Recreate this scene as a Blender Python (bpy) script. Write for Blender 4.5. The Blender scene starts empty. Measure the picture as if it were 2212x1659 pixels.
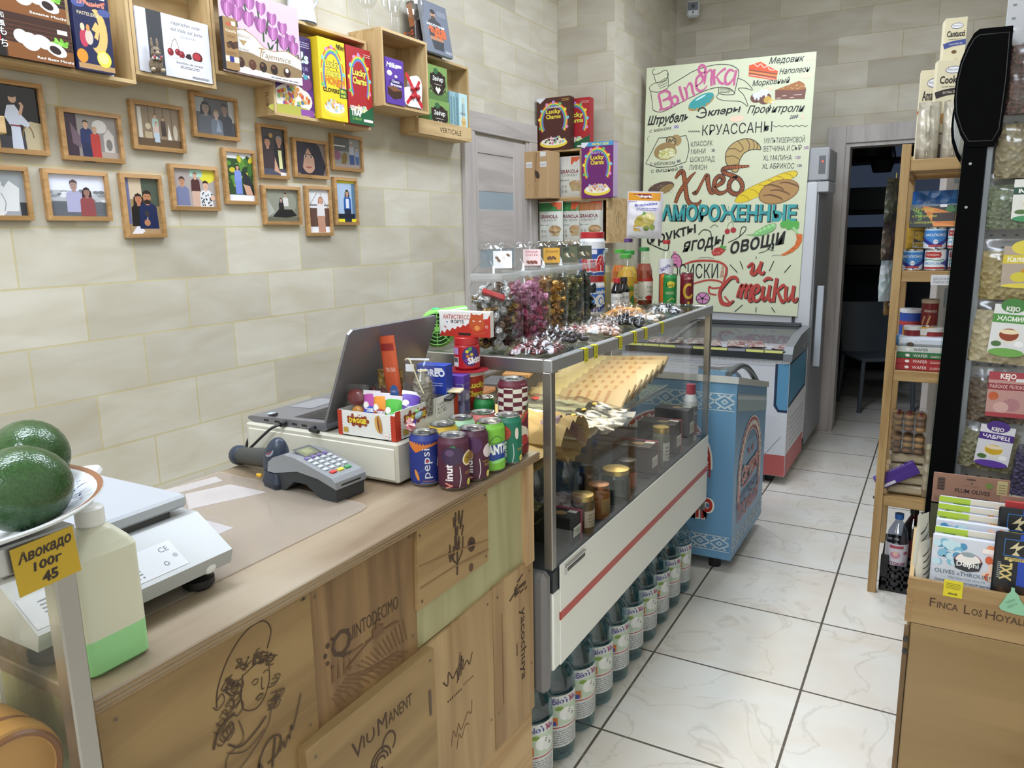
import bpy, math, random
from mathutils import Vector as V, Matrix, geometry
from math import sin, cos, pi, sqrt, atan2

# ------------------------------------------------------------------ camera, world, lights, exposure
SC = bpy.context.scene
COL = SC.collection
H, F = 1.5, 1640.0
CX, CY = 1106.0, 829.5
MR = ((0.87228757, 0.4886815, -0.01745796), (0.08018339, -0.17816204, -0.98072877), (-0.48237435, 0.85407767, -0.19459267))
cam = bpy.data.cameras.new('camera')
cam.sensor_width = 36.0
cam.lens = F / 2212 * 36
cam.clip_start = 0.02
cam_o = bpy.data.objects.new('camera', cam)
COL.objects.link(cam_o)
R0, R1, R2 = (V(r).normalized() for r in MR)
cam_o.matrix_world = Matrix(((R0.x, -R1.x, -R2.x, 0), (R0.y, -R1.y, -R2.y, 0), (R0.z, -R1.z, -R2.z, H), (0, 0, 0, 1)))
SC.camera = cam_o
SC.view_settings.view_transform = 'Standard'
SC.view_settings.look = 'None'
SC.view_settings.gamma = 1
SC.view_settings.exposure = 0.30
SC.view_settings.use_curve_mapping = False
SC.cycles.use_denoising = True
SC.cycles.transparent_max_bounces = 24
SC.cycles.max_bounces = 10
SC.cycles.caustics_refractive = False
SC.cycles.caustics_reflective = False
w = bpy.data.worlds.new('world'); SC.world = w; w.use_nodes = True
w.node_tree.nodes['Background'].inputs[0].default_value = (0.8, 0.85, 1, 1)
w.node_tree.nodes['Background'].inputs[1].default_value = 0.05


def area(name, loc, sx, sy, power, col=(1, 0.97, 0.92), rot=(0, 0, 0), spread=180):
    L = bpy.data.lights.new(name, 'AREA'); L.shape = 'RECTANGLE'; L.size = sx; L.size_y = sy
    L.energy = power; L.color = col; L.spread = math.radians(spread)
    o = bpy.data.objects.new(name, L); o.location = loc; o.rotation_euler = rot; COL.objects.link(o)
    return o


DAY = (0.86, 0.96, 1.10)
area('ceiling_panel_light', (-1.55, 0.7, 3.3), 0.6, 1.4, 40, DAY)
area('ceiling_panel_light', (-1.15, 2.5, 3.3), 0.6, 1.2, 36, DAY)
area('ceiling_panel_light', (-0.8, 4.2, 3.3), 0.6, 0.6, 24, DAY)
area('ceiling_panel_light', (-0.4, -1.3, 3.3), 1.0, 0.8, 56, DAY)
area('case_strip_light', (-1.02, 2.3, 1.165), 0.05, 1.2, 4.2, (1, 0.92, 0.70))
area('case_strip_light', (-1.0, -0.1, 1.165), 0.05, 0.8, 3.5, (1, 0.92, 0.70))

# ------------------------------------------------------------------ pixel rays onto true planes
def ray(u, v):
    a, b = u - CX, v - CY
    return R0 * a + R1 * b + R2 * F


def onX(u, v, x):
    d = ray(u, v); return d * (x / d.x) + V((0, 0, H))


def onY(u, v, y):
    d = ray(u, v); return d * (y / d.y) + V((0, 0, H))


def onZ(u, v, z):
    d = ray(u, v); return d * ((z - H) / d.z) + V((0, 0, H))


def dep(P):
    return (V(P) - V((0, 0, H))).dot(R2)


def toz(P, u, v):
    """height of the point over P that shows at pixel row v"""
    d = ray(u, v); k = V((P[0], P[1], 0)).length / V((d.x, d.y, 0)).length
    return H + d.z * k - P[2]


def face(P):
    return atan2(-P[0], P[1])


# ------------------------------------------------------------------ materials
MC = {}


def lin(h):
    if not isinstance(h, str): return tuple(h)[:3]
    h = h.lstrip('#')
    if len(h) == 3: h = ''.join(c * 2 for c in h)
    r = [int(h[i:i + 2], 16) / 255 for i in (0, 2, 4)]
    return tuple(c / 12.92 if c < .04045 else ((c + .055) / 1.055) ** 2.4 for c in r)


def nmat(name):
    m = bpy.data.materials.new(name); m.use_nodes = True
    nt = m.node_tree; b = nt.nodes['Principled BSDF']
    return m, nt, b, nt.links.new


def C(h, r=0.5, metal=0.0, var=0.0, sc=30, emit=0):
    if not isinstance(h, str): return h
    k = (h, r, metal, var, sc, emit)
    if k in MC: return MC[k]
    m, nt, b, L = nmat('paint_' + h.lstrip('#'))
    c = lin(h)
    b.inputs['Base Color'].default_value = (*c, 1); b.inputs['Roughness'].default_value = r
    b.inputs['Metallic'].default_value = metal
    if emit:
        b.inputs['Emission Color'].default_value = (*c, 1); b.inputs['Emission Strength'].default_value = emit
    if var:
        n = nt.nodes.new('ShaderNodeTexNoise'); n.inputs['Scale'].default_value = sc; n.inputs['Detail'].default_value = 4
        tc = nt.nodes.new('ShaderNodeTexCoord'); L(tc.outputs['Object'], n.inputs['Vector'])
        mx = nt.nodes.new('ShaderNodeMix'); mx.data_type = 'RGBA'
        mx.inputs[6].default_value = (*[x * (1 - var) for x in c], 1); mx.inputs[7].default_value = (*[min(1, x * (1 + var)) for x in c], 1)
        L(n.outputs['Fac'], mx.inputs[0]); L(mx.outputs[2], b.inputs['Base Color'])
    MC[k] = m
    return m


def wood(name, c1, c2, axis='Y', sc=1.0, r=0.55, knots=0.0, c3=None):
    """pine / plywood with grain stretched along one axis"""
    k = (name, axis)
    if k in MC: return MC[k]
    m, nt, b, L = nmat(name)
    tc = nt.nodes.new('ShaderNodeTexCoord'); mp = nt.nodes.new('ShaderNodeMapping')
    s = {'X': (1.2, 14, 14), 'Y': (14, 1.2, 14), 'Z': (14, 14, 1.2)}[axis]
    mp.inputs['Scale'].default_value = [x * sc for x in s]
    oi = nt.nodes.new('ShaderNodeObjectInfo'); ad = nt.nodes.new('ShaderNodeVectorMath'); ad.operation = 'ADD'
    ml = nt.nodes.new('ShaderNodeMath'); ml.operation = 'MULTIPLY'; ml.inputs[1].default_value = 7
    L(oi.outputs['Random'], ml.inputs[0]); L(tc.outputs['Object'], ad.inputs[0]); L(ml.outputs[0], ad.inputs[1])
    L(ad.outputs[0], mp.inputs['Vector'])
    n = nt.nodes.new('ShaderNodeTexNoise'); n.inputs['Scale'].default_value = 1.6; n.inputs['Detail'].default_value = 6
    n.inputs['Distortion'].default_value = 0.8
    L(mp.outputs[0], n.inputs['Vector'])
    rp = nt.nodes.new('ShaderNodeValToRGB'); L(n.outputs['Fac'], rp.inputs[0])
    e = rp.color_ramp.elements
    e[0].position = 0.32; e[0].color = (*lin(c2), 1); e[1].position = 0.62; e[1].color = (*lin(c1), 1)
    out = rp.outputs[0]
    if c3:
        n2 = nt.nodes.new('ShaderNodeTexNoise'); n2.inputs['Scale'].default_value = 2.2; n2.inputs['Detail'].default_value = 3
        L(ad.outputs[0], n2.inputs['Vector'])
        r2 = nt.nodes.new('ShaderNodeValToRGB'); r2.color_ramp.elements[0].position = .45; r2.color_ramp.elements[1].position = .7
        L(n2.outputs['Fac'], r2.inputs[0])
        mx = nt.nodes.new('ShaderNodeMix'); mx.data_type = 'RGBA'; L(r2.outputs[0], mx.inputs[0]); L(out, mx.inputs[6])
        mx.inputs[7].default_value = (*lin(c3), 1); out = mx.outputs[2]
    L(out, b.inputs['Base Color']); b.inputs['Roughness'].default_value = r
    MC[k] = m
    return m


def thin(name, col=(1, 1, 1), gloss=0.03, rough=0.02):
    """thin clear sheet: sees straight through, with a fresnel sheen"""
    if name in MC: return MC[name]
    m, nt, b, L = nmat(name); nt.nodes.remove(b)
    tr = nt.nodes.new('ShaderNodeBsdfTransparent'); tr.inputs[0].default_value = (*col, 1)
    gl = nt.nodes.new('ShaderNodeBsdfGlossy'); gl.inputs['Roughness'].default_value = rough
    lw = nt.nodes.new('ShaderNodeLayerWeight'); lw.inputs[0].default_value = .5   # facing = 1 - |cos|
    pw = nt.nodes.new('ShaderNodeMath'); pw.operation = 'POWER'; pw.inputs[1].default_value = 4.5; L(lw.outputs['Facing'], pw.inputs[0])
    ad = nt.nodes.new('ShaderNodeMath'); ad.operation = 'MULTIPLY_ADD'; ad.inputs[1].default_value = .5; ad.inputs[2].default_value = gloss; ad.use_clamp = True
    mx = nt.nodes.new('ShaderNodeMixShader')
    L(pw.outputs[0], ad.inputs[0]); L(ad.outputs[0], mx.inputs[0]); L(tr.outputs[0], mx.inputs[1]); L(gl.outputs[0], mx.inputs[2])
    L(mx.outputs[0], nt.nodes['Material Output'].inputs[0])
    MC[name] = m
    return m


def milky(name, col, alpha, rough=0.3):
    if name in MC: return MC[name]
    m, nt, b, L = nmat(name)
    b.inputs['Base Color'].default_value = (*lin(col), 1); b.inputs['Alpha'].default_value = alpha; b.inputs['Roughness'].default_value = rough
    MC[name] = m
    return m


def foil(name, c1, c2, sc=40, r=0.25, metal=0.0, bump=0.6):
    """crinkled wrapper or lumpy goods: mottled colour and a bumpy surface"""
    if name in MC: return MC[name]
    m, nt, b, L = nmat(name)
    tc = nt.nodes.new('ShaderNodeTexCoord'); n = nt.nodes.new('ShaderNodeTexVoronoi'); n.inputs['Scale'].default_value = sc
    L(tc.outputs['Object'], n.inputs['Vector'])
    mx = nt.nodes.new('ShaderNodeMix'); mx.data_type = 'RGBA'
    mx.inputs[6].default_value = (*lin(c1), 1); mx.inputs[7].default_value = (*lin(c2), 1)
    sp = nt.nodes.new('ShaderNodeSeparateColor'); L(n.outputs['Color'], sp.inputs[0])
    L(sp.outputs[0], mx.inputs[0]); L(mx.outputs[2], b.inputs['Base Color'])
    bp = nt.nodes.new('ShaderNodeBump'); bp.inputs['Strength'].default_value = bump; bp.inputs['Distance'].default_value = .01
    L(n.outputs['Distance'], bp.inputs['Height']); L(bp.outputs[0], b.inputs['Normal'])
    b.inputs['Roughness'].default_value = r; b.inputs['Metallic'].default_value = metal
    MC[name] = m
    return m


# ------------------------------------------------------------------ meshes
WM = {}


def T(x=0, y=0, z=0, rz=0, rx=0, ry=0, s=1):
    return Matrix.Translation((x, y, z)) @ Matrix.Rotation(rz, 4, 'Z') @ Matrix.Rotation(ry, 4, 'Y') @ Matrix.Rotation(rx, 4, 'X') @ Matrix.Scale(s, 4)


class MB:
    def __init__(s, M=None):
        s.v = []; s.f = []; s.k = []; s.sm = []; s.ms = []; s.M = M or Matrix()

    def add(s, vs, fs, m, sm=False):
        m = C(m)
        if m not in s.ms: s.ms.append(m)
        k = s.ms.index(m); n = len(s.v)
        s.v += [s.M @ V(p) for p in vs]
        for f in fs:
            s.f.append([i + n for i in f]); s.k.append(k); s.sm.append(sm)
        return s

    def box(s, x0, y0, z0, x1, y1, z1, m, c=0):
        if x0 > x1: x0, x1 = x1, x0
        if y0 > y1: y0, y1 = y1, y0
        if z0 > z1: z0, z1 = z1, z0
        c = min(c, (x1 - x0) / 2.01, (y1 - y0) / 2.01, (z1 - z0) / 2.01)
        if c <= 0:
            vs = [(x, y, z) for z in (z0, z1) for y in (y0, y1) for x in (x0, x1)]
            return s.add(vs, [(0, 2, 3, 1), (4, 5, 7, 6), (0, 1, 5, 4), (2, 6, 7, 3), (0, 4, 6, 2), (1, 3, 7, 5)], m)
        vs = []; ix = {}
        lo = (x0, y0, z0); hi = (x1, y1, z1)
        for sx in (0, 1):
            for sy in (0, 1):
                for sz in (0, 1):
                    sg = (sx, sy, sz)
                    for a in range(3):
                        p = [(hi[i] - c if sg[i] else lo[i] + c) if i != a else (hi[i] if sg[i] else lo[i]) for i in range(3)]
                        ix[sg, a] = len(vs); vs.append(p)
        fs = []
        for a in range(3):
            b, d = (a + 1) % 3, (a + 2) % 3
            for sg in (0, 1):
                q = []
                for (i, j) in ((0, 0), (1, 0), (1, 1), (0, 1)):
                    g = [0, 0, 0]; g[a] = sg; g[b] = i; g[d] = j; q.append(ix[tuple(g), a])
                fs.append(q if sg else q[::-1])
            for i in (0, 1):
                for j in (0, 1):
                    g0 = [0, 0, 0]; g1 = [0, 0, 0]; g0[a] = 0; g1[a] = 1
                    g0[b] = g1[b] = i; g0[d] = g1[d] = j; g0 = tuple(g0); g1 = tuple(g1)
                    q = [ix[g0, b], ix[g1, b], ix[g1, d], ix[g0, d]]
                    fs.append(q[::-1] if i == j else q)
        for g in [(i, j, k) for i in (0, 1) for j in (0, 1) for k in (0, 1)]:
            fs.append([ix[g, 0], ix[g, 1], ix[g, 2]] if sum(g) % 2 else [ix[g, 2], ix[g, 1], ix[g, 0]])
        return s.add(vs, fs, m)

    def lathe(s, prof, m, n=24, o=(0, 0, 0), sm=True, sq=None):
        """profile (r, z[, material]) turned about z; sq=(a,b): squashed radii"""
        a, b = sq or (1, 1)
        for i in range(len(prof) - 1):
            p, q = prof[i], prof[i + 1]
            mm = p[2] if len(p) > 2 else m
            vs = [(o[0] + r * a * cos(2 * pi * k / n), o[1] + r * b * sin(2 * pi * k / n), o[2] + z) for r, z in (p[:2], q[:2]) for k in range(n)]
            if p[0] < 1e-6: fs = [(k, n + (k + 1) % n, n + k) for k in range(n)]
            elif q[0] < 1e-6: fs = [(k, (k + 1) % n, n + k) for k in range(n)]
            else: fs = [(k, (k + 1) % n, n + (k + 1) % n, n + k) for k in range(n)]
            s.add(vs, fs, mm, sm)
        return s

    def cyl(s, r, z0, z1, m, n=24, o=(0, 0, 0), r2=None):
        r2 = r if r2 is None else r2
        s.lathe([(0, z0), (r, z0)], m, n, o, False); s.lathe([(r, z0), (r2, z1)], m, n, o); return s.lathe([(r2, z1), (0, z1)], m, n, o, False)

    def tube(s, pts, r, m, n=8, cap=True, flat=1):
        pts = [V(p) for p in pts]; vs = []; N = len(pts); up = V((0, 0, 1))
        for i, p in enumerate(pts):
            t = (pts[min(i + 1, N - 1)] - pts[max(i - 1, 0)])
            t = t.normalized() if t.length > 1e-9 else V((0, 0, 1))
            a = t.cross(up)
            if a.length < .05: a = t.cross(V((1, 0, 0)))
            a.normalize(); b = a.cross(t)
            rr = r[i] if isinstance(r, (list, tuple)) else r
            vs += [p + (a * cos(2 * pi * k / n) + b * sin(2 * pi * k / n) * flat) * rr for k in range(n)]
        fs = [(i * n + k, i * n + (k + 1) % n, (i + 1) * n + (k + 1) % n, (i + 1) * n + k) for i in range(N - 1) for k in range(n)]
        s.add(vs, fs, m, True)
        if cap: s.add(vs[:n] + vs[-n:], [tuple(range(n))[::-1], tuple(range(n, 2 * n))], m)
        return s

    def ell(s, c, r, m, n=16, k=10, jit=0, seed=0):
        rd = random.Random(seed); c = V(c)
        if not isinstance(r, (list, tuple)): r = (r, r, r)
        vs = []
        for i in range(k + 1):
            a = pi * i / k
            for j in range(n):
                b = 2 * pi * j / n; q = 1 + (rd.random() - .5) * jit
                vs.append((c.x + r[0] * sin(a) * cos(b) * q, c.y + r[1] * sin(a) * sin(b) * q, c.z - r[2] * cos(a) * q))
        fs = [(i * n + j, i * n + (j + 1) % n, (i + 1) * n + (j + 1) % n, (i + 1) * n + j) for i in range(k) for j in range(n)]
        return s.add(vs, fs, m, True)

    def prism(s, poly, t, fr, m, t0=0.0, sm=False):
        """polygon (x, y) in frame fr extruded from layer t0 to t"""
        n = len(poly); vs = [fr(x, y, l) for l in (t0, t) for x, y in poly]
        tr = geometry.tessellate_polygon([[V((x, y, 0)) for x, y in poly]])
        fs = [tuple(q) for q in tr] + [tuple(i + n for i in q) for q in tr]
        s.add(vs, fs, m)
        return s.add(vs, [(i, (i + 1) % n, n + (i + 1) % n, n + i) for i in range(n)], m, sm)

    def grid(s, fn, nu, nv, m, sm=True):
        vs = [fn(i / nu, j / nv) for j in range(nv + 1) for i in range(nu + 1)]
        fs = [(j * (nu + 1) + i, j * (nu + 1) + i + 1, (j + 1) * (nu + 1) + i + 1, (j + 1) * (nu + 1) + i) for j in range(nv) for i in range(nu)]
        return s.add(vs, fs, m, sm)

    def build(s, name, parent=None, label=None, cat=None, group=None, kind=None, loc=None):
        me = bpy.data.meshes.new(name)
        W = WM[parent] if parent else Matrix.Translation(loc or (0, 0, 0))
        I = W.inverted()
        me.from_pydata([I @ p for p in s.v], [], s.f)
        for m in s.ms: me.materials.append(m)
        me.polygons.foreach_set('material_index', s.k); me.polygons.foreach_set('use_smooth', s.sm)
        me.update()
        o = bpy.data.objects.new(name, me); COL.objects.link(o)
        if parent: o.parent = parent
        else: o.location = loc or (0, 0, 0)
        WM[o] = W
        return tag(o, label, cat, group, kind)


def tag(o, label=None, cat=None, group=None, kind=None):
    for k, x in (('label', label), ('category', cat), ('group', group), ('kind', kind)):
        if x: o[k] = x
    return o


def thing(name, label, cat, loc=(0, 0, 0), rz=0, group=None, rx=0, ry=0):
    o = bpy.data.objects.new(name, None); COL.objects.link(o)
    o.empty_display_size = .05
    o.location = loc; o.rotation_euler = (rx, ry, rz)
    WM[o] = T(*loc, rz=rz, rx=rx, ry=ry)
    return tag(o, label, cat, group)


def dup(o, loc, rz=None, label=None, scale=None):
    def cp(a, p):
        c = a.copy(); COL.objects.link(c); c.parent = p
        for ch in list(a.children): cp(ch, c)
        return c
    c = cp(o, None); c.location = loc
    if rz is not None: c.rotation_euler = (0, 0, rz)
    if scale: c.scale = scale
    if label: c['label'] = label
    return c


# ------------------------------------------------------------------ frames and printing
def FX(x0, y0=0, z0=0):
    return lambda x, y, l=0: V((x0 + l, y0 + x, z0 + y))


def FY(y0, x0=0, z0=0):
    return lambda x, y, l=0: V((x0 + x, y0 - l, z0 + y))


def FZ(z0, x0=0, y0=0):
    return lambda x, y, l=0: V((x0 + x, y0 + y, z0 + l))


def FC(r, z0=0, a0=0, taper=None):
    """round a can standing on its own axis; x runs along the skin, a0 = direction of x=0 (0 looks along -Y)"""
    def f(x, y, l=0):
        rr = (taper(y) if taper else r) + l; a = a0 + x / r
        return V((rr * sin(a), -rr * cos(a), z0 + y))
    return f


GL = {}


def glyphs(s, bold=0):
    k = (s, bold)
    if k not in GL:
        c = bpy.data.curves.new('lettering', 'FONT'); c.body = s; c.resolution_u = 2; c.offset = bold
        o = bpy.data.objects.new('lettering', c); m = bpy.data.meshes.new_from_object(o)
        vs = [(p.co.x, p.co.y) for p in m.vertices]; fs = [tuple(p.vertices) for p in m.polygons]
        bpy.data.objects.remove(o); bpy.data.curves.remove(c); bpy.data.meshes.remove(m)
        xs = [p[0] for p in vs] or [0, 1]; ys = [p[1] for p in vs] or [0, 1]
        GL[k] = (vs, fs, min(xs), max(xs), min(ys), max(ys))
    return GL[k]


def cat(pts, n=6, closed=False):
    """smooth curve through the points"""
    P = [V((p[0], p[1], p[2] if len(p) > 2 else 0)) for p in pts]; N = len(P); out = []
    for i in range(N if closed else N - 1):
        a, b, c, d = (P[(i - 1) % N], P[i % N], P[(i + 1) % N], P[(i + 2) % N]) if closed else (P[max(i - 1, 0)], P[i], P[i + 1], P[min(i + 2, N - 1)])
        for k in range(n):
            t = k / n
            out.append(.5 * (2 * b + (c - a) * t + (2 * a - 5 * b + 4 * c - d) * t * t + (3 * b - a - 3 * c + d) * t ** 3))
    if not closed: out.append(P[-1])
    return [tuple(p) for p in out]


class Pr:
    """flat printing on a surface: fractions of a W x H field mapped by frame fr"""
    def __init__(s, mb, fr, W=1, Hh=1, dx=0, l=0.0004, step=0.00002, r=0.4, ink=None):
        s.mb = mb; s.fr = fr; s.W = W; s.H = Hh; s.dx = dx; s.l = l; s.st = step; s.r = r

    def put(s, tris, c):
        m = C(c, s.r) if isinstance(c, str) else c
        s.l += s.st; l = s.l; vs = []; fs = []
        for t in tris:
            if s.dx:
                x0 = min(p[0] for p in t); x1 = max(p[0] for p in t)
                if x1 - x0 > s.dx * 1.5:
                    k0 = math.floor(x0 / s.dx); k1 = math.ceil(x1 / s.dx)
                    for k in range(k0, k1):
                        q = clipx(clipx(t, k * s.dx, 1), (k + 1) * s.dx, -1)
                        if len(q) > 2:
                            fs.append(tuple(range(len(vs), len(vs) + len(q)))); vs += [s.fr(x, y, l) for x, y in q]
                    continue
            fs.append(tuple(range(len(vs), len(vs) + len(t)))); vs += [s.fr(x, y, l) for x, y in t]
        s.mb.add(vs, fs, m); return s

    def m2(s, pts):
        return [(p[0] * s.W, p[1] * s.H) for p in pts]

    def poly(s, pts, c):
        P = s.m2(pts)
        tr = geometry.tessellate_polygon([[V((x, y, 0)) for x, y in P]])
        return s.put([[P[i] for i in t] for t in tr], c)

    def rect(s, x0, y0, x1, y1, c):
        return s.put([s.m2([(x0, y0), (x1, y0), (x1, y1), (x0, y1)])], c)

    def ell(s, cx, cy, rx, ry, c, a=0, n=20):
        """rx in widths, ry in heights"""
        ca, sa = cos(a), sin(a); P = []
        for k in range(n):
            t = 2 * pi * k / n; x, y = rx * s.W * cos(t), ry * s.H * sin(t)
            P.append((cx * s.W + x * ca - y * sa, cy * s.H + x * sa + y * ca))
        return s.put([P], c) if not s.dx else s.put([[P[0], P[i], P[i + 1]] for i in range(1, n - 1)], c)

    def dot(s, cx, cy, r, c, n=14):
        """round dot, r in heights"""
        return s.ell(cx, cy, r * s.H / s.W, r, c, n=n)

    def line(s, pts, w, c, sm=0, closed=False):
        """w in heights; a third value in a point scales the width there"""
        if sm:
            pts = [p if len(p) > 2 else (*p, 1) for p in pts]; pts = cat(pts, sm, closed)
            if closed: pts.append(pts[0])
        elif closed: pts = list(pts) + [pts[0]]
        P = [(V((p[0] * s.W, p[1] * s.H)), (p[2] if len(p) > 2 else 1) * w * s.H / 2) for p in pts]
        L, Rr = [], []
        for i, (p, h) in enumerate(P):
            t = P[min(i + 1, len(P) - 1)][0] - P[max(i - 1, 0)][0]
            if t.length < 1e-9: t = V((1, 0))
            t.normalize(); nn = V((-t.y, t.x)) * h
            L.append(p + nn); Rr.append(p - nn)
        return s.put([[tuple(L[i]), tuple(Rr[i]), tuple(Rr[i + 1]), tuple(L[i + 1])] for i in range(len(P) - 1)], c)

    def arc(s, cx, cy, rx, ry, a0, a1, w, c, n=16):
        return s.line([(cx + rx * cos(math.radians(a0 + (a1 - a0) * k / n)), cy + ry * sin(math.radians(a0 + (a1 - a0) * k / n))) for k in range(n + 1)], w, c)

    def txt(s, t, x, y, h, c, w=None, al='c', rot=0, sh=0, b=0, out=None, ow=.04, bend=0):
        """cap height h (heights), w (widths) squeezes the line to that length; (x, y) is the middle of the baseline unless al"""
        if out: s.txt(t, x, y, h, out, w, al, rot, sh, b + ow, bend=bend)
        vs, fs, x0, x1, y0, y1 = glyphs(t, b)
        kh = h * s.H / .7; kx = kh if not w else w * s.W / max(x1 - x0, 1e-6)
        ox = {'c': (x0 + x1) / 2, 'l': x0, 'r': x1}[al]; ca, sa = cos(rot), sin(rot); Q = []
        for p in vs:
            gx = (p[0] - ox) * kx; gy = p[1] * kh; gx += sh * gy
            if bend: gy -= bend * gx * gx
            Q.append((x * s.W + gx * ca - gy * sa, y * s.H + gx * sa + gy * ca))
        return s.put([[Q[i] for i in f] for f in fs], c)

    def lines(s, x0, x1, y0, y1, n, c, w=.35, seed=1):
        """rows of small unreadable print"""
        rd = random.Random(seed); dy = (y1 - y0) / n; q = []
        for k in range(n):
            x = x0
            while x < x1 - .02 * (x1 - x0):
                e = min(x1, x + (x1 - x0) * rd.uniform(.08, .25))
                q.append(s.m2([(x, y0 + dy * k), (e, y0 + dy * k), (e, y0 + dy * (k + w)), (x, y0 + dy * (k + w))])); x = e + (x1 - x0) * .03
        return s.put(q, c)


def clipx(P, x, sg):
    out = []
    for i in range(len(P)):
        a, b = P[i], P[(i + 1) % len(P)]
        da, db = (a[0] - x) * sg, (b[0] - x) * sg
        if da >= 0: out.append(a)
        if (da < 0) != (db < 0):
            t = da / (da - db); out.append((a[0] + (b[0] - a[0]) * t, a[1] + (b[1] - a[1]) * t))
    return out


def bagf(w, h, t, seed=0, cr=.12, top=0.0, bot=.25):
    """pillow bag standing on z=0, x across, front looks along -Y; returns surface function y(x,z) scaled 0..1"""
    rd = random.Random(seed); ph = [rd.uniform(0, 6) for _ in range(8)]
    def g(x, z, side=1):
        a = max(-1, min(1, 2 * x / w)); q = max(0, min(1, z / h))
        fx = max(0, 1 - abs(a) ** 3.2) ** .55
        fz = min(1, (bot + (1 - bot) * min(1, q / .22) ** .6)) * max(top, (1 - max(0, (q - .45) / .55) ** 2.2))
        n = cr * (sin(9 * q * pi + ph[0] + 3 * a) * .4 + sin(5 * a * pi + ph[1] + 4 * q) * .35 + sin(14 * (q + a) + ph[2 if side > 0 else 3]) * .25)
        return t / 2 * fx * fz * (1 + n)
    return g


def bag(mb, w, h, t, m, seed=0, cr=.15, top=0.0, bot=.25, nu=16, nv=20):
    g = bagf(w, h, t, seed, cr, top, bot)
    mb.grid(lambda u, q: ((u - .5) * w, -g((u - .5) * w, q * h), q * h), nu, nv, m)
    mb.grid(lambda u, q: ((.5 - u) * w, g((u - .5) * w, q * h, -1), q * h), nu, nv, m)
    return lambda x, y, l=0: V((x, -g(x, y) - l, y))


def at(M, fr):
    return lambda x, y, l=0: M @ fr(x, y, l)


CLEAR = thin('clear_glass', gloss=.025); FILM = thin('clear_film', gloss=.05, rough=.16); JAR = thin('clear_plastic', (.965, .975, .975), gloss=.06, rough=.07)
STEEL = C('#a3a09b', .32, 0.9); CHROME = C('#d8d8d8', .15, 1.0); ALU = C('#b9babb', .38, .8); TIN = C('#c9cacc', .22, 1.0)
BLACK = C('#151517', .5); DARK = C('#2b2c2e', .5); WHITE = C('#f2f2f0', .5)
CARD = C('#b3936a', .8, 0, .08, 60)


# ------------------------------------------------------------------ the room
def blocks(name, axis, zoff, uoff, c1, c2, mortar, bw, bh, ms, rough=.75, offset=.5, vein=None, bump=.25):
    m, nt, b, L = nmat(name)
    N = nt.nodes.new
    tc = N('ShaderNodeTexCoord'); sp = N('ShaderNodeSeparateXYZ'); cb = N('ShaderNodeCombineXYZ')
    L(tc.outputs['Object'], sp.inputs[0])
    def sub(sock, k):
        q = N('ShaderNodeMath'); q.operation = 'SUBTRACT'; L(sock, q.inputs[0]); q.inputs[1].default_value = k; return q.outputs[0]
    L(sub(sp.outputs['X' if axis == 'X' or axis == 'F' else 'Y'], uoff), cb.inputs[0])
    L(sub(sp.outputs['Y' if axis == 'F' else 'Z'], zoff), cb.inputs[1])
    br = N('ShaderNodeTexBrick'); L(cb.outputs[0], br.inputs['Vector'])
    br.offset = offset; br.inputs['Color1'].default_value = (*lin(c1), 1); br.inputs['Color2'].default_value = (*lin(c2), 1)
    br.inputs['Mortar'].default_value = (*lin(mortar), 1); br.inputs['Scale'].default_value = 1
    br.inputs['Mortar Size'].default_value = ms; br.inputs['Mortar Smooth'].default_value = .1; br.inputs['Bias'].default_value = -.25
    br.inputs['Brick Width'].default_value = bw; br.inputs['Row Height'].default_value = bh
    n = N('ShaderNodeTexNoise'); mp = N('ShaderNodeMapping'); L(cb.outputs[0], mp.inputs[0])
    mp.inputs['Scale'].default_value = (2.2, 7, 1) if axis != 'F' else (2.4, 3.4, 1); L(mp.outputs[0], n.inputs['Vector'])
    n.inputs['Scale'].default_value = 1.5; n.inputs['Detail'].default_value = 7; n.inputs['Distortion'].default_value = .7
    mx = N('ShaderNodeMix'); mx.data_type = 'RGBA'; mx.blend_type = 'MULTIPLY'
    rp = N('ShaderNodeValToRGB'); L(n.outputs['Fac'], rp.inputs[0]); e = rp.color_ramp.elements
    e[0].position = .3; e[1].position = .7
    e[0].color = (.84, .80, .74, 1) if axis != 'F' else (.95, .89, .83, 1); e[1].color = (1, 1, 1, 1)
    mx.inputs[0].default_value = 1; L(br.outputs['Color'], mx.inputs[6]); L(rp.outputs[0], mx.inputs[7])
    out = mx.outputs[2]
    if vein:
        v = N('ShaderNodeTexNoise'); v.inputs['Scale'].default_value = 2.6; v.inputs['Detail'].default_value = 8; v.inputs['Distortion'].default_value = 1.4
        L(cb.outputs[0], v.inputs['Vector'])
        r2 = N('ShaderNodeValToRGB'); q = r2.color_ramp; q.elements[0].position = .485; q.elements[0].color = (0, 0, 0, 1)
        q.elements[1].position = .515; q.elements[1].color = (0, 0, 0, 1); z = q.elements.new(.5); z.color = (.3, .3, .3, 1)
        L(v.outputs['Fac'], r2.inputs[0])
        m3 = N('ShaderNodeMix'); m3.data_type = 'RGBA'; L(r2.outputs[0], m3.inputs[0]); L(out, m3.inputs[6]); m3.inputs[7].default_value = (*lin(vein), 1)
        out = m3.outputs[2]
    L(out, b.inputs['Base Color'])
    bp = N('ShaderNodeBump'); bp.inputs['Strength'].default_value = bump; bp.inputs['Distance'].default_value = .004; bp.invert = True
    L(br.outputs['Fac'], bp.inputs['Height']); L(bp.outputs[0], b.inputs['Normal'])
    b.inputs['Roughness'].default_value = rough
    return m


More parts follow.
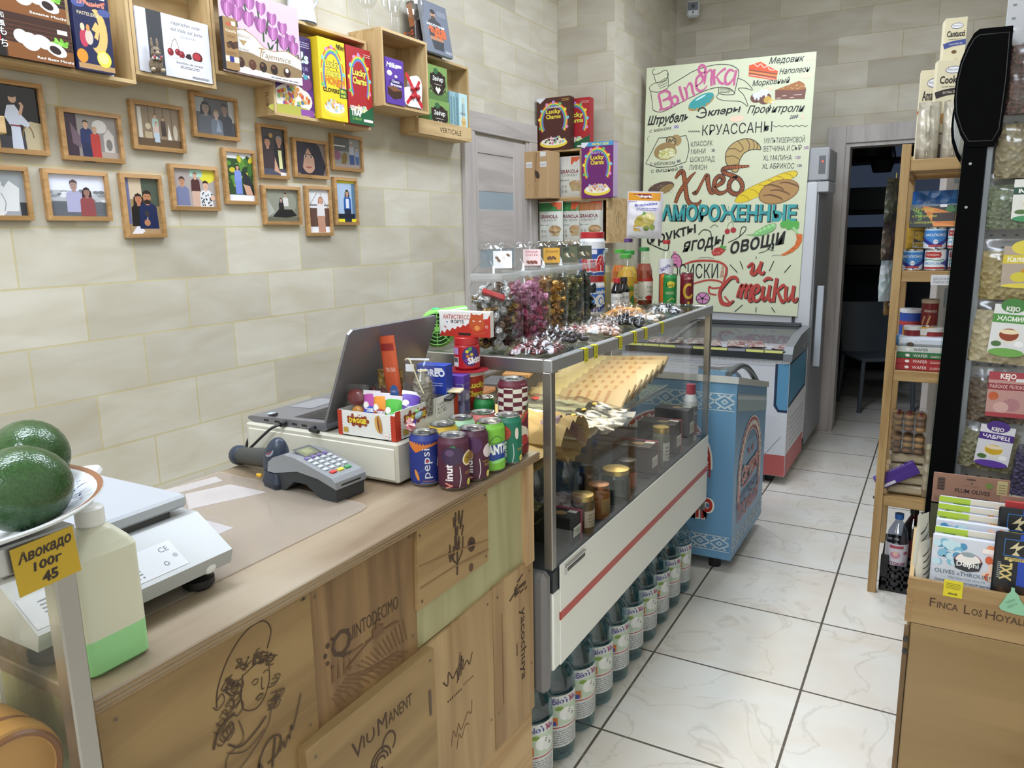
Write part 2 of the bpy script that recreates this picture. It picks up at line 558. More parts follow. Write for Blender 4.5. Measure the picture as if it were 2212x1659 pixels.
SY = blocks('limestone_blocks_side', 'Y', .153, .1, '#cfc9ba', '#b3ac9c', '#c6bc98', .37, .1735, .0032)
SX = blocks('limestone_blocks_back', 'X', .008, .05, '#cbc5b7', '#aaa395', '#b9b096', .40, .1735, .003)
FL = blocks('marble_floor_tiles', 'F', .4555, -.297, '#e4e1da', '#dfd9cf', '#5f584f', .505, .4945, .0042, .22, 0, '#a99c8c', .1)
PLASTER = C('#e4e0d4', .8, 0, .03, 6)
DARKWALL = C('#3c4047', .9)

MB().box(-2.6, -2.6, -.06, 2, 9.4, 0, FL).build('floor', kind='structure')
MB().box(-2.6, -2.6, 3.35, 2, 9.4, 3.45, PLASTER).build('ceiling', kind='structure')
MB().box(-2.44, -2.6, 0, -2.29, 6.1, 3.35, SY).build('wall_left', kind='structure')
MB().box(-2.29, 4.742, 0, -1.90, 5.99, 3.35, SY).build('pillar', kind='structure')
# the pillar's front face carries the same courses as the back wall
MB().box(-2.289, 4.738, 0, -1.8985, 4.742, 3.35, SX).build('trim_1', kind='structure')
wb = MB()
wb.box(-2.44, 5.99, 0, -.657, 6.12, 3.35, SX); wb.box(-.657, 5.99, 2.075, .28, 6.12, 3.35, SX); wb.box(.28, 5.99, 0, .75, 6.12, 3.35, SX)
wb.build('wall_back', kind='structure')
XR = .30
MB().box(XR, -2.6, 0, XR + .1, 5.99, 3.35, PLASTER).build('wall_right', kind='structure')
MB().box(-2.44, -2.6, 0, XR, -2.5, 3.35, PLASTER).build('wall_front', kind='structure')

# the doorway in the back wall: casing, the leaf standing open, and the unlit room behind
GREY = wood('grey_laminate', '#b9b1ac', '#a59d99', 'Z', .8, .5)
GREYH = wood('grey_laminate_across', '#b9b1ac', '#a59d99', 'Y', .8, .5)
c = MB()
c.box(-.775, 5.955, 0, -.657, 5.99, 2.19, GREY, .003); c.box(-.657, 5.955, 2.075, .28, 5.99, 2.19, GREY, .003)
c.box(-.657, 5.97, 0, -.628, 6.12, 2.075, GREY); c.box(-.628, 5.97, 2.05, .28, 6.12, 2.075, GREY); c.box(.25, 5.97, 0, .28, 6.12, 2.05, GREY)
c.box(.28, 5.955, 0, .299, 5.99, 2.19, GREY, .003)
c.build('trim_2', kind='structure')
# open leaf
FROST = C('#6f7f8a', .25)
d = thing('door_2', 'open grey door leaf with frosted strips behind the wooden rack', 'door', (.22, 5.93, 0), math.radians(247))
d['kind'] = 'structure'
M = WM[d]
q = MB(M); q.box(0, -.02, .01, .11, .02, 2.02, GREY, .003); q.box(.55, -.02, .01, .66, .02, 2.02, GREY, .003)
for z0, z1 in ((.01, .16), (.28, .62), (.74, 1.0), (1.12, 1.38), (1.5, 1.75), (1.87, 2.02)): q.box(.11, -.014, z0, .55, .014, z1, GREYH)
lf = q.build('leaf', d)
q = MB(M)
for z0 in (.16, .62, 1.0, 1.38, 1.75): q.box(.11, -.006, z0, .55, .006, z0 + .12, FROST)
q.build('frosted_glass', lf)
rb = MB()
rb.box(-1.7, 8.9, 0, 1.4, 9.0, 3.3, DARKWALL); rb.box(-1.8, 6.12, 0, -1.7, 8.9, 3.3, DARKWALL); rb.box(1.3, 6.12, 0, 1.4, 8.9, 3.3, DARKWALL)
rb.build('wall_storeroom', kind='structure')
# dusk window of the storeroom
MB().box(-.95, 8.88, 1.5, .4, 8.9, 2.62, C('#56637c', .5, emit=.22)).build('window_1', kind='structure')

# ------------------------------------------------------------------ closed door in the left wall
d = thing('door_1', 'closed grey laminate door with two frosted strips beside the cereal shelf', 'door', (-2.29, 3.95, 0))
d['kind'] = 'structure'
q = MB()
q.box(-2.29, 3.545, 0, -2.262, 3.645, 2.045, GREY, .003); q.box(-2.29, 4.285, 0, -2.262, 4.385, 2.045, GREY, .003)
q.box(-2.29, 3.545, 2.045, -2.262, 4.385, 2.15, GREYH, .003)
q.box(-2.29, 3.645, 0, -2.272, 3.668, 2.045, GREY); q.box(-2.29, 4.25, 0, -2.272, 4.285, 2.045, GREY)
q.build('door_frame', d)
q = MB()
q.box(-2.29, 3.668, 0, -2.279, 3.70, 2.03, GREY, .002); q.box(-2.29, 4.10, 0, -2.279, 4.25, 2.03, GREY, .002)
zs = [(0, .18, 1), (.18, .48, 0), (.6, .85, 0), (.97, 1.08, 0), (1.08, 1.31, 0), (1.41, 1.635, 0), (1.735, 1.94, 0), (1.94, 2.03, 1)]
for z0, z1, f in zs: q.box(-2.29, 3.70, z0, -2.279 if f else -2.2835, 4.10, z1, GREYH, .0015)
lf = q.build('leaf', d)
q = MB()
for z0, z1 in ((.48, .6), (.85, .97), (1.31, 1.41), (1.635, 1.735)): q.box(-2.29, 3.70, z0, -2.2855, 4.10, z1, C('#93a0a8', .2))
q.build('frosted_glass', lf)
q = MB(); q.cyl(.024, 0, .008, STEEL, 16); q.tube([(0, 0, .008), (0, 0, .04), (.0, .1, .04)], .008, STEEL)
for i, p in enumerate(q.v): q.v[i] = V((-2.279 + p.z, 4.17 - p.y, .98 + p.x))
q.build('door_handle', lf)

# ------------------------------------------------------------------ what stands dimly in the storeroom
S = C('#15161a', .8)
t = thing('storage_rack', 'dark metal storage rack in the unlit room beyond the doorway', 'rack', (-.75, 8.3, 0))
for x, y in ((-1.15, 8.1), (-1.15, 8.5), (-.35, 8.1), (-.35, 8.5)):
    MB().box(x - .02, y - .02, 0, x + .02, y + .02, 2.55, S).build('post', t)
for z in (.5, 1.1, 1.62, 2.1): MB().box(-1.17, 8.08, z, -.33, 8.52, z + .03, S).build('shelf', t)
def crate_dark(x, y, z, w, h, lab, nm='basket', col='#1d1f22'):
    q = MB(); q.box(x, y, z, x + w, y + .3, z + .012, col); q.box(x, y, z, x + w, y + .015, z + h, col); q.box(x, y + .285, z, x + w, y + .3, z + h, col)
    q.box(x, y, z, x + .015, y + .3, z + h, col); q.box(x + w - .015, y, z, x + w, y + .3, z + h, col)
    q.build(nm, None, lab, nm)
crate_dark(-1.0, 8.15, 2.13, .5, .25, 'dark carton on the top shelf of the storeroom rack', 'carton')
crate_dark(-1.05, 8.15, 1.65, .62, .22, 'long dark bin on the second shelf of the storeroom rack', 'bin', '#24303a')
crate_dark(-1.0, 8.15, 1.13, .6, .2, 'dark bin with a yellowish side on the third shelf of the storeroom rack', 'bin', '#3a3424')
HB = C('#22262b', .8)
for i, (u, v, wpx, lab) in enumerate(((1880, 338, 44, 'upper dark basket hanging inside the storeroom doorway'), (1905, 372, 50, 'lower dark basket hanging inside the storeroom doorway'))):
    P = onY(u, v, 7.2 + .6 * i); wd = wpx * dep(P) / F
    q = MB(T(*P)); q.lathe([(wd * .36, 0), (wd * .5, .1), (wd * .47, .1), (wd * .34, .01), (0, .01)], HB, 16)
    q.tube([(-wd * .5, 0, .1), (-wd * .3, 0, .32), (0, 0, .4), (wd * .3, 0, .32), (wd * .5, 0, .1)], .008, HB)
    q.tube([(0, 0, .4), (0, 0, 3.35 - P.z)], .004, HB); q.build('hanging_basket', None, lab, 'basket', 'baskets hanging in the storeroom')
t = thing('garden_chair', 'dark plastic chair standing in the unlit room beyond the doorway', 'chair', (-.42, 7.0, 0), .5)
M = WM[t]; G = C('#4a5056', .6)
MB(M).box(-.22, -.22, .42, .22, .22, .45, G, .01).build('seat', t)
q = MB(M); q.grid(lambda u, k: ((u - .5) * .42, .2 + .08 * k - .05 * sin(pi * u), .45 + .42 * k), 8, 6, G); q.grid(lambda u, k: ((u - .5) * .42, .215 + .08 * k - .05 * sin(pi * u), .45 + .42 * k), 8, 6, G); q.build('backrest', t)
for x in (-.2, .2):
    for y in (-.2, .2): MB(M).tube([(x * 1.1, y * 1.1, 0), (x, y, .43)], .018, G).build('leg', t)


# ------------------------------------------------------------------ the counter of plywood and wine-crate boards
PINE = wood('pine', '#c7a87c', '#a98657', 'Y', 1.0, .6)
PINEZ = wood('pine_upright', '#c2a27a', '#a17f55', 'Z', 1.0, .6)
PINEX = wood('pine_across', '#c7a87c', '#a98657', 'X', 1.0, .6)
OLD = wood('aged_crate_board', '#92774c', '#795e38', 'Y', .8, .6, c3='#6b5432')
OLDZ = wood('aged_crate_board_upright', '#8a6c46', '#694e30', 'Z', .8, .6)
PLY = wood('birch_plywood', '#aba67e', '#989268', 'Z', .6, .55)
TOP = wood('worn_plywood_top', '#94826b', '#745f48', 'Y', .45, .5, c3='#9f927f')
EDGE = C('#8f7452', .7, 0, .25, 200)
INK = C('#453121', .7)
INK2 = C('#6b4c30', .7)
XF = -.818
ct = thing('counter', 'plywood shop counter faced with wine crate boards', 'counter', (-1.1, 1.0, 0))
q = MB(); q.box(-1.40, .447, .959, -.815, 1.574, .98, TOP, .002)
for i in range(3): q.box(-.8152, .447, .9615 + i * .006, -.8143, 1.574, .964 + i * .006, EDGE)
q.build('countertop', ct)
q = MB(); q.box(-1.36, .45, 0, -.842, 1.545, .959, PLY); q.box(-.842, 1.505, .71, -.818, 1.545, .959, PINEZ)
q.build('body', ct)


def board(name, pts, t, m, art=None, screws=(), lab=None):
    q = MB(); fr = FX(XF - .024)
    q.prism(pts, t, fr, m)
    for y, z in screws:
        p = Pr(q, FX(XF - .024 + t), l=.0006); p.dot(y, z, .0035, C('#7d6c50', .4, .5)); p.dot(y, z, .0015, '#3a2c1c')
    if art: art(Pr(q, FX(XF - .024 + t), l=.0006))
    o = q.build(name, ct)
    if lab: o['label'] = lab


def lady(p):
    """ink head of a crowned figure with a halo, then the signature below"""
    k = lambda x, y: (.597 + (x - 590) / 300 * .135, .957 - (y - 1015) / 510 * .205)   # local sketch coordinates
    L = lambda pts, w=.0016, s=5: p.line([k(*a) for a in pts], w, INK, s)
    L([(628, 1240), (640, 1170), (690, 1085), (760, 1030), (830, 1025), (862, 1075), (840, 1140)], .0022)
    L([(735, 1180), (722, 1250), (725, 1310), (770, 1340), (810, 1320), (838, 1260), (840, 1190)], .0018)
    L([(735, 1165), (780, 1150), (840, 1165)]); L([(738, 1185), (790, 1172), (842, 1182)])
    L([(765, 1235), (780, 1228), (795, 1236)]); L([(815, 1225), (828, 1220), (836, 1228)]); L([(770, 1243), (782, 1248), (793, 1240)])
    L([(808, 1235), (803, 1280), (815, 1283)]); L([(775, 1305), (795, 1297), (808, 1303)], .0026); L([(780, 1312), (795, 1314), (806, 1306)])
    rd = random.Random(4)
    for i in range(26):
        a = rd.uniform(.2, 3.3); r = rd.uniform(.8, 1.25); x = 775 + 105 * r * cos(a + .3) * .9; y = 1190 - 80 * r * sin(a) * .85
        L([(x, y), (x + rd.uniform(-22, 22), y + rd.uniform(-8, 18)), (x + rd.uniform(-26, 10), y + rd.uniform(10, 34)), (x + rd.uniform(-8, 22), y + rd.uniform(18, 44))])
    for i in range(14):
        x = rd.uniform(610, 705); y = rd.uniform(1190, 1380)
        L([(x, y), (x + 24, y - 18), (x + 30, y + 12), (x + 4, y + 30), (x - 12, y + 10)])
    for i in range(9):
        x = rd.uniform(822, 870); y = rd.uniform(1260, 1370)
        L([(x, y), (x + 26, y + 8), (x + 12, y + 28), (x - 18, y + 22)])
    L([(702, 1340), (712, 1420), (650, 1440), (640, 1500), (690, 1520), (800, 1450), (830, 1390), (820, 1350)])
    L([(655, 1400), (700, 1440), (760, 1425), (810, 1395)], .003); L([(648, 1430), (720, 1470), (800, 1440)]); L([(600, 1380), (630, 1320), (690, 1300)], .004)
    # signature
    S = lambda pts, w=.0022: p.line([(.648 + (x - 780) * .00042, .80 - (y - 1350) * .00040) for x, y in pts], w, INK, 5)
    S([(785, 1620), (810, 1590), (800, 1640), (835, 1560), (845, 1500), (815, 1640), (850, 1640)], .003)
    S([(860, 1540), (850, 1490), (900, 1440), (950, 1460), (930, 1520), (880, 1530)], .003); S([(925, 1450), (900, 1560)], .004)
    S([(940, 1520), (960, 1490), (965, 1520), (985, 1480), (990, 1500), (1005, 1450), (1010, 1470), (1062, 1350)], .0022); S([(845, 1659), (925, 1612)], .005)


board('crate_panel', [(.453, .31), (.797, .31), (.801, .967), (.453, .967)], .019, OLD, lady, [(.475, .935), (.785, .95), (.782, .735), (.79, .95)], 'crate board with an ink drawing of a crowned head')


def quint(p):
    p.txt('Q', .867, .812, .046, INK, b=.01); p.txt('UINTODECIMO', .953, .826, .026, INK, w=.135)
    p.lines(.868, 1.015, .803, .813, 1, INK2)
    for i, (y, z) in enumerate(((.835, .845), (.828, .83), (.832, .815), (.842, .803), (.845, .852))): p.dot(y, z, .005 - .0005 * i, INK)
    for i in range(4): p.poly([(.838 + .014 * i, .775), (.846 + .014 * i, .775), (.842 + .014 * i, .815 - i * .006)], INK2)
    for i in range(13): p.line([(.835 + .007 * i, .768 - .003 * abs(6 - i)), (.842 + .014 * i, .742), (.85 + .016 * i, .725)], .0028, INK2)
    for i in range(12): p.line([(.90 + .012 * i, .775 + .002 * i), (.93 + .01 * i, .752)], .002, INK2)
    p.line([(.87, .78), (.92, .798), (.96, .805), (1.02, .80)], .003, INK2, 4); p.rect(.945, .80, .975, .818, INK2); p.rect(.955, .818, .963, .83, INK2)


q = [(.801, .31), (1.071, .31), (1.077, .967), (.801, .967)]
board('crate_panel', q, .016, OLDZ, quint, [(.815, .94), (1.063, .95), (1.06, .75)], 'dark crate board stamped with a vineyard')


def tree(p):
    p.line([(1.205, .815), (1.208, .86), (1.203, .935)], .006, INK, 4); rd = random.Random(2)
    for i in range(20):
        a = rd.uniform(-.024, .024); z = rd.uniform(.85, .93); p.line([(1.205 + a, z), (1.206 + a * 1.25, z + .02)], .0055, INK)
    for s in (-1, 1): p.line([(1.206, .84), (1.206 + .02 * s, .86), (1.206 + .024 * s, .89)], .004, INK, 4)
    p.ell(1.262, .86, .014, .017, '#4a3020', .4); p.ell(1.262, .86, .007, .01, '#2a1a10', .4); p.ell(1.258, .81, .008, .009, '#5a3c26')
    p.line([(1.078, .885), (1.2, .868), (1.33, .845)], .003, '#8a6a44', 5); p.line([(1.078, .84), (1.2, .836), (1.33, .822)], .003, '#8a6a44', 5)


board('crate_panel', [(1.071, .798), (1.329, .797), (1.333, .967), (1.077, .967)], .024, wood('pine_face', '#a0845a', '#83673e', 'Y', .7, .6), tree, [(1.085, .945), (1.322, .95), (1.083, .812), (1.32, .81)], 'crate board stamped with a small tree beside a dark knot')
board('plywood_panel', [(1.071, .712), (1.505, .712), (1.505, .959), (1.333, .959), (1.329, .797), (1.071, .798)], .012, PLY)


def viu(p):
    p.txt('V', .868, .625, .034, INK); p.txt('IU', .898, .632, .023, INK, w=.03); p.txt('M', .935, .63, .034, INK, w=.026); p.txt('ANENT', .987, .634, .024, INK, w=.07)
    for r in (.012, .02, .028): p.arc(.925, .575, r, r, 0, 290, .004, INK)
    p.arc(.95, .60, .018, .02, -60, 200, .004, INK); p.arc(.9, .56, .02, .022, 60, 300, .004, INK); p.rect(1.075, .575, 1.083, .63, '#4e3a22')


board('crate_panel', [(.752, .31), (1.098, .31), (1.098, .710), (.752, .714)], .036, wood('pine_face_2', '#9a7f54', '#80663f', 'Y', .55, .6), viu, [(.772, .69), (1.085, .69)], 'thick raised crate board low on the counter front')


def vald(p):
    p.line([(1.15, .60), (1.165, .585), (1.17, .612), (1.185, .59), (1.2, .60), (1.205, .575), (1.22, .625), (1.215, .58)], .0035, INK, 5)
    p.line([(1.195, .598), (1.225, .612), (1.222, .59), (1.24, .602), (1.25, .588), (1.262, .61)], .003, INK, 5); p.line([(1.215, .635), (1.2, .57)], .0025, INK)
    for i in range(7): p.dot(1.165 + .008 * i, .548, .0025, INK)
    for i in range(6): p.dot(1.225 + .007 * i, .553, .002, INK2)
    p.line([(1.17, .44), (1.18, .47), (1.19, .45), (1.2, .475), (1.21, .455), (1.235, .48), (1.25, .47), (1.255, .5)], .002, INK2, 5)
    p.line([(1.19, .42), (1.2, .45), (1.21, .435), (1.225, .455), (1.24, .45)], .002, INK2, 5)


board('crate_panel', [(1.099, .31), (1.349, .31), (1.349, .716), (1.099, .706)], .018, wood('pine_face_3', '#b1946a', '#8d7048', 'Z', .6, .6), vald, [(1.33, .69), (1.335, .40)], 'upright crate board with two ink signatures')


def yac(p):
    p.txt('yacochuya', 1.478, .515, .026, INK, w=.19, rot=-pi / 2, b=.01); p.txt('2000', 1.452, .515, .009, INK, w=.035, rot=-pi / 2)
    p.lines(1.386, 1.390, .41, .64, 34, INK2, .6)
    rd = random.Random(7); p.line([(1.425, .655), (1.46, .668), (1.505, .672)], .005, INK, 4)
    for i in range(18): y = rd.uniform(1.445, 1.50); z = rd.uniform(.65, .695); p.line([(y, z), (y + .012, z + .004)], .004, INK)


board('crate_panel', [(1.35, .31), (1.543, .31), (1.543, .718), (1.35, .718)], .020, wood('pine_face_4', '#b3966c', '#937550', 'Z', .8, .6), yac, [(1.37, .69), (1.525, .69), (1.53, .44), (1.365, .40)], 'upright crate board with lettering running downwards')
board('plinth_board', [(.453, .02), (1.543, .02), (1.543, .31), (.453, .31)], .012, PINE)

# ------------------------------------------------------------------ refrigerated glass cases
WPAN = C('#e4e6de', .35)
INNER = C('#34373a', .5)


def make_case(y0, y1, label, sx=-.96):
    xf, xb = -.79, -1.42
    t = thing('display_case', label, 'display case', (-1.1, (y0 + y1) / 2, 0))
    q = MB(); q.box(xb, y0 + .005, .385, xf - .003, y1 - .005, .60, WPAN, .004); q.box(xf - .003, y0 + .04, .387, xf, y1 - .006, .667, WPAN, .001)
    q.box(xf - .004, y0 + .04, .515, xf + .0012, y1 - .006, .537, C('#b23a2c', .35)); q.box(xb, y0 + .005, .60, xb + .03, y1 - .005, .68, WPAN)
    bp_ = q.build('base_panel', t)
    q = MB(); q.box(xb, y0 + .01, .60, xf - .006, y1 - .01, .655, INNER); q.build('well_floor', t)
    for a, b in ((y0 - .035, y0 + .005), (y1 - .005, y1 + .005)):
        MB().box(xb - .01, a, .335, xf - .006, b, .667, C('#6f6c6b', .4), .012).build('end_cap', t)
    q = MB(); q.box(xf - .006, y0 + .07, .634, xf + .004, y0 + .19, .652, C('#3a3a38', .4), .002); q.box(xf, y0 + .068, .648, xf + .007, y0 + .192, .655, CHROME, .002); q.box(xf, y0 + .068, .63, xf + .005, y0 + .073, .655, CHROME)
    q.build('handle', bp_)
    for y in (y0, y1 - .024):
        for x in (xf - .026, -1.25): MB().box(x, y, .667, x + .024, y + .024, 1.172, STEEL, .002).build('post', t)
    q = MB(); q.box(xf - .022, y0, 1.172, xf, y1 + .004, 1.203, ALU, .002); q.box(-1.25, y0, 1.172, -1.228, y1 + .004, 1.203, ALU, .002)
    for y in (y0, y1 - .020): q.box(-1.228, y, 1.168, xf - .022, y + .024, 1.203, STEEL, .002)
    q.build('top_frame', t)
    MB().box(-1.228, y0 + .024, 1.194, xf - .022, y1 - .004, 1.2, thin('tinted_glass', (.80, .88, .85), .05)).build('glass_top', t)
    MB().box(xf - .008, y0 + .024, .667, xf - .003, y1 - .024, 1.172, CLEAR).build('front_glass', t)
    for y in (y0 + .006, y1 - .012): MB().box(-1.228, y, .667, xf - .026, y + .005, 1.168, CLEAR).build('end_glass', t)
    q = MB(); q.box(xb + .02, y0 + .03, .86, sx, y1 - .03, .866, thin('shelf_glass', (.8, .86, .84), .04)); q.box(sx - .006, y0 + .03, .857, sx, y1 - .03, .869, ALU)
    q.build('glass_shelf', t)
    q = MB(); q.box(xb, y0, .667, xb + .018, y1, 1.0, C('#26292b', .5), .002); q.box(-1.25, y0 + .03, .95, -1.244, y1 - .03, 1.17, CLEAR); q.build('back_doors', t)
    q = MB(); q.box(-1.04, y0 + .12, 1.172, -1.0, y1 - .12, 1.19, C('#8d8f8e', .4), .003); q.build('lamp_housing', t)
    for x in (xb + .08, xf - .3):
        for y in (y0 + .08, y1 - .08): MB().cyl(.02, 0, .386, DARK, 12, (x, y, 0)).build('foot', t)
    return t


make_case(1.592, 3.05, 'long glass display case with a red stripe beyond the wooden counter')
make_case(-1.0, .436, 'glass display case with the plate of avocados on its top', -.815)

# ------------------------------------------------------------------ blue ice cream freezer
BLUE = C('#6d9cc2', .35); ORN = C('#c4d3dc', .4); RED = C('#b3352e', .4); NAVY = C('#2d4a86', .4)
t = thing('chest_freezer', 'blue chest freezer with red and white folk ornament', 'freezer', (-1.1, 3.55, 0))
prof = [(3.2, .062), (3.85, .062), (3.85, .735), (3.2, .868)]
fx = lambda x, y, l=0: V((l, x, y))
q = MB(); q.prism(prof, -.715, fx, BLUE, -1.55)


def ornament(p, x0, x1, y0, y1, n):
    """white woven folk band"""
    dx = (x1 - x0) / n; h = y1 - y0
    p.rect(x0, y1, x1, y1 + h * .07, ORN); p.rect(x0, y0 - h * .12, x1, y0 - h * .05, ORN)
    for i in range(n):
        c = x0 + dx * (i + .5); m = (y0 + y1) / 2; a = dx / 2; b = h / 2
        for s in (-1, 1):
            p.line([(c - a * .95, m + b * s * .1), (c, m + b * .85 * s), (c + a * .95, m + b * s * .1)], h * .13, ORN)
            p.line([(c - a * .7, m + b * s * .95), (c - a * .35, m + b * s * .6)], h * .12, ORN); p.line([(c + a * .7, m + b * s * .95), (c + a * .35, m + b * s * .6)], h * .12, ORN)
        p.poly([(c - a * .4, m), (c, m + b * .42), (c + a * .4, m), (c, m - b * .42)], ORN); p.poly([(c - a * .18, m), (c, m + b * .18), (c + a * .18, m), (c, m - b * .18)], BLUE)


def arch(p, cx, y0, r, h, w):
    pts = lambda k: [(cx - k, y0)] + [(cx - k * cos(a), h + k * sin(a)) for a in [pi * i / 16 for i in range(17)]] + [(cx + k, y0)]
    def band(a, b, c): 
        A, B = pts(a), pts(b)
        for i in range(len(A) - 1): p.poly([A[i], A[i + 1], B[i + 1], B[i]], c)
    band(r + w * .15, r - w * 1.15, '#e9e6e0'); band(r, r - w, RED)
    A = pts(r - w / 2)
    for i in range(len(A) - 1):
        for k in range(3 if 0 < i < len(A) - 2 else 4):
            u = (k + .5) / (3 if 0 < i < len(A) - 2 else 4); x = A[i][0] + (A[i + 1][0] - A[i][0]) * u; y = A[i][1] + (A[i + 1][1] - A[i][1]) * u
            g = w * .3
            if k % 2: p.line([(x - g, y - g), (x + g, y + g)], w * .14, '#e9e6e0'); p.line([(x - g, y + g), (x + g, y - g)], w * .14, '#e9e6e0')
            else: p.poly([(x - g, y), (x, y + g), (x + g, y), (x, y - g)], '#e9e6e0')
    for sx in (-1, 1):
        for k in range(5): x = cx + sx * (r - w * (.05 + .22 * k)); p.line([(x, y0 - .001), (x, y0 - .035)], .006, RED)


# face towards the camera (plane Y = 3.2)
p = Pr(q, FY(3.2), l=.0006)
ornament(p, -1.5, -.722, .745, .81, 9); ornament(p, -1.5, -.722, .105, .165, 9)
arch(p, -1.03, .47, .215, .5, .055)
p.txt('мороженое', -1.03, .36, .05, NAVY, w=.38, b=.03); p.txt('ПЛОМБИР', -1.03, .245, .085, '#f2efe9', w=.475, b=.07); p.txt('ПЛОМБИР', -1.03, .245, .085, RED, w=.46, b=.03)
# face towards the aisle (plane X = -.715)
p = Pr(q, FX(-.715), l=.0006)
ornament(p, 3.205, 3.845, .10, .155, 8)
z = lambda y: .868 - (y - 3.2) * .2046
p.poly([(3.205, z(3.2) - .05), (3.845, z(3.85) - .05), (3.845, z(3.85) - .052 - .075), (3.205, z(3.2) - .052 - .075)], '#9db4bd')
p.poly([(3.205, z(3.2) - .06), (3.845, z(3.85) - .06), (3.845, z(3.85) - .065 - .01), (3.205, z(3.2) - .065 - .01)], ORN)
arch(p, 3.515, .30, .235, .41, .05)
for i, (s, yy) in enumerate((('БЕЛОРУССКИЕ', .575), ('ТРАДИЦИИ', .55))): p.txt(s, 3.515, yy, .014, '#5b6f80', w=.15)
for s in (-1, 1): p.poly([(3.52 + s * .02, .49), (3.52 + s * .05, .55), (3.52 + s * .03, .50), (3.52 + s * .07, .52), (3.52 + s * .035, .475)], RED)
for dx_, col, bb in ((0, '#e8d9d0', .085), (0, RED, .03)): p.txt('Святаяр', 3.515, .385, .062, col, w=.36, rot=.05, sh=.25, b=bb)
p.line([(3.36, .36), (3.45, .355), (3.6, .375), (3.69, .40)], .012, RED, 5)
p.txt('мороженое', 3.51, .295, .04, NAVY, w=.36, b=.03); p.txt('ПЛОМБИР', 3.51, .205, .068, RED, w=.44, b=.02)
q.build('cabinet', t)
q = MB(); RIM = C('#c9cbc8', .3)
q.prism([(3.19, .862), (3.86, .725), (3.86, .752), (3.19, .892)], -.708, fx, RIM, -1.555); q.build('rim', t)
q = MB(); q.grid(lambda u, k: (-1.53 + u * .78, 3.24 + k * .56, .9 - .13 * k + .05 * sin(pi * k)), 12, 10, CLEAR); q.build('glass_lid', t)
q = MB(); q.tube([(-.76, 3.23 + .57 * k / 10, .893 - .128 * k / 10 + .055 * sin(pi * k / 10)) for k in range(11)], .016, C('#4a4d4e', .4), flat=.8); q.build('lid_frame', t)
for x in (-1.45, -.8):
    for y in (3.27, 3.78): MB().cyl(.028, 0, .062, BLACK, 14, (x, y, 0)).build('caster', t)
q = MB(T(-1.0, 3.2, .12, rx=pi / 2)); q.cyl(.022, 0, .012, C('#b9b7b0', .4), 18); q.build('drain_cap', t)

# ------------------------------------------------------------------ white freezer wrapped as a little bus
BW = C('#d3d3d8', .35); TRIM = C('#75787b', .35); BD = C('#24344c', .4); GLB = C('#5f94b6', .25); PINK = C('#b85a58', .4)
t = thing('chest_freezer', 'white chest freezer wrapped like a little bus with blue windows', 'freezer', (-1.15, 4.85, 0))
q = MB(); q.box(-1.75, 4.53, .055, -.72, 5.16, .76, BW, .004)
p = Pr(q, FY(4.53), l=.0006)
p.rect(-1.745, .058, -.722, .185, PINK)
p.poly([(-1.12, .69), (-1.05, .70), (-.995, .65), (-.845, .36), (-.85, .325), (-.88, .315), (-1.25, .30), (-1.25, .69)], BD)
p.poly([(-1.12, .672), (-1.06, .68), (-1.02, .645), (-.868, .36), (-.88, .335), (-1.25, .32), (-1.25, .672)], GLB)
p.poly([(-1.09, .34), (-.985, .50), (-.965, .465), (-1.04, .335)], '#9fc3d6'); p.poly([(-1.02, .333), (-.945, .44), (-.925, .40), (-.965, .333)], '#9fc3d6')
p.poly([(-.80, .73), (-.722, .735), (-.722, .445), (-.775, .445), (-.80, .48)], BD); p.poly([(-.785, .73), (-.722, .735), (-.722, .46), (-.77, .46), (-.785, .49)], GLB)
for i in range(4): p.rect(-.96, .245 + .018 * i, -.87, .25 + .018 * i, '#8d8d92')
p.line([(-.845, .17), (-.75, .30)], .003, '#8d8d92'); p.rect(-1.74, .715, -.80, .722, '#b9b9be'); p.line([(-1.2, .70), (-1.0, .71)], .004, '#b0b0b6')
for i in range(30): p.dot(-1.72 + .033 * i, .738, .003, '#a9a9ae')
p.dot(-.945, .13, .105, '#1c1c1e', 24); p.dot(-.945, .125, .058, '#8f9294', 20); p.dot(-.945, .125, .04, '#b9bcbd', 20); p.dot(-.945, .125, .014, '#4e5052')
p = Pr(q, FX(-.72), l=.0006)
p.poly([(4.535, .74), (5.15, .75), (5.15, .50), (4.535, .47)], BD); p.poly([(4.535, .725), (5.13, .735), (5.13, .52), (4.535, .49)], '#477f9c')
p.rect(4.535, .058, 5.155, .19, PINK)
for i in range(6): p.rect(4.536, .21 + .04 * i, 4.548, .235 + .04 * i, '#a2593a')
p.lines(4.62, 5.1, .22, .42, 6, '#b2b2ba', .3)
q.build('cabinet', t)
prof = [(4.50, .757), (4.50, .795), (4.535, .835), (4.80, .875), (5.17, .885), (5.17, .757)]
q = MB(); q.prism(prof, -.705, fx, TRIM, -.755); q.prism(prof, -1.715, fx, TRIM, -1.765); q.box(-1.73, 4.505, .757, -.745, 4.54, .812, C('#2a2c2e', .35), .004); q.box(-1.73, 5.14, .757, -.745, 5.17, .885, TRIM)
q.build('rim', t)
q = MB(); q.grid(lambda u, k: (-1.715 + u * .96, 4.54 + k * .6, .83 + .055 * sin(pi * k / 2)), 10, 10, CLEAR); q.build('glass_lid', t)
q = MB(); q.tube([(-1.42, 4.53 + .6 * k / 10, .835 + .055 * sin(pi * k / 20)) for k in range(11)], .012, TRIM); q.tube([(-1.7, 5.13, .893), (-.76, 5.13, .893)], .012, BLACK)
q.tube([(-1.7, 5.05, .893), (-.76, 5.05, .893)], .008, BLACK); q.build('lid_frame', t)
q = MB(); p = Pr(q, FY(4.504, 0, 0), l=.0006)
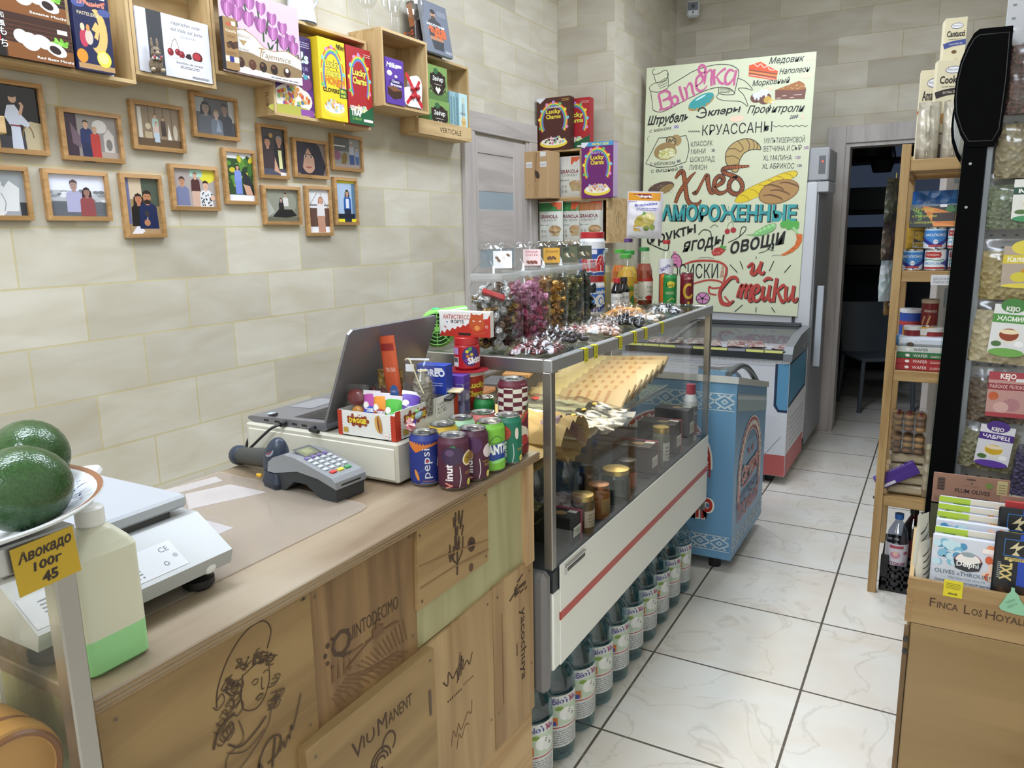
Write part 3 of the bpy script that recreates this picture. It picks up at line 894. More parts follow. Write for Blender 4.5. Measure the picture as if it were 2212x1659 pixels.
for i in range(9): p.rect(-1.70 + .105 * i, .797, -1.60 + .105 * i, .811, '#d8d77a' if i not in (3, 6) else '#8e8d97')
q.build('price_strip', t)
for x in (-1.65, -.82):
    for y in (4.62, 5.08): MB().cyl(.025, 0, .056, BLACK, 14, (x, y, 0)).build('caster', t)
rd = random.Random(5)
FR = foil('frozen_packs', '#7a3a3c', '#c9c4be', 55, .3)
for i in range(7):
    q = MB(T(-1.6 + .13 * i, 4.72 + .02 * (i % 3), .785, rd.uniform(-.4, .4), rx=-1.5)); bag(q, .11, .2, .03, FR, i)
    q.build('frozen_pack', None, 'frozen pack in a clear wrapper lying under the lid of the white freezer', 'frozen food', 'frozen packs in the white freezer')

# ------------------------------------------------------------------ tall white fridge with the hand-lettered bakery board on its front
FW = C('#c3c4c8', .35, 0, .03, 5)
t = thing('upright_fridge', 'tall pale upright fridge behind the hand-lettered board', 'fridge', (-1.3, 5.55, 0))
q = MB(); q.box(-1.86, 5.24, .08, -.72, 5.93, 1.99, FW, .006); q.box(-.74, 5.24, .08, -.715, 5.92, 1.8, C('#85868a', .4)); q.build('cabinet', t)
for a, b in ((-1.855, -.835), (-.815, -.725)): MB().box(a, 5.215, .12, b, 5.24, 1.78, FW, .004).build('door', t)
q = MB(); q.box(-.835, 5.232, .12, -.815, 5.24, 1.78, C('#55585d', .4)); q.build('door_gap', t)
q = MB(); q.box(-.80, 5.225, 1.79, -.665, 5.6, 1.99, C('#9a9b9e', .4), .008); q.box(-.80, 5.225, 1.72, -.66, 5.56, 1.785, C('#aaabae', .35), .004)
p = Pr(q, FY(5.225), l=.0006); p.rect(-.725, 1.83, -.685, 1.94, '#5b5c5f'); cbx = q.build('control_box', t)
q = MB(T(-.703, 5.224, 1.905, rx=pi / 2)); q.cyl(.005, 0, .003, C('#ff3a28', .4, emit=3), 10); q.build('indicator_light', cbx)
q = MB(); q.box(-.70, 5.30, .60, -.66, 5.33, 1.13, C('#aeb3ba', .35), .003); q.build('side_bracket', t)
for x in (-1.8, -.78):
    for y in (5.3, 5.87): MB().cyl(.025, 0, .08, DARK, 12, (x, y, 0)).build('foot', t)


# ------------------------------------------------------------------ the hand-lettered bakery board on the fridge doors
YS = 5.2
PAPER = C('#cfd2b4', .45)
t = thing('menu_board', 'large cream hand-lettered bakery and frozen food board on the fridge', 'sign', (-1.32, YS, .95))
q = MB(); q.prism([(-1.876, .964), (-.799, .937), (-.772, 2.551), (-1.849, 2.578)], .012, FY(5.212), PAPER); q.build('board', t)
q = MB(); p = Pr(q, FY(YS), l=.0006, step=.000004)
SA = lambda x, y: (1370 + x / 4.878, 90 + y / 4.878)      # two sketches of the board
SB = lambda x, y: (1370 + x / 4.61, 360 + y / 4.61)


def W2(S, a):
    P = onY(*S(a[0], a[1]), YS); return (P.x, P.z, *a[2:])


def ln(S, pts, w, c, s=5, closed=False): p.line([W2(S, a) for a in pts], w * .00063, c, s, closed)
def pg(S, pts, c): p.poly([W2(S, a)[:2] for a in pts], c)
def el(S, x, y, rx, ry, c, a=0): P = W2(S, (x, y)); p.ell(P[0], P[1], rx * .00063, ry * .00063, c, math.radians(a))


def tx(S, s, x0, y0, x1, y1, h, c, **k):
    a, b = V(W2(S, (x0, y0))), V(W2(S, (x1, y1))); m = (a + b) / 2
    p.txt(s, m.x, m.y, h * .00063, c, w=(b - a).length, rot=atan2(b.y - a.y, b.x - a.x), **k)


K = '#191a1c'; PK = '#c2628f'; TEAL = '#3a9a9c'; BR = '#a65a31'; RD = '#b23f37'
A, B = SA, SB
# ribbon
ln(A, [(360, 470), (500, 385), (650, 300), (850, 245), (1000, 245), (1085, 285), (1102, 330), (1085, 420), (1055, 550)], 7, K)
ln(A, [(197, 722), (260, 742), (340, 722), (560, 605), (760, 512), (900, 480), (1000, 492), (1045, 525), (1050, 555), (960, 560), (890, 545)], 7, K)
ln(A, [(218, 285), (193, 310), (205, 345), (260, 335), (325, 300), (355, 322), (352, 380), (300, 420), (210, 440), (160, 485), (180, 522), (250, 532), (320, 505), (360, 470), (352, 335)], 6, K)
ln(A, [(172, 520), (186, 610), (197, 722)], 6, K); ln(A, [(207, 350), (228, 428)], 6, K)
ln(A, [(1090, 385), (1170, 418), (1248, 508), (1170, 490), (1095, 497), (1155, 565), (1197, 682), (1120, 632), (960, 622), (885, 602), (870, 575), (890, 545), (888, 478)], 6, K)
for i in range(4): ln(A, [(240 + 10 * i, 440 + 18 * i), (350, 375 + 28 * i)], 5, K); ln(A, [(900, 492 + 14 * i), (985, 497 + 13 * i), (1030 - 12 * i, 520 + 8 * i)], 4, K)
# the pink heading
for s in ([(258, 565), (275, 640), (290, 718)], [(250, 560, .7), (320, 520), (372, 540), (365, 590), (300, 625, .7)], [(300, 622, .7), (360, 600), (395, 635), (375, 690), (262, 722, .7)],
          [(372, 548), (390, 610), (412, 668)], [(388, 610, .6), (430, 575), (462, 610), (450, 650), (412, 666, .6)], [(476, 470), (500, 560), (528, 632)],
          [(522, 478, .6), (548, 520), (560, 608)], [(540, 520, .5), (580, 440, .8), (605, 460), (618, 530), (640, 575, .6)],
          [(655, 470, .5), (715, 420, .8), (722, 372), (690, 355), (655, 400), (655, 480), (690, 522), (740, 500, .6), (768, 462, .4)],
          [(748, 320, .6), (700, 332), (680, 295), (705, 250), (742, 262), (752, 320), (745, 400), (738, 452, .5)], [(752, 345, .5), (800, 300, .8), (822, 330), (812, 400), (815, 468, .8)],
          [(845, 290), (840, 370), (845, 455)], [(850, 385, .5), (915, 315, .8), (965, 282)], [(868, 372, .6), (905, 430), (945, 442, .7), (975, 415, .4)],
          [(1055, 312, .6), (1005, 300), (962, 365), (965, 440), (1005, 440), (1050, 380, .5)], [(1078, 300), (1058, 380), (1052, 462, .8)]):
    ln(A, s, 27, PK)
# eclair, cakes and profiteroles
el(A, 705, 640, 145, 62, '#a98a52', 22); el(A, 705, 622, 140, 55, TEAL, 22); el(A, 700, 590, 60, 9, '#bfe3e4', 24)
for x, y in ((640, 690), (690, 680), (740, 660), (790, 620)): el(A, x, y, 15, 26, TEAL)
pg(A, [(1210, 252), (1330, 210), (1515, 312), (1495, 410), (1205, 365)], '#e0562c'); pg(A, [(1210, 290), (1510, 335), (1506, 350), (1208, 305)], '#8a5138'); pg(A, [(1208, 325), (1504, 372), (1500, 385), (1206, 340)], '#8a5138'); pg(A, [(1208, 308), (1506, 353), (1503, 370), (1207, 323)], '#ea8a4e')
ln(A, [(1255, 225), (1300, 262), (1330, 235), (1370, 275), (1400, 255), (1430, 295), (1480, 300)], 6, '#f3e3d8'); ln(A, [(1215, 350), (1300, 362), (1490, 400)], 4, '#f6e3d3')
pg(A, [(1485, 510), (1740, 412), (1790, 440), (1812, 500), (1795, 605), (1485, 610)], '#74483a'); pg(A, [(1485, 510), (1740, 412), (1790, 440), (1810, 495), (1720, 512)], '#a2662f')
rd = random.Random(3)
for i in range(22): x, y = rd.uniform(1560, 1790), rd.uniform(455, 500); ln(A, [(x, y), (x + 10, y - 3)], 4, '#d8b98a', 0)
for x, y in ((1500, 597), (1560, 572), (1640, 590), (1680, 562), (1720, 560)): ln(A, [(x, y), (x + 45, y - 4)], 5, '#e6d7cf', 0)
el(A, 1290, 590, 62, 50, '#6b4438'); el(A, 1375, 600, 65, 55, '#6b4438'); el(A, 1295, 562, 45, 28, '#d9d8ef'); el(A, 1365, 535, 52, 30, '#d9d8ef')
for x, y in ((1275, 590), (1310, 595), (1340, 565), (1390, 570)): el(A, x, y, 12, 22, '#d9d8ef')
el(A, 1405, 612, 38, 34, '#c8a24c'); el(A, 1450, 630, 32, 20, '#d8bf6a'); el(A, 1462, 638, 14, 12, '#f0ead2')
for a in ((1860, 168, 52, 22), (1815, 358, 65, 24), (1430, 492, 50, 14), (1082, 812, 70, 30), (1775, 790, 16, 16)): el(A, *a, '#f2cdb4')
tx(A, 'Медовик', 1420, 235, 1780, 205, 58, K, sh=.25, b=.01); tx(A, 'Наполеон', 1528, 345, 1840, 315, 52, K, sh=.25, b=.01); tx(A, 'Морковный', 1245, 470, 1630, 432, 52, K, sh=.2, b=.01)
tx(A, 'клеры', 775, 783, 1110, 740, 62, K, sh=.3, b=.03); ln(A, [(672, 738), (695, 705), (735, 700), (758, 735), (748, 785), (700, 802), (655, 785)], 14, K); ln(A, [(700, 752), (752, 746)], 11, K); tx(A, 'Профитроли', 1190, 755, 1775, 735, 70, K, sh=.3, b=.012); tx(A, 'Штрубель', 140, 880, 560, 835, 85, K, sh=.3, b=.03)
tx(A, '2000', 1635, 815, 1722, 805, 32, '#2b2350', sh=.3, b=.02); pg(A, [(405, 885), (475, 875), (475, 912), (405, 920)], '#e3ddec'); tx(A, '100', 418, 914, 470, 908, 28, '#3a2a5c', b=.03)
tx(A, 'с маком', 160, 962, 385, 925, 36, '#2a2b2d', sh=.2); tx(A, 'КРУАССАНЫ', 715, 990, 1450, 950, 100, K, b=.0)
for x0, x1, y0, y1 in ((572, 695, 945, 945), (1465, 1830, 890, 885)): ln(A, [(x0 + (x1 - x0) * i / 12, y0 + (y1 - y0) * i / 12 + (8 if i % 2 else -6)) for i in range(13)], 5, K)
for s, x0, y0, x1, y1 in (('КЛАССИК', 598, 1110, 825, 1092), ('МИНИ', 598, 1188, 750, 1178), ('ШОКОЛАД', 590, 1268, 845, 1262), ('ЛИМОН', 578, 1352, 765, 1348), ('МУЛЬТИЗЕРНОВОЙ', 1368, 1072, 1795, 1058), ('ВЕТЧИНА И СЫР', 1362, 1158, 1762, 1144), ('XL МАЛИНА', 1355, 1252, 1658, 1248), ('XL АБРИКОС', 1345, 1340, 1685, 1336)):
    tx(A, s, x0, y0, x1, y1, 50, '#3b3c3c')
for s, x0, y0, x1, y1, c in (('28', 815, 1160, 848, 1158, '#2b2350'), ('100', 1790, 1134, 1838, 1130, '#8b5a94'), ('100', 1700, 1236, 1752, 1234, '#8b5a94'), ('100', 1720, 1322, 1765, 1320, '#3a3560'), ('80', 452, 1275, 490, 1270, '#3a3560'), ('100', 475, 1340, 515, 1332, '#3a3560')):
    tx(A, s, x0, y0, x1, y1, 28, c, b=.02)
tx(A, 'с яблоком', 165, 1310, 430, 1292, 40, '#2a2b2d', sh=.1); tx(A, 'с вишней', 178, 1382, 455, 1362, 40, '#2a2b2d', sh=.1)
ln(A, [(260, 1015), (190, 1150), (122, 1285), (240, 1325), (400, 1318), (548, 1265), (578, 1140), (570, 1060), (545, 988), (480, 1000), (330, 1012), (260, 1015)], 7, K, 0)
ln(A, [(165, 990), (138, 1020), (150, 1060)], 3, K)
el(A, 440, 1040, 62, 58, '#a58a5c', -20); el(A, 390, 1045, 62, 46, '#5e5138', -25); el(A, 390, 1045, 50, 34, '#c0ad80', -25)
for i in range(40): a = rd.uniform(0, 6.3); r = rd.uniform(0, 1); el(A, 390 + 48 * r * cos(a), 1045 + 32 * r * sin(a), 5, 5, '#2d2822')
el(A, 322, 1150, 122, 84, '#9c8156', 12); el(A, 345, 1178, 108, 64, '#8f7a48', 12); el(A, 345, 1180, 98, 56, '#c7c28a', 12)
for i in range(36): a = rd.uniform(0, 6.3); r = rd.uniform(0, .9); el(A, 345 + 95 * r * cos(a), 1180 + 54 * r * sin(a), 12, 9, rd.choice(['#e6e6c8', '#b5b35a', '#dcd9a8']))
# croissant
cr = [(960, 1215), (975, 1150), (1020, 1090), (1090, 1045), (1180, 1022), (1260, 1038), (1320, 1090), (1335, 1138), (1290, 1135), (1235, 1140), (1200, 1150), (1150, 1185), (1115, 1245), (1105, 1285), (1100, 1345), (1075, 1378), (1035, 1365), (1000, 1325), (968, 1275)]
pg(A, cr, '#b59a62'); ln(A, cr, 7, K, 3, True)
for s in ([(985, 1135), (1060, 1128), (1120, 1165)], [(1090, 1045), (1130, 1090), (1150, 1130), (1120, 1160)], [(1180, 1022), (1215, 1080), (1205, 1148)], [(1250, 1035), (1265, 1090), (1255, 1138)], [(1290, 1060), (1300, 1100), (1290, 1135)], [(962, 1215), (1040, 1205), (1112, 1240)], [(985, 1310), (1050, 1300), (1105, 1285)]): ln(A, s, 7, '#4c3a22')
# the rope lettering
RP = ([(410, 120, .5), (450, 62), (485, 52), (502, 130), (515, 240), (532, 330), (575, 378), (640, 368, .7), (668, 330, .4)], [(612, 52, .3), (560, 105, .7), (500, 185), (445, 270, .9), (410, 362, .8)],
      [(595, 245), (608, 262), (635, 235, .7), (690, 130, .6), (728, 88), (738, 175), (768, 258, .9), (822, 240, .5)], [(800, 205, .6), (872, 160), (888, 118), (850, 95), (808, 135), (798, 210), (840, 262), (905, 250, .7), (948, 200, .5)],
      [(1148, -6, .4), (1010, 4, .8), (925, 12), (885, 32), (905, 62), (985, 92), (1050, 130), (1078, 195), (1055, 258), (1005, 272), (955, 240), (945, 180), (975, 125), (1030, 98, .7)])
for s in RP: ln(B, s, 50, K)
for s in RP: ln(B, s, 36, BR)
for s in RP:
    c = cat([a if len(a) > 2 else (*a, 1) for a in s], 5)
    for i in range(1, len(c) - 1):
        dx, dy = c[i + 1][0] - c[i - 1][0], c[i + 1][1] - c[i - 1][1]; n = math.hypot(dx, dy) or 1; k = 19 * c[i][2]
        ln(B, [(c[i][0] - dy / n * k, c[i][1] + dx / n * k), (c[i][0] + dy / n * k, c[i][1] - dx / n * k)], 4, K, 0)
# loaves
el(B, 268, 212, 150, 62, '#5d4740', 12); el(B, 320, 222, 88, 38, '#93794c', 25)
for i in range(12): el(B, rd.uniform(150, 300), rd.uniform(180, 240), 4, 3, '#cdb99a')
for i in range(9): el(B, rd.uniform(330, 420), rd.uniform(235, 300), 2.5, 2.5, K)
pg(B, [(1000, 345), (1040, 285), (1150, 210), (1330, 130), (1480, 65), (1590, 42), (1628, 60), (1610, 95), (1540, 135), (1380, 200), (1250, 290), (1130, 345), (1040, 362)], '#dcc024')
for x, y in ((1060, 285), (1150, 225), (1240, 180), (1330, 135), (1420, 98), (1500, 68)): ln(B, [(x, y), (x + 50, y + 10), (x + 90, y + 50)], 8, '#a98a1e')
ln(B, [(1000, 345), (1040, 285), (1150, 210), (1330, 130), (1480, 65), (1590, 42), (1628, 60), (1610, 95)], 6, '#9a7c3a', 3)
el(B, 1438, 250, 202, 116, '#8a653c', 14); el(B, 1438, 250, 192, 106, '#ab8351', 14)
for x, y in ((1290, 190), (1350, 240), (1440, 165), (1280, 290)): ln(B, [(x, y, .4), (x + 80, y - 8), (x + 180, y + 25, .9), (x + 195, y + 50, .4)], 17, '#6f4c2e')
# frozen goods
tx(B, 'ЗАМОРОЖЕННЫЕ', 190, 534, 1620, 548, 150, '#20282a', b=.05); tx(B, 'ЗАМОРОЖЕННЫЕ', 180, 528, 1610, 541, 150, TEAL, b=.035)
ln(B, [(1130, 470), (1200, 490), (1330, 455)], 6, K); ln(B, [(1600, 392), (1640, 425)], 6, K)
tx(B, 'Фрукты', 130, 790, 615, 655, 110, K, sh=.2, b=.02); tx(B, 'ягоды', 480, 850, 885, 780, 130, K, sh=.3, b=.02); tx(B, 'овощи', 950, 870, 1490, 765, 150, K, sh=.3, b=.02)
ln(B, [(330, 720), (345, 780), (320, 835), (180, 780)], 12, K); ln(B, [(640, 680), (690, 630), (760, 650), (770, 760)], 9, K); ln(B, [(755, 610), (800, 578), (835, 600)], 5, K); ln(B, [(1240, 860), (1310, 840), (1360, 800), (1330, 820), (1390, 838)], 6, K); ln(B, [(935, 755), (1030, 710), (1105, 640), (1110, 600), (1070, 610), (1050, 700)], 8, K)
el(B, 928, 645, 28, 27, '#a52e33'); el(B, 988, 632, 30, 28, '#a52e33'); ln(B, [(925, 620), (940, 570), (970, 545), (965, 525)], 4, '#3b6a36'); ln(B, [(985, 605), (985, 570), (970, 545)], 4, '#3b6a36')
pg(B, [(1115, 678), (1180, 675), (1240, 630), (1330, 580), (1412, 570), (1395, 630), (1300, 678), (1200, 692)], '#7cb973')
for i in range(5): el(B, 1215 + 42 * i, 655 - 18 * i, 20, 18, '#9fd68f')
ln(B, [(1115, 678), (1180, 675), (1240, 630), (1330, 580), (1412, 570), (1395, 630), (1300, 678), (1200, 692)], 3, '#3d6a3a', 3)
for x, y, r in ((1490, 575, 36), (1530, 560, 36), (1570, 575, 36), (1610, 572, 34), (1540, 600, 30), (1590, 600, 30), (1620, 600, 22)): el(B, x, y, r, r, '#55a84c')
pg(B, [(1570, 610), (1600, 600), (1640, 665), (1610, 665)], '#9ccf8e')
pg(B, [(1610, 672), (1675, 670), (1672, 740), (1640, 800), (1580, 850), (1500, 885), (1452, 882), (1530, 840), (1600, 780), (1620, 720)], '#d06a2e'); ln(B, [(1452, 882), (1400, 882), (1370, 892)], 3, K)
for x, y in ((1620, 705), (1612, 760), (1570, 812), (1530, 850)): ln(B, [(x, y), (x + 30, y + 8)], 4, '#7a3a16', 0)
pg(B, [(768, 850), (800, 815), (870, 795), (908, 800), (905, 840), (860, 880), (790, 888)], '#b23336'); pg(B, [(850, 800), (870, 775), (895, 795), (925, 790), (905, 815), (930, 830), (895, 825)], '#4d9a4a')
for i in range(12): el(B, rd.uniform(790, 890), rd.uniform(825, 870), 4, 3, '#ecc9a0')
pg(B, [(370, 950), (375, 895), (400, 870), (440, 880), (470, 930), (475, 985), (450, 1000), (390, 1000)], '#cf7ba3'); el(B, 403, 856, 20, 14, '#cf7ba3'); ln(B, [(370, 960), (375, 895), (400, 870), (440, 880), (470, 930), (475, 985)], 8, K)
for y in (905, 935, 965): ln(B, [(385, y), (440, y + 6)], 4, K, 0)
# red ribbon, sausage slice and the last words
ln(B, [(470, 985, .5), (580, 945), (700, 935), (830, 945), (910, 990), (915, 1060), (890, 1150)], 22, RD); ln(B, [(500, 1200), (640, 1150), (760, 1128), (870, 1150), (860, 1200), (780, 1210), (748, 1195), (750, 1260), (820, 1275)], 18, RD)
ln(B, [(640, 910), (720, 903), (800, 915)], 4, '#5a5a50'); ln(B, [(930, 1000), (930, 1060), (905, 1120)], 5, K)
for i in range(9): ln(B, [(850 + 3 * i, 1100 - 14 * i), (895, 1092 - 12 * i)], 5, RD, 0)
tx(B, 'СОСИСКИ', 290, 1112, 835, 1110, 150, K)
el(B, 685, 1310, 78, 66, K); el(B, 685, 1310, 70, 58, '#c884b0'); el(B, 680, 1312, 16, 14, K)
for a in (20, 90, 160, 230, 310): ln(B, [(680, 1312), (680 + 66 * cos(a / 57.3), 1312 + 54 * sin(a / 57.3))], 7, K, 0)
ST = ([(1125, 1000, .5), (1175, 965), (1180, 1010), (1165, 1058), (1195, 1068), (1240, 1010), (1268, 945, .8)], [(1268, 945), (1245, 1040), (1275, 1062), (1300, 1040, .4)],
      [(1030, 1150, .7), (1015, 1105), (960, 1108), (900, 1170), (850, 1250), (870, 1340), (930, 1370), (990, 1330, .5)], [(1020, 1300, .6), (1050, 1210, .7), (1075, 1175), (1070, 1240), (1055, 1310)], [(1075, 1240, .6), (1110, 1180), (1120, 1200), (1105, 1310)], [(1125, 1230, .6), (1160, 1180), (1170, 1210), (1145, 1330), (1180, 1330, .5)],
      [(1190, 1270, .5), (1235, 1235), (1240, 1190), (1210, 1185), (1180, 1250), (1195, 1330), (1240, 1325, .6), (1270, 1270, .4)], [(1290, 1190), (1275, 1270), (1290, 1330), (1330, 1270, .6), (1352, 1180)], [(1352, 1180), (1335, 1290), (1355, 1335), (1380, 1310, .5)], [(1285, 1140, .6), (1330, 1110), (1375, 1120, .6)],
      [(1420, 1110), (1400, 1230), (1385, 1345)], [(1405, 1250, .5), (1470, 1190), (1500, 1175, .7)], [(1425, 1235, .6), (1460, 1320), (1480, 1345), (1510, 1310, .5)], [(1515, 1190), (1505, 1290), (1530, 1330), (1570, 1260, .6), (1590, 1190)], [(1590, 1185), (1575, 1300), (1600, 1340), (1628, 1300, .5)])
for s in ST: ln(B, [(a[0] + 9, a[1] + 9, *(a[2:] or (1,))) for a in s], 30, K)
for s in ST: ln(B, s, 33, RD)
ln(B, [(850, 1250), (850, 1330), (880, 1375), (960, 1375), (900, 1290)], 16, RD)
for s in ([(955, 975), (1030, 1055)], [(1055, 940), (1085, 1020)], [(1215, 895), (1215, 915)], [(1392, 940), (1345, 1040)], [(1560, 980), (1495, 1055)], [(1080, 1375), (1000, 1445)], [(1215, 1400), (1212, 1450)], [(1368, 1400), (1402, 1452)]): ln(B, s, 8, K, 0)
q.build('lettering', t)['label'] = 'painted lettering and food drawings'


# ------------------------------------------------------------------ wine crates hung on the left wall as shelves
XB = -2.289
CR = wood('crate_pine', '#c8ac7e', '#ab8a5a', 'Y', 1.1, .65)
CRZ = wood('crate_pine_upright', '#c8ac7e', '#ab8a5a', 'Z', 1.1, .65)


def wcrate(label, y0, y1, z0, z1, xf, front=0, art=None, th=.011):
    t = thing('wine_crate', label, 'wall shelf', (XB, (y0 + y1) / 2, z0), group='wine crates hung as wall shelves')
    MB().box(XB, y0, z0, xf, y1, z0 + th, CR).build('bottom_board', t)
    MB().box(XB, y0, z1 - th, xf, y1, z1, CR).build('top_board', t)
    for a in (y0, y1 - th): MB().box(XB, a, z0 + th, xf, a + th, z1 - th, CRZ).build('side_board', t)
    MB().box(XB, y0 + th, z0 + th, XB + .006, y1 - th, z1 - th, CR).build('back_board', t)
    if front: q = MB(); q.box(xf, y0, z0, xf + .009, y1, z0 + front, CR); (art and art(q)); q.build('front_board', t)
    elif art: q = MB(); art(q); q.build('stamp', t)
    return t


wcrate('wine crate shelf with the mochi boxes at the upper left corner', .95, 1.582, 1.966, 2.36, -2.19)
def yst(q):
    p = Pr(q, lambda x, y, l=0: V((XB + x, 1.585 - l, y)), l=.0003); p.txt('yacochuya', .052, 2.14, .03, INK, w=.22, rot=-pi / 2, b=.01)
wcrate('wine crate shelf with lettering on its side holding the cherry chocolates', 1.585, 1.883, 1.996, 2.34, -2.19, art=yst)
wcrate('wine crate shelf holding the tulip chocolate box', 1.887, 2.138, 2.047, 2.375, -2.19)
def dst(q): Pr(q, lambda x, y, l=0: V((XB + x, 2.140 - l, y)), l=.0003).txt('FLOR', .055, 2.0, .016, INK, w=.05, rot=-pi / 2)
wcrate('wide wine crate shelf packed with cereal boxes under the white jug', 2.140, 2.684, 1.944, 2.302, -2.19, art=dst)
wcrate('deep wine crate shelf with the brownie packet under the wine glasses', 2.69, 3.018, 2.042, 2.352, -2.116)
def vst(q): Pr(q, FX(-2.181, 2.99, 1.968), l=.0005).txt('VERTICALE', .30, .020, .024, INK, w=.19)
wcrate('low wine crate shelf with one stamped word at the right end', 3.022, 3.482, 1.968, 2.332, -2.19, .068, lambda q: vst(q))


def pbox(name, label, cat, y0, z0, wd, h, xf, dp, col, art, group=None, r=.35):
    q = MB(); q.box(xf - dp, y0, z0, xf, y0 + wd, z0 + h, col, .0015)
    if art: art(Pr(q, FX(xf, y0, z0), wd, h, r=r))
    return q.build(name, None, label, cat, group, loc=(xf - dp / 2, y0 + wd / 2, z0))


def mochi(top):
    def f(p):
        p.rect(0, 0, 1, 1, '#3a1f16' if not top else '#1d120e'); p.rect(.18, .0, 1, .34, '#7b4a22'); p.rect(0, 0, .16, 1, '#17100d')
        for i in range(5): p.rect(.18, .4 + .1 * i, 1, .43 + .1 * i, '#54301f')
        for x, y, rx, ry in ((.36, .5, .09, .16), (.47, .42, .12, .2), (.62, .46, .12, .15)): p.ell(x, y, rx, ry, '#cfccc5', -.3)
        for i in range(8): p.ell(.76 + .022 * i, .48 + .03 * (i % 3), .05, .045, '#6fae3a' if i % 2 else '#8cc652', i)
        p.ell(.78, .34, .14, .15, '#d3d0c9', -.3); p.ell(.77, .33, .075, .09, '#2c1a1a', -.3)
        for s, y in (('和', .84), ('風', .66), ('も', .46), ('ち', .20)): p.txt(s, .15, y, .1 if s in '和風' else .15, '#f4f1ea', b=.01)
        p.ell(.06, .4, .06, .13, '#b3282c'); p.txt('Sesame Mochi' if top else 'Red Bean Mochi', .76, .07, .055, '#f3efe6', w=.46, b=.02); p.rect(.82, .72, .95, .82, '#efefef')
    return f


pbox('mochi_box', 'black and brown box of red bean mochi, lower of the two', 'box of sweets', 1.165, 1.9775, .215, .112, -2.172, .05, '#2a1812', mochi(0))
pbox('mochi_box', 'dark box of sesame mochi lying on the red bean one', 'box of sweets', 1.16, 2.090, .215, .112, -2.175, .05, '#1d120e', mochi(1))


def pastel(p):
    p.rect(0, 0, 1, 1, '#1c2146'); p.rect(0, .02, 1, .09, '#b08a5c'); p.ell(.62, .53, .27, .3, '#e0b06a'); p.ell(.47, .56, .2, .25, '#1c2146')
    p.poly([(.58, .66), (.45, .55), (.56, .52), (.50, .45), (.6, .42), (.7, .6)], '#e0b06a'); p.ell(.22, .42, .12, .12, '#b53a52'); p.ell(.36, .44, .11, .1, '#c8b7a8'); p.ell(.2, .56, .06, .05, '#e9c7a4'); p.ell(.35, .56, .05, .045, '#d98a4a')
    p.ell(.72, .18, .2, .11, '#e4d24a', .3); p.ell(.7, .19, .15, .075, '#f0e68c', .3); p.ell(.12, .18, .15, .09, '#dc8a2c')
    p.txt('PASTELERIA', .4, .72, .045, '#e9d6b0', w=.6); p.line([(.1, .84), (.3, .9), (.5, .86), (.9, .93)], .03, '#c26a58', 5)
    for x, y in ((.15, .86), (.85, .8)): p.ell(x, y, .18, .05, '#49558c')
    p.txt('La Pasteleria', .5, .86, .06, '#d98a70', w=.75, sh=.2, b=.02); p.rect(.62, .965, .9, .995, '#eeeae6')


pbox('pastry_box', 'dark blue pastry box with a crescent moon face', 'box of sweets', 1.392, 1.9775, .108, .205, -2.168, .022, '#20264d', pastel)
for i, (lab, c) in enumerate((('white folder standing directly behind the moon pastry box', '#e8e8ea'), ('thin black folder behind the white folder near the crate edge', '#2a2a2c'))):
    pbox('folder', lab, 'folder', 1.43, 1.9775, .085 + .012 * i, .215 - .01 * i, -2.196 - .014 * i, .008, c, None)


def cherry(p):
    p.rect(0, 0, 1, 1, '#d6d5dc'); p.rect(.13, 0, .33, 1, '#3b3c40'); p.txt('capricho noir', .67, .86, .062, '#3c3a44', w=.42, sh=.15); p.txt('del Valle del Jerte', .67, .755, .055, '#3c3a44', w=.45, sh=.15); p.txt('COLLECTION', .68, .67, .03, '#6b6874', w=.22)
    for x, y, r in ((.42, .40, .062), (.52, .42, .055), (.575, .39, .062)): p.dot(x, y, r, '#7d1722'); p.dot(x - .012, y + .02, .018, '#c2525a')
    p.line([(.43, .46), (.46, .58), (.5, .63)], .008, '#5c4a30', 4); p.line([(.55, .45), (.52, .57), (.5, .63)], .008, '#5c4a30', 4)
    p.poly([(.62, .36), (.65, .42), (.70, .43), (.72, .36), (.69, .33)], '#2a1a1c'); p.ell(.80, .40, .075, .085, '#5e1a1e'); p.ell(.79, .41, .055, .06, '#a83038')
    p.ell(.62, .325, .3, .012, '#cfced8'); p.txt('bombón de cereza', .68, .235, .04, '#4a4854', w=.38, sh=.15); p.lines(.54, .82, .17, .22, 2, '#6b6874', .4); p.lines(.7, .95, .03, .07, 3, '#55535c', .5)


pbox('chocolate_box', 'white box of cherry chocolates with a dark stripe', 'box of chocolates', 1.60, 2.0085, .265, .185, -2.186, .03, '#d0cfd6', cherry)
q = MB(T(-2.168, 1.640, 2.0075, 1.2)); FUR = foil('speckled_fur', '#8d7c68', '#6b5c4c', 260, .8, 0, .4)
q.ell((0, 0, .022), (.02, .022, .024), FUR, 14, 9); q.ell((0, -.012, .055), (.015, .016, .018), FUR, 14, 9); q.ell((0, -.03, .05), (.007, .01, .007), '#9c8b76', 10, 6)
for s in (-1, 1): q.ell((.008 * s, -.004, .082), (.004, .006, .018), FUR, 8, 6); q.ell((.007 * s, -.027, .058), .0028, '#171310', 6, 5); q.ell((.014 * s, -.018, .004), (.007, .014, .006), '#b7a88e', 8, 5); q.ell((.012 * s, -.02, .034), (.004, .008, .006), FUR, 8, 5)
for i in range(9): q.ell((-.012 + .003 * i, -.024 - .003 * (i % 2), .036 + .003 * (i % 3)), .005, ('#cfc7c4', '#b0484c', '#5d6a80')[i % 3], 8, 5)
q.build('bunny_figurine', None, 'small grey bunny figurine with a flower scarf beside the cherry box', 'figurine', loc=(-2.16, 1.648, 2.0075))


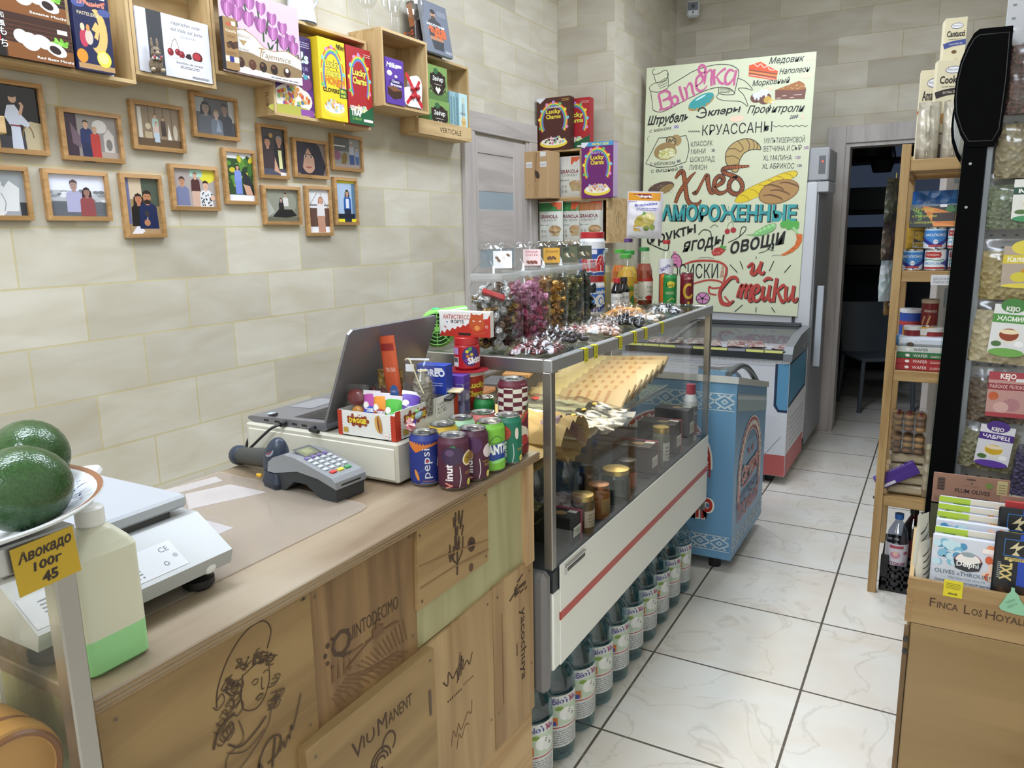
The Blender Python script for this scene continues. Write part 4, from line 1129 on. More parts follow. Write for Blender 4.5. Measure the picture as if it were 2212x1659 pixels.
def vanella(p):
    p.rect(0, 0, 1, 1, '#9a784c'); p.rect(0, .15, 1, .26, '#d9cfbc'); p.rect(.3, .15, .62, .26, '#2c2f7e'); p.rect(.62, .86, .9, .94, '#eeeae8'); p.txt('Vanella', .5, .72, .06, '#e9e2cc', w=.8, sh=.2); p.lines(.2, .8, .62, .68, 2, '#5c4020')
    p.poly([(.1, .5), (.5, .56), (.9, .44), (.6, .4)], '#3c2216'); p.poly([(.6, .54), (1, .58), (1, .44), (.8, .44)], '#4d2c1c'); p.ell(.3, .45, .14, .045, '#5d3a24')
    p.lines(.15, .85, .29, .36, 3, '#5c4020'); p.ell(.4, .87, .22, .035, '#b5573c')


pbox('chocolate_box', 'narrow tan box of hazelnut chocolate in front of the tulip box', 'box of chocolates', 1.893, 2.0585, .057, .165, -2.145, .018, '#2d2d33', vanella)


def tulip(p):
    p.rect(0, 0, 1, 1, '#d9b4d0'); rd = random.Random(8)
    for i in range(16): x = rd.uniform(.1, .95); y = rd.uniform(.35, .9) - .25 * max(0, x - .5); p.line([(x, y - .15), (x + rd.uniform(-.06, .06), y + .05)], .03, '#35552c')
    for i in range(12): x = .55 + .04 * i; y = .42 + rd.uniform(-.08, .15) - .02 * i; p.poly([(x, y), (x + .05, y + .07), (x + .08, y + .1), (x + .05, y + .02)], '#274322')
    for x, y, s in ((.08, .8, 1), (.2, .86, 1), (.33, .88, 1), (.48, .85, .9), (.62, .76, .9), (.76, .68, .9), (.86, .55, .95), (.16, .7, 1.05), (.3, .68, 1.1), (.46, .64, 1.1), (.62, .58, 1), (.76, .5, 1), (.9, .46, 1), (.04, .72, 1)):
        for dx, c in ((-.035, '#8d4a84'), (.035, '#98568c'), (0, '#b46ca6')): p.ell(x + dx * s, y + (.012 if dx else 0), .034 * s, .085 * s, c, -dx * 9)
        p.line([(x - .01, y - .08 * s), (x, y + .07 * s)], .008, '#e3aed8')
    P = [(0, .40), (.1, .49), (.22, .53), (.36, .48), (.48, .38), (.62, .36), (.8, .40), (1, .33), (1, 0), (0, 0)]
    p.poly(P, '#d9d4d0'); p.line(P[:8], .012, '#a78a5a', 5)
    p.poly([(0, .26), (.3, .27), (.5, .22), (.8, .24), (1, .2), (1, 0), (0, 0)], '#8c7452'); p.poly([(0, .1), (.4, .07), (.7, .05), (1, .1), (1, 0), (0, 0)], '#ece7e2')
    p.txt('Solidarność', .21, .43, .045, '#9a7a46', w=.19, sh=.2); p.poly([(.16, .40), (.26, .40), (.21, .33)], '#a78a5a'); p.txt('Śliwkowe', .14, .27, .05, '#8d8078', w=.26, sh=.2); p.txt('Tajemnice', .63, .25, .075, '#8d7348', w=.42, sh=.3); p.txt('T', .42, .235, .13, '#a4834c', sh=.3)
    for x, c in ((.16, '#3d2118'), (.31, '#55301f'), (.45, '#2a1713'), (.6, '#231412'), (.78, '#3a1f18')): p.ell(x, .125, .05, .065, c); p.ell(x - .01, .15, .022, .02, '#6b4532')
    p.dot(.78, .15, .03, '#e6ddd0'); p.lines(.55, .95, .02, .045, 1, '#6b6468', .5)


pbox('chocolate_box', 'large pink chocolate box printed with a bunch of tulips', 'box of chocolates', 1.91, 2.0585, .345, .268, -2.157, .024, '#e7d3e2', tulip)


def cereal(base, words, extra):
    """arched rainbow over a field, big yellow letters, a bowl of cereal below"""
    def f(p):
        p.rect(0, 0, 1, 1, base); ry = extra.get('ry', .30)
        for i, c in enumerate(('#c8423a', '#e08a3c', '#e6d24a', '#58ab58', '#4a86c4', '#8a5aa6')):
            p.arc(.5, .55, .43 - .022 * i, .36 - .016 * i, -35, 215, .016, c, 22)
        p.ell(.5, .55, .30, .265, extra.get('in', base))
        for i in range(9):
            a = math.radians(-20 + 27.5 * i); p.ell(.5 + .43 * cos(a), .55 + .36 * sin(a), .045, .03, ('#d98bb4', '#7cc0d8', '#e6d24a', '#6fb56a', '#b98ad0')[i % 5], i)
        for s, y, h, c in words: p.txt(s, .5, y, h, c, w=extra.get('tw', .56), b=.03, out='#5c2a18', ow=.05)
        p.ell(.5, .13, .42, .095, '#e8cf4a'); p.ell(.5, .16, .38, .075, '#efe9dc'); rd = random.Random(len(base) + int(base[1:3], 16))
        for i in range(34): a = rd.uniform(0, 6.28); r = rd.random() ** .5; p.ell(.5 + .34 * r * cos(a), .185 + .065 * r * sin(a), .035, .022, rd.choice(extra['bits']), a)
        for a in extra.get('more', ()): a(p)
    return f


OATS = ['#c99b5a', '#b98546', '#d8b27a', '#e3a3b8', '#8fc0a4', '#c8d06a', '#e6e0d0', '#9a86c0']


def trolls(p):
    p.rect(0, 0, 1, 1, '#37225c'); p.rect(0, .0, 1, .35, '#5a2f86'); p.lines(.55, .95, .87, .95, 3, '#c9c2dc'); p.txt('Trolls', .52, .68, .13, '#d6e3ee', w=.8, b=.04); p.txt('WORLD TOUR', .52, .58, .05, '#b9a9d8', w=.75); p.txt('Pop’ns', .72, .49, .06, '#f0f0f4', w=.4, b=.04)
    p.ell(.45, .20, .5, .18, '#e9e4da'); rd = random.Random(2)
    for i in range(60): a = rd.uniform(0, 6.28); r = rd.random() ** .5; p.dot(.45 + .42 * r * cos(a), .22 + .13 * r * sin(a), .026, rd.choice(['#d88a3c', '#c9564a', '#e6c84e', '#7fb06a', '#557a9c', '#d9a35a', '#8a5aa6']))
    p.ell(.4, .05, .6, .07, '#b3b04c'); p.ell(.45, .42, .13, .06, '#c9c86a'); p.ell(.8, .42, .16, .09, '#7a3a74'); p.ell(.8, .5, .06, .03, '#4aa0b4'); p.rect(.62, .01, .97, .09, '#8c4fa0')


pbox('cereal_box', 'purple cereal box partly hidden behind the tulip chocolates', 'cereal box', 2.154, 1.9555, .20, .292, -2.196, .055, '#2c1b4e', trolls)
hon = cereal('#e8c928', [('Lucky', .66, .085, '#f2e24e'), ('Charms', .55, .085, '#f2e24e')], dict(bits=['#d9a83c', '#c98f2c', '#e6c87a', '#a9c4dc', '#d9a0b8'], more=[lambda p: p.txt('HONEY', .55, .44, .09, '#d07a2a', w=.7, b=.05, rot=-.1), lambda p: p.txt('CLOVERS', .4, .345, .05, '#2b2b1e', w=.6, b=.03), lambda p: p.txt('NEW!', .82, .9, .06, '#252518', w=.3, b=.03, rot=-.15), lambda p: p.rect(.72, .30, .99, .42, '#2f5a36'), lambda p: p.txt('REAL', .86, .36, .04, '#e6e24a', w=.2, b=.03), lambda p: p.txt('HONEY', .86, .31, .03, '#e6e24a', w=.2, b=.03)]))
pbox('cereal_box', 'yellow honey cereal box on the wall shelf', 'cereal box', 2.360, 1.9555, .152, .302, -2.165, .06, '#e0bf22', hon)
red = cereal('#a52128', [('Lucky', .64, .085, '#efe05a'), ('Charms', .53, .085, '#efe05a')], dict(bits=OATS, more=[lambda p: p.poly([(0, .0), (1, 0), (1, .27), (.6, .16), (0, .2)], '#1f5a38'), lambda p: p.txt('LEPRECHAUN', .3, .20, .035, '#efe9dc', w=.5, b=.03), lambda p: p.txt('TRAP', .3, .11, .08, '#efe9dc', w=.45, b=.05), lambda p: p.txt('Is Back!', .3, .055, .035, '#9cc65a', w=.35, sh=.2), lambda p: p.rect(.58, .045, .97, .08, '#e6d8d0'), lambda p: p.lines(.7, .97, .9, .95, 2, '#e8c4b8')]))
pbox('cereal_box', 'red and green cereal box at the right end of the cereal shelf', 'cereal box', 2.521, 1.9555, .152, .302, -2.165, .06, '#9a1f26', red)


def brownie(p):
    p.rect(0, 0, 1, 1, '#5b3a96'); p.txt('Milka', .35, .80, .10, '#f0eef4', w=.6, sh=.25, b=.03); p.rect(.55, .82, .88, .88, '#e6e2ea'); p.ell(.55, .46, .4, .1, '#3a2468'); p.txt('Choco', .52, .48, .06, '#f4f2f6', w=.42, b=.02); p.txt('Brownie', .55, .40, .06, '#f4f2f6', w=.6, b=.02)
    p.poly([(.06, .36), (.5, .40), (.85, .33), (.85, .17), (.4, .1), (.06, .2)], '#3c2317'); p.poly([(.06, .36), (.5, .40), (.85, .33), (.4, .28)], '#7a5034'); p.ell(.2, .67, .14, .06, '#d9d6e6'); p.ell(.55, .62, .08, .03, '#e9e2c8')


pbox('brownie_packet', 'purple chocolate brownie packet standing in the deep crate', 'packet', 2.705, 2.0535, .125, .185, -2.112, .04, '#54358c', brownie)
# heart box
t = thing('gift_box', 'white heart-shaped gift box tied with a red ribbon', 'gift box', (-2.14, 2.91, 2.054), rx=0)
hp = [(0.5 * (16 * sin(a) ** 3) / 16, (13 * cos(a) - 5 * cos(2 * a) - 2 * cos(3 * a) - cos(4 * a)) / 34) for a in [2 * pi * i / 40 for i in range(40)]]
a0 = .75; hp = [(x * cos(a0) - y * sin(a0), x * sin(a0) + y * cos(a0)) for x, y in hp]; mn = min(y for x, y in hp)
frh = FX(-2.135, 2.906, 2.0545 - mn * .165)
q = MB(); q.prism([(x * .165, y * .165) for x, y in hp], .022, frh, '#ecebf0'); q.build('box', t)
q = MB(); p = Pr(q, at(Matrix.Translation((.0225, 0, 0)), frh)); p.line([(-.06, .08), (.0, .01), (.055, -.05)], .02, '#c0272f', 3); p.line([(-.06, -.045), (0, .01), (.04, .06)], .016, '#c0272f', 3)
for s in ((-.02, .02), (.018, .03), (-.018, -.012), (.02, -.01)): q.ell(frh(s[0], s[1], .028), (.006, .015, .011), '#a81d26', 10, 6)
q.build('ribbon', t)


def zef(top):
    def f(p):
        p.rect(0, 0, 1, 1, '#7fa05a'); p.rect(0, 0, 1, .30, '#5d7f46'); p.ell(.5, .5, .42, .36, '#2b201e'); p.rect(.1, .25, .9, .75, '#2b201e'); p.ell(.4, .84, .12, .09, '#3c6a44'); p.txt('Зефир', .5, .56, .13, '#f0efe8', w=.55, b=.02, sh=.15)
        p.lines(.3, .7, .45, .50, 1, '#cfc8b8'); p.poly([(.5, .18), (.36, .32), (.42, .40), (.5, .34), (.58, .40), (.64, .32)], '#e9eadc'); p.line([(.1, .2), (.2, .3), (.12, .4)], .02, '#9fbf6a', 4); p.line([(.9, .2), (.8, .3), (.88, .4)], .02, '#9fbf6a', 4)
        if not top: p.rect(0, 0, .12, .55, '#2f6a3c')
    return f


pbox('marshmallow_box', 'dark green sweets box, lower of the stacked pair', 'box of sweets', 3.115, 1.9795, .172, .155, -2.184, .06, '#5d7f46', zef(0))
pbox('marshmallow_box', 'light green sweets box standing on its darker twin', 'box of sweets', 3.115, 2.1350, .160, .155, -2.184, .06, '#7fa05a', zef(1))


def sticks(p):
    p.rect(0, 0, 1, 1, '#b9d6d8'); p.rect(0, 0, 1, .15, '#e6d9b0')
    for x in (.4, .58): p.line([(x, .08), (x, .92)], .02, '#c9a566'); p.line([(x, .5), (x, .78)], .024, '#3a211c'); p.line([(x, .05), (x, .26)], .024, '#3a211c')
    p.ell(.5, .36, .28, .12, '#d9b878'); p.lines(.3, .7, .31, .41, 4, '#8a6230'); p.txt('Bambus', .45, .53, .06, '#3c3230', w=.6, sh=.2); p.txt('5', .85, .04, .06, '#3a3026')


pbox('biscuit_stick_box', 'upright light blue box of chocolate biscuit sticks', 'biscuit box', 3.376, 1.9795, .077, .215, -2.184, .05, '#9fc0c6', sticks)
for i in range(3): pbox('biscuit_stick_box', ('light blue biscuit stick box seen edge-on beside the sweets boxes', 'middle light blue biscuit stick box seen edge-on in the row', 'light blue biscuit stick box edge-on next to the upright one')[i], 'biscuit box', 3.298 + .0255 * i, 1.9795, .024, .215, -2.186, .05, ('#86a9b0', '#8fb2b8', '#7c9fa8')[i], lambda p: p.lines(.2, .8, .1, .9, 26, '#55757c', .5))
pbox('biscuit_stick_box', 'biscuit stick box peeking out at the left end of the stamped crate', 'biscuit box', 3.036, 1.9795, .076, .055, -2.186, .05, '#d9d2b4', lambda p: (p.rect(.3, 0, .38, 1, '#3a211c'), p.rect(.5, 0, .58, 1, '#3a211c'), p.txt('5', .85, .2, .4, '#3a3026')))

# jug, wine glasses and cookbooks on top of the crates
q = MB(T(-2.235, 2.355, 2.3025)); JW = C('#dfe3f2', .12)
q.lathe([(0, 0), (.056, 0, '#4a4c52'), (.058, .006), (.050, .06), (.045, .12), (.047, .17), (.052, .2), (.049, .2), (.043, .12), (.046, .02), (0, .015)], JW, 28)
q.tube([(0, .045, .17), (0, .085, .16), (0, .09, .1), (0, .05, .06)], .006, JW)
q.build('jug', None, 'white enamel jug with a dark rim on the cereal crate', 'jug', loc=(-2.235, 2.355, 2.3025))
WG = thin('wine_glass', (.95, .96, .96), .10, .03)
gl = None
for i, (u, v, lab) in enumerate(((795, 60, 'leftmost wine glass on top of the deep crate'), (828, 60, 'wine glass second from the left on the deep crate'), (862, 66, 'wine glass third from the left on the deep crate'), (888, 76, 'rightmost wine glass beside the cookbook'))):
    y = (2.735, 2.825, 2.905, 2.985)[i]; x = (-2.215, -2.16, -2.19, -2.152)[i]
    if i == 0:
        t = gl = thing('wine_glass', lab, 'wine glass', (x, y, 2.3525), group='wine glasses on the crate')
        q = MB(WM[t]); q.lathe([(0, .001), (.034, .001), (.033, .004), (.006, .008), (0, .008)], WG, 24); q.build('foot', t)
        q = MB(WM[t]); q.lathe([(.0045, .008), (.0035, .05), (.005, .092)], WG, 12); q.build('stem', t)
        q = MB(WM[t]); q.lathe([(.005, .092), (.025, .1), (.041, .125), (.044, .15), (.038, .19), (.034, .205)], WG, 28); q.build('bowl', t)
    else: dup(gl, (x, y, 2.3525), label=lab)


def book(p):
    p.rect(0, 0, 1, 1, '#6d7280'); p.ell(.42, .76, .09, .085, '#b98a68'); p.ell(.42, .82, .10, .045, '#2a211e'); p.ell(.42, .70, .085, .04, '#4a352a'); p.poly([(.2, .62), (.34, .68), (.5, .68), (.68, .62), (.72, .35), (.66, .08), (.28, .08), (.18, .35)], '#34353b')
    p.rect(.2, .26, .7, .33, '#b07c5a'); p.txt('нескучная', .47, .53, .06, '#eceae8', w=.68, b=.02); p.txt('еда', .5, .36, .19, '#d0622a', w=.68, b=.06); p.lines(.6, .95, .78, .88, 4, '#b9bcc6', .3); p.lines(.72, .98, .06, .12, 2, '#dcdce0', .4)


q = MB(T(-2.15, 3.075, 2.334, rx=0, ry=-.16)); q.box(-.018, 0, 0, 0, .21, .235, '#8d9098', .001); book(Pr(q, FX(0, 0, 0), .21, .235))
q.build('cookbook', None, 'grey cookbook with a man in dark clothes leaning upright', 'book', loc=(-2.17, 3.18, 2.334))
q = MB(T(-2.185, 3.055, 2.334, ry=-.16)); q.box(-.03, 0, 0, 0, .19, .225, '#3a2f2c', .001); p = Pr(q, lambda x, y, l=0: V((-.03 + x, -l, y)), .03, .225); p.rect(0, .5, 1, .95, '#a2623a'); p.txt('О ВКУСЕ', .5, .25, .4, '#c8562a', w=3, rot=pi / 2)
q.build('cookbook', None, 'dark cookbook with an orange spine behind the grey one', 'book', loc=(-2.2, 3.15, 2.334))

# ------------------------------------------------------------------ framed family photographs
FRM = wood('frame_oak', '#b98f5e', '#96703f', 'Y', 2, .5)
GP = C('#ffffff', .25)


def pic(y0, y1, z0, z1, label, art, bw=.013):
    t = thing('picture_frame', label, 'framed photo', (XB, (y0 + y1) / 2, z0), group='family photos in narrow oak frames')
    q = MB(); fr = FX(XB)
    def side(a, b, c, d): 
        n = len(q.v); h0, h1 = .016, .022
        vs = [fr(*a, 0), fr(*b, 0), fr(*c, 0), fr(*d, 0), fr(*a, h0), fr(*b, h0), fr(*c, h1 - .004), fr(*d, h1 - .004)]
        q.add(vs, [(0, 1, 5, 4), (4, 5, 6, 7), (2, 3, 7, 6), (1, 2, 6, 5), (3, 0, 4, 7)], FRM)
    w = bw; A = [(y0, z0), (y1, z0), (y1, z1), (y0, z1)]; B = [(y0 + w, z0 + w), (y1 - w, z0 + w), (y1 - w, z1 - w), (y0 + w, z1 - w)]
    for i in range(4): j = (i + 1) % 4; side(A[i], A[j], B[j], B[i])
    q.build('frame', t)
    q = MB(); q.box(XB, y0 + w * .8, z0 + w * .8, XB + .008, y1 - w * .8, z1 - w * .8, '#6b6660'); p = Pr(q, FX(XB + .008, y0 + w, z0 + w), y1 - y0 - 2 * w, z1 - z0 - 2 * w, r=.16); art(p); q.build('photograph', t)


SK = '#c99f84'; HR = '#2a2020'


def pers(p, x, y, s, top, hair=HR, skin=SK, bot=None, long=0, seat=0):
    """small figure in a snapshot: x, shoulder height y, size s (fractions of height)"""
    k = p.H / p.W; X = lambda a: x + a * s * k; Y = lambda b: y + b * s
    if long: p.poly([(X(-.34), Y(.55)), (X(0), Y(.78)), (X(.34), Y(.55)), (X(.42), Y(-.35)), (X(-.42), Y(-.35))], hair)
    p.poly([(X(-.55), Y(-.1)), (X(-.3), Y(.1)), (X(.3), Y(.1)), (X(.55), Y(-.1)), (X(.6), Y(-1.3)), (X(-.6), Y(-1.3))], top)
    if bot: p.poly([(X(-.55), Y(-1.2)), (X(.55), Y(-1.2)), (X(.6), Y(-2.9)), (X(-.5), Y(-2.9))], bot)
    p.rect(X(-.12), Y(0), X(.12), Y(.25), skin); p.ell(X(0), Y(.45), .24 * s * k, .32 * s, skin); 
    p.poly([(X(-.27), Y(.48)), (X(-.24), Y(.72)), (X(0), Y(.84)), (X(.24), Y(.72)), (X(.27), Y(.48)), (X(.16), Y(.62)), (X(-.16), Y(.62))], hair)
    p.ell(X(-.09), Y(.48), .03 * s * k, .025 * s, '#2c1d18'); p.ell(X(.09), Y(.48), .03 * s * k, .025 * s, '#2c1d18'); p.line([(X(-.08), Y(.3)), (X(.08), Y(.3))], .04 * s, '#94524a')


def P0(p):
    p.rect(0, 0, 1, 1, '#1f1b1c'); p.rect(0, 0, 1, .2, '#3c3a40'); p.poly([(.62, 0), (.60, .38), (.75, .46), (1, .44), (1, 0)], '#b8a98a'); p.arc(.68, .2, .12, .18, 0, 180, .02, '#7a5f3e')
    p.poly([(.3, .0), (.32, .35), (.2, .5), (.28, .68), (.45, .7), (.58, .55), (.75, .42), (.7, .36), (.52, .4), (.55, 0)], '#c9cede'); p.rect(.31, .36, .54, .385, '#7d2b3a'); p.ell(.42, .8, .09, .075, SK); p.ell(.41, .86, .1, .05, HR); p.line([(.55, .55), (.62, .7), (.57, .74)], .05, SK)
def P1(p):
    p.rect(0, 0, 1, 1, '#8d8480'); p.rect(0, 0, .24, 1, '#3c2b38'); p.ell(.66, .75, .14, .16, '#c9c3bd'); p.poly([(.72, .15), (.72, .55), (.82, .72), (.92, .55), (.92, .15)], '#c2b9b2'); p.ell(.82, .33, .06, .14, '#77706c'); p.rect(.5, 0, 1, .15, '#a89a90'); p.poly([(.12, .8), (.3, .45), (.28, .2), (.14, .3)], '#6f5a66')
    pers(p, .40, .66, .27, '#26305e', '#3b2c28', bot='#222a4c'); pers(p, .56, .56, .22, '#b23a35', '#b58a5c', bot='#b23a35')
def P2(p):
    p.rect(0, 0, 1, 1, '#87745f'); p.rect(0, 0, 1, .2, '#5c4733'); p.rect(.08, .2, .16, .95, '#c9c2b4')
    for x in (.3, .45, .62, .8): p.rect(x, .3, x + .02, 1, '#6b5644')
    pers(p, .45, .7, .16, '#a9bcb6', '#55443a', bot='#c9c4c2'); pers(p, .46, .52, .14, '#c9b2a6', '#8d6f54', bot='#b5c2cf'); pers(p, .62, .66, .13, '#4a3c36', bot='#3f332e'); p.poly([(.7, .2), (.73, .62), (.79, .2)], '#ddd5c6'); p.ell(.88, .4, .05, .2, '#b9ae9c'); p.ell(.28, .5, .06, .08, '#c4b496'); p.rect(.2, .2, .36, .36, '#b39f80')
def P3(p):
    p.rect(0, 0, 1, 1, '#57565a'); p.rect(0, .6, .25, 1, '#9a9a9c'); p.rect(.85, .4, 1, 1, '#a8a6a4'); pers(p, .28, .5, .5, '#5c5e66', '#2c2a2c', '#8f7d74', long=1); pers(p, .75, .55, .45, '#3f4046', '#3a3230', '#8d7468'); pers(p, .53, .42, .36, '#6d7480', '#8d7c6a', '#b39a8a'); p.poly([(.5, .1), (.56, .45), (.64, .1)], '#8d97a6')
def P4(p):
    p.rect(0, 0, 1, 1, '#9a9ea2'); p.ell(.2, .35, .5, .5, '#d8d8d8'); p.ell(.3, .72, .28, .16, '#e3e3e3'); p.poly([(.55, .1), (.6, .6), (.72, .78), (.9, .62), (.85, .1)], '#d9d9d9'); p.line([(0, .3), (.3, .2), (.5, .33)], .02, '#6b6c70', 4); p.line([(.55, .5), (.62, .3), (.58, .1)], .015, '#77787c', 4); p.line([(.1, .62), (.4, .6)], .02, '#8b8c90'); p.rect(.88, 0, 1, .3, '#3c3d40')
def P5(p):
    p.rect(0, 0, 1, 1, '#dfe0f2'); p.rect(0, 0, 1, .36, '#6d7076'); p.rect(0, .36, 1, .62, '#b3b4b8'); rd = random.Random(6)
    for i in range(26): p.ell(rd.random(), rd.uniform(.38, .62), .06, .04, rd.choice(['#8f9196', '#d8dade', '#77797e']))
    for i in range(9): p.rect(0, .03 + .036 * i, 1, .036 + .036 * i, '#585b62')
    pers(p, .44, .58, .37, '#a9a6c4', '#5a4a46', '#a88a80'); pers(p, .66, .44, .33, '#8d4a4c', '#33262a', '#9a7468', long=1)
def P6(p):
    p.rect(0, 0, 1, 1, '#97815c'); p.rect(.5, .5, 1, 1, '#4c5548'); p.rect(.12, .62, .5, 1, '#c9b49a'); p.rect(0, 0, .14, 1, '#6d6f96'); p.rect(0, 0, 1, .18, '#a88c68'); p.poly([(.1, 0), (.3, .16), (.5, .05), (.4, 0)], '#d9d8de')
    pers(p, .38, .5, .28, '#22201f', '#2f211c', '#b5795a', long=1); pers(p, .64, .52, .33, '#1f2a4e', '#2a1f1a', '#b07a58'); p.ell(.64, .58, .1, .04, '#2f221e'); p.line([(.6, .2), (.6, .34)], .014, '#d8d8dc'); p.ell(.6, .36, .07, .06, '#3a3438'); p.ell(.58, .2, .09, .06, '#b07a58')
def P7(p):
    p.rect(0, 0, 1, 1, '#a79c98'); p.ell(.82, .85, .2, .2, '#d9cf3c'); p.rect(.4, .8, .7, 1, '#a9cfc2'); pers(p, .2, .5, .36, '#767a9c', '#4a3a34', '#b8876a'); pers(p, .52, .72, .25, '#4d2b2c', '#8a6a52', '#d2a890', bot='#c9a896'); pers(p, .76, .42, .36, '#d8d8da', '#3a2622', '#d8ae96'); rd = random.Random(1)
    for i in range(22): p.rect(*(lambda x, y: (x, y, x + .03, y + .04))(rd.uniform(.62, .88), rd.uniform(.02, .38)), '#2c2c30')
    p.ell(.92, .25, .06, .07, '#d9b09a')
def card(bg, art, top=.12, bot=.13):
    def f(p):
        p.rect(0, 0, 1, 1, bg); o = p.fr; h = p.H; b0 = bot * h
        s = Pr(p.mb, lambda x, y, l=0: o(x, y + b0, l), p.W, h * (1 - top - bot), l=p.l + .0002, r=.16); art(s)
    return f
def P8(p):
    p.rect(0, 0, 1, 1, '#2c4a26'); rd = random.Random(3)
    for i in range(30): p.ell(rd.random(), rd.uniform(.3, 1), .12, .07, rd.choice(['#3f6a2c', '#1f3a1e', '#c9b82e', '#5a8a34']), i)
    p.poly([(.6, .75), (.95, .4), (1, 0), (.6, 0)], '#22262c'); pers(p, .42, .66, .22, '#7d8fd0', '#1c1618', '#c79a80', bot='#7486cc', long=1); p.poly([(.6, .3), (.85, .25), (.95, 0), (.7, 0)], '#c79a80')
def P9(p):
    p.rect(0, 0, 1, 1, '#3c3436'); p.ell(.44, .85, .08, .05, '#b08a4a'); p.rect(.55, .2, 1, .75, '#24222a'); pers(p, .76, .6, .32, '#1d1c24', '#8d8a88', '#b88a74'); p.poly([(.7, .55), (.84, .55), (.86, .15), (.72, .15)], '#d9d49a'); pers(p, .28, .56, .33, '#3d3036', '#241b1c', '#c08a70'); p.rect(0, 0, 1, .14, '#4a4c5c'); p.poly([(.55, .4), (.7, .1), (.95, .06), (.9, .0), (.5, .1)], '#c99a80'); p.rect(.75, 0, 1, .07, '#e0dedf')
def P10(p):
    p.rect(0, 0, 1, 1, '#7d706c'); p.ell(.45, .5, .46, .62, '#2c2634'); p.ell(.42, .45, .24, .4, '#b8907a', .15); p.poly([(.0, 1), (.5, 1), (.3, .6), (.2, .1), (0, 0)], '#332c3c'); p.poly([(.3, 1), (.8, .95), (1, .3), (.9, 0), (.62, 0), (.62, .5), (.45, .8)], '#2a2632')
    for x in (.34, .52): p.ell(x, .56, .055, .03, '#e6ddd8'); p.ell(x, .56, .03, .03, '#1c1416'); p.line([(x - .07, .63), (x + .07, .64)], .02, '#2a1c1c')
    p.line([(.42, .55), (.40, .38), (.45, .37)], .012, '#8d6656', 4); p.ell(.43, .24, .1, .035, '#9a5a54')
def P11(p):
    p.rect(0, 0, 1, 1, '#8a8886'); p.rect(0, .55, .6, 1, '#5e5f60'); p.rect(0, .7, .45, .74, '#d8d6d4'); pers(p, .68, .72, .22, '#a9aab2', '#bdbab6', '#b08a74', bot='#3f5280'); pers(p, .88, .6, .16, '#8a96ac', bot='#4a5f8a'); p.ell(.4, .3, .1, .22, '#7a6438', -.3); p.ell(.15, .4, .13, .16, '#8a5a70'); p.rect(0, .0, 1, .12, '#9c8f86')
def P12(p):
    p.rect(0, 0, 1, 1, '#7a7a6c'); p.ell(.45, .6, .5, .5, '#8d8d7e'); p.rect(0, 0, 1, .14, '#686654'); p.poly([(.05, .12), (.05, .75), (.28, .3)], '#a9aaa0'); pers(p, .62, .74, .2, '#d3d0ca', '#2a2422', '#b8988a'); pers(p, .48, .58, .19, '#22201f', '#1f1817', '#b8988a', long=1); p.poly([(.2, .15), (.4, .38), (.8, .38), (.95, .18), (.6, .12)], '#1b1a1a')
def P13(p):
    p.rect(0, 0, 1, 1, '#dcdadc'); p.rect(0, 0, 1, .5, '#5d4236'); p.line([(.05, .55), (.45, .9)], .015, '#5a4a44'); p.line([(.6, .9), (.95, .5)], .015, '#5a4a44'); p.rect(0, .56, 1, .6, '#77706e'); pers(p, .6, .6, .26, '#dcd6d4', '#a5704e', '#cf9f86', bot='#b98a72', long=1)
def P14(p):
    p.rect(0, 0, 1, 1, '#a9bcd4'); p.rect(.82, 0, 1, 1, '#5a7a94'); pers(p, .58, .6, .27, '#2c5aa0', '#33241f', '#bf937c', bot='#20283c', long=1); p.rect(.5, .3, .66, .56, '#d9dce6'); p.rect(.0, 0, .95, .14, '#1d2230')


pic(1.193, 1.34, 1.742, 1.938, 'framed photo of a woman in a white robe beside a chair', P0)
pic(1.379, 1.574, 1.736, 1.884, 'framed photo of a man in a blue suit with a woman in red', P1)
pic(1.611, 1.806, 1.786, 1.937, 'framed photo of a family standing before wooden panelling', P2)
pic(1.843, 2.042, 1.846, 1.994, 'framed dim grey photo of three close faces', P3)
pic(1.10, 1.27, 1.56, 1.708, 'framed black and white photo at the left edge of the lower row', P4)
pic(1.31, 1.509, 1.56, 1.707, 'framed photo of a couple standing by grey water', P5)
pic(1.549, 1.697, 1.507, 1.708, 'framed upright photo of a couple holding a glass', P6)
pic(1.732, 1.928, 1.597, 1.749, 'framed photo of a family with a child on top', P7)
pic(1.957, 2.106, 1.622, 1.819, 'framed photo of a woman in a blue dress among greenery', card('#e6e6ea', P8))
pic(2.129, 2.278, 1.723, 1.922, 'framed photo of a woman in black beside a man with a bow tie', P9)
pic(2.305, 2.502, 1.735, 1.887, 'framed close portrait of a dark-haired woman', P10)
pic(2.525, 2.725, 1.777, 1.926, 'framed photo of a grey-haired man standing in a street', P11)
pic(2.129, 2.327, 1.549, 1.697, 'framed photo of two people seated on a dark floor', P12)
pic(2.357, 2.505, 1.504, 1.705, 'framed photo of a woman in white with a white strip below', card('#e6e6ea', P13, 0, .14))
pic(2.526, 2.675, 1.548, 1.748, 'framed photo of a person in blue with a bright yellow border', card('#e6d92e', P14, .06, .08))
q = MB(); q.box(XB, 1.05, 1.783, -2.20, 1.188, 1.828, CR, .002); q.build('wood_block', None, 'end of a wooden ledge cut off by the left edge under the crates', 'ledge')


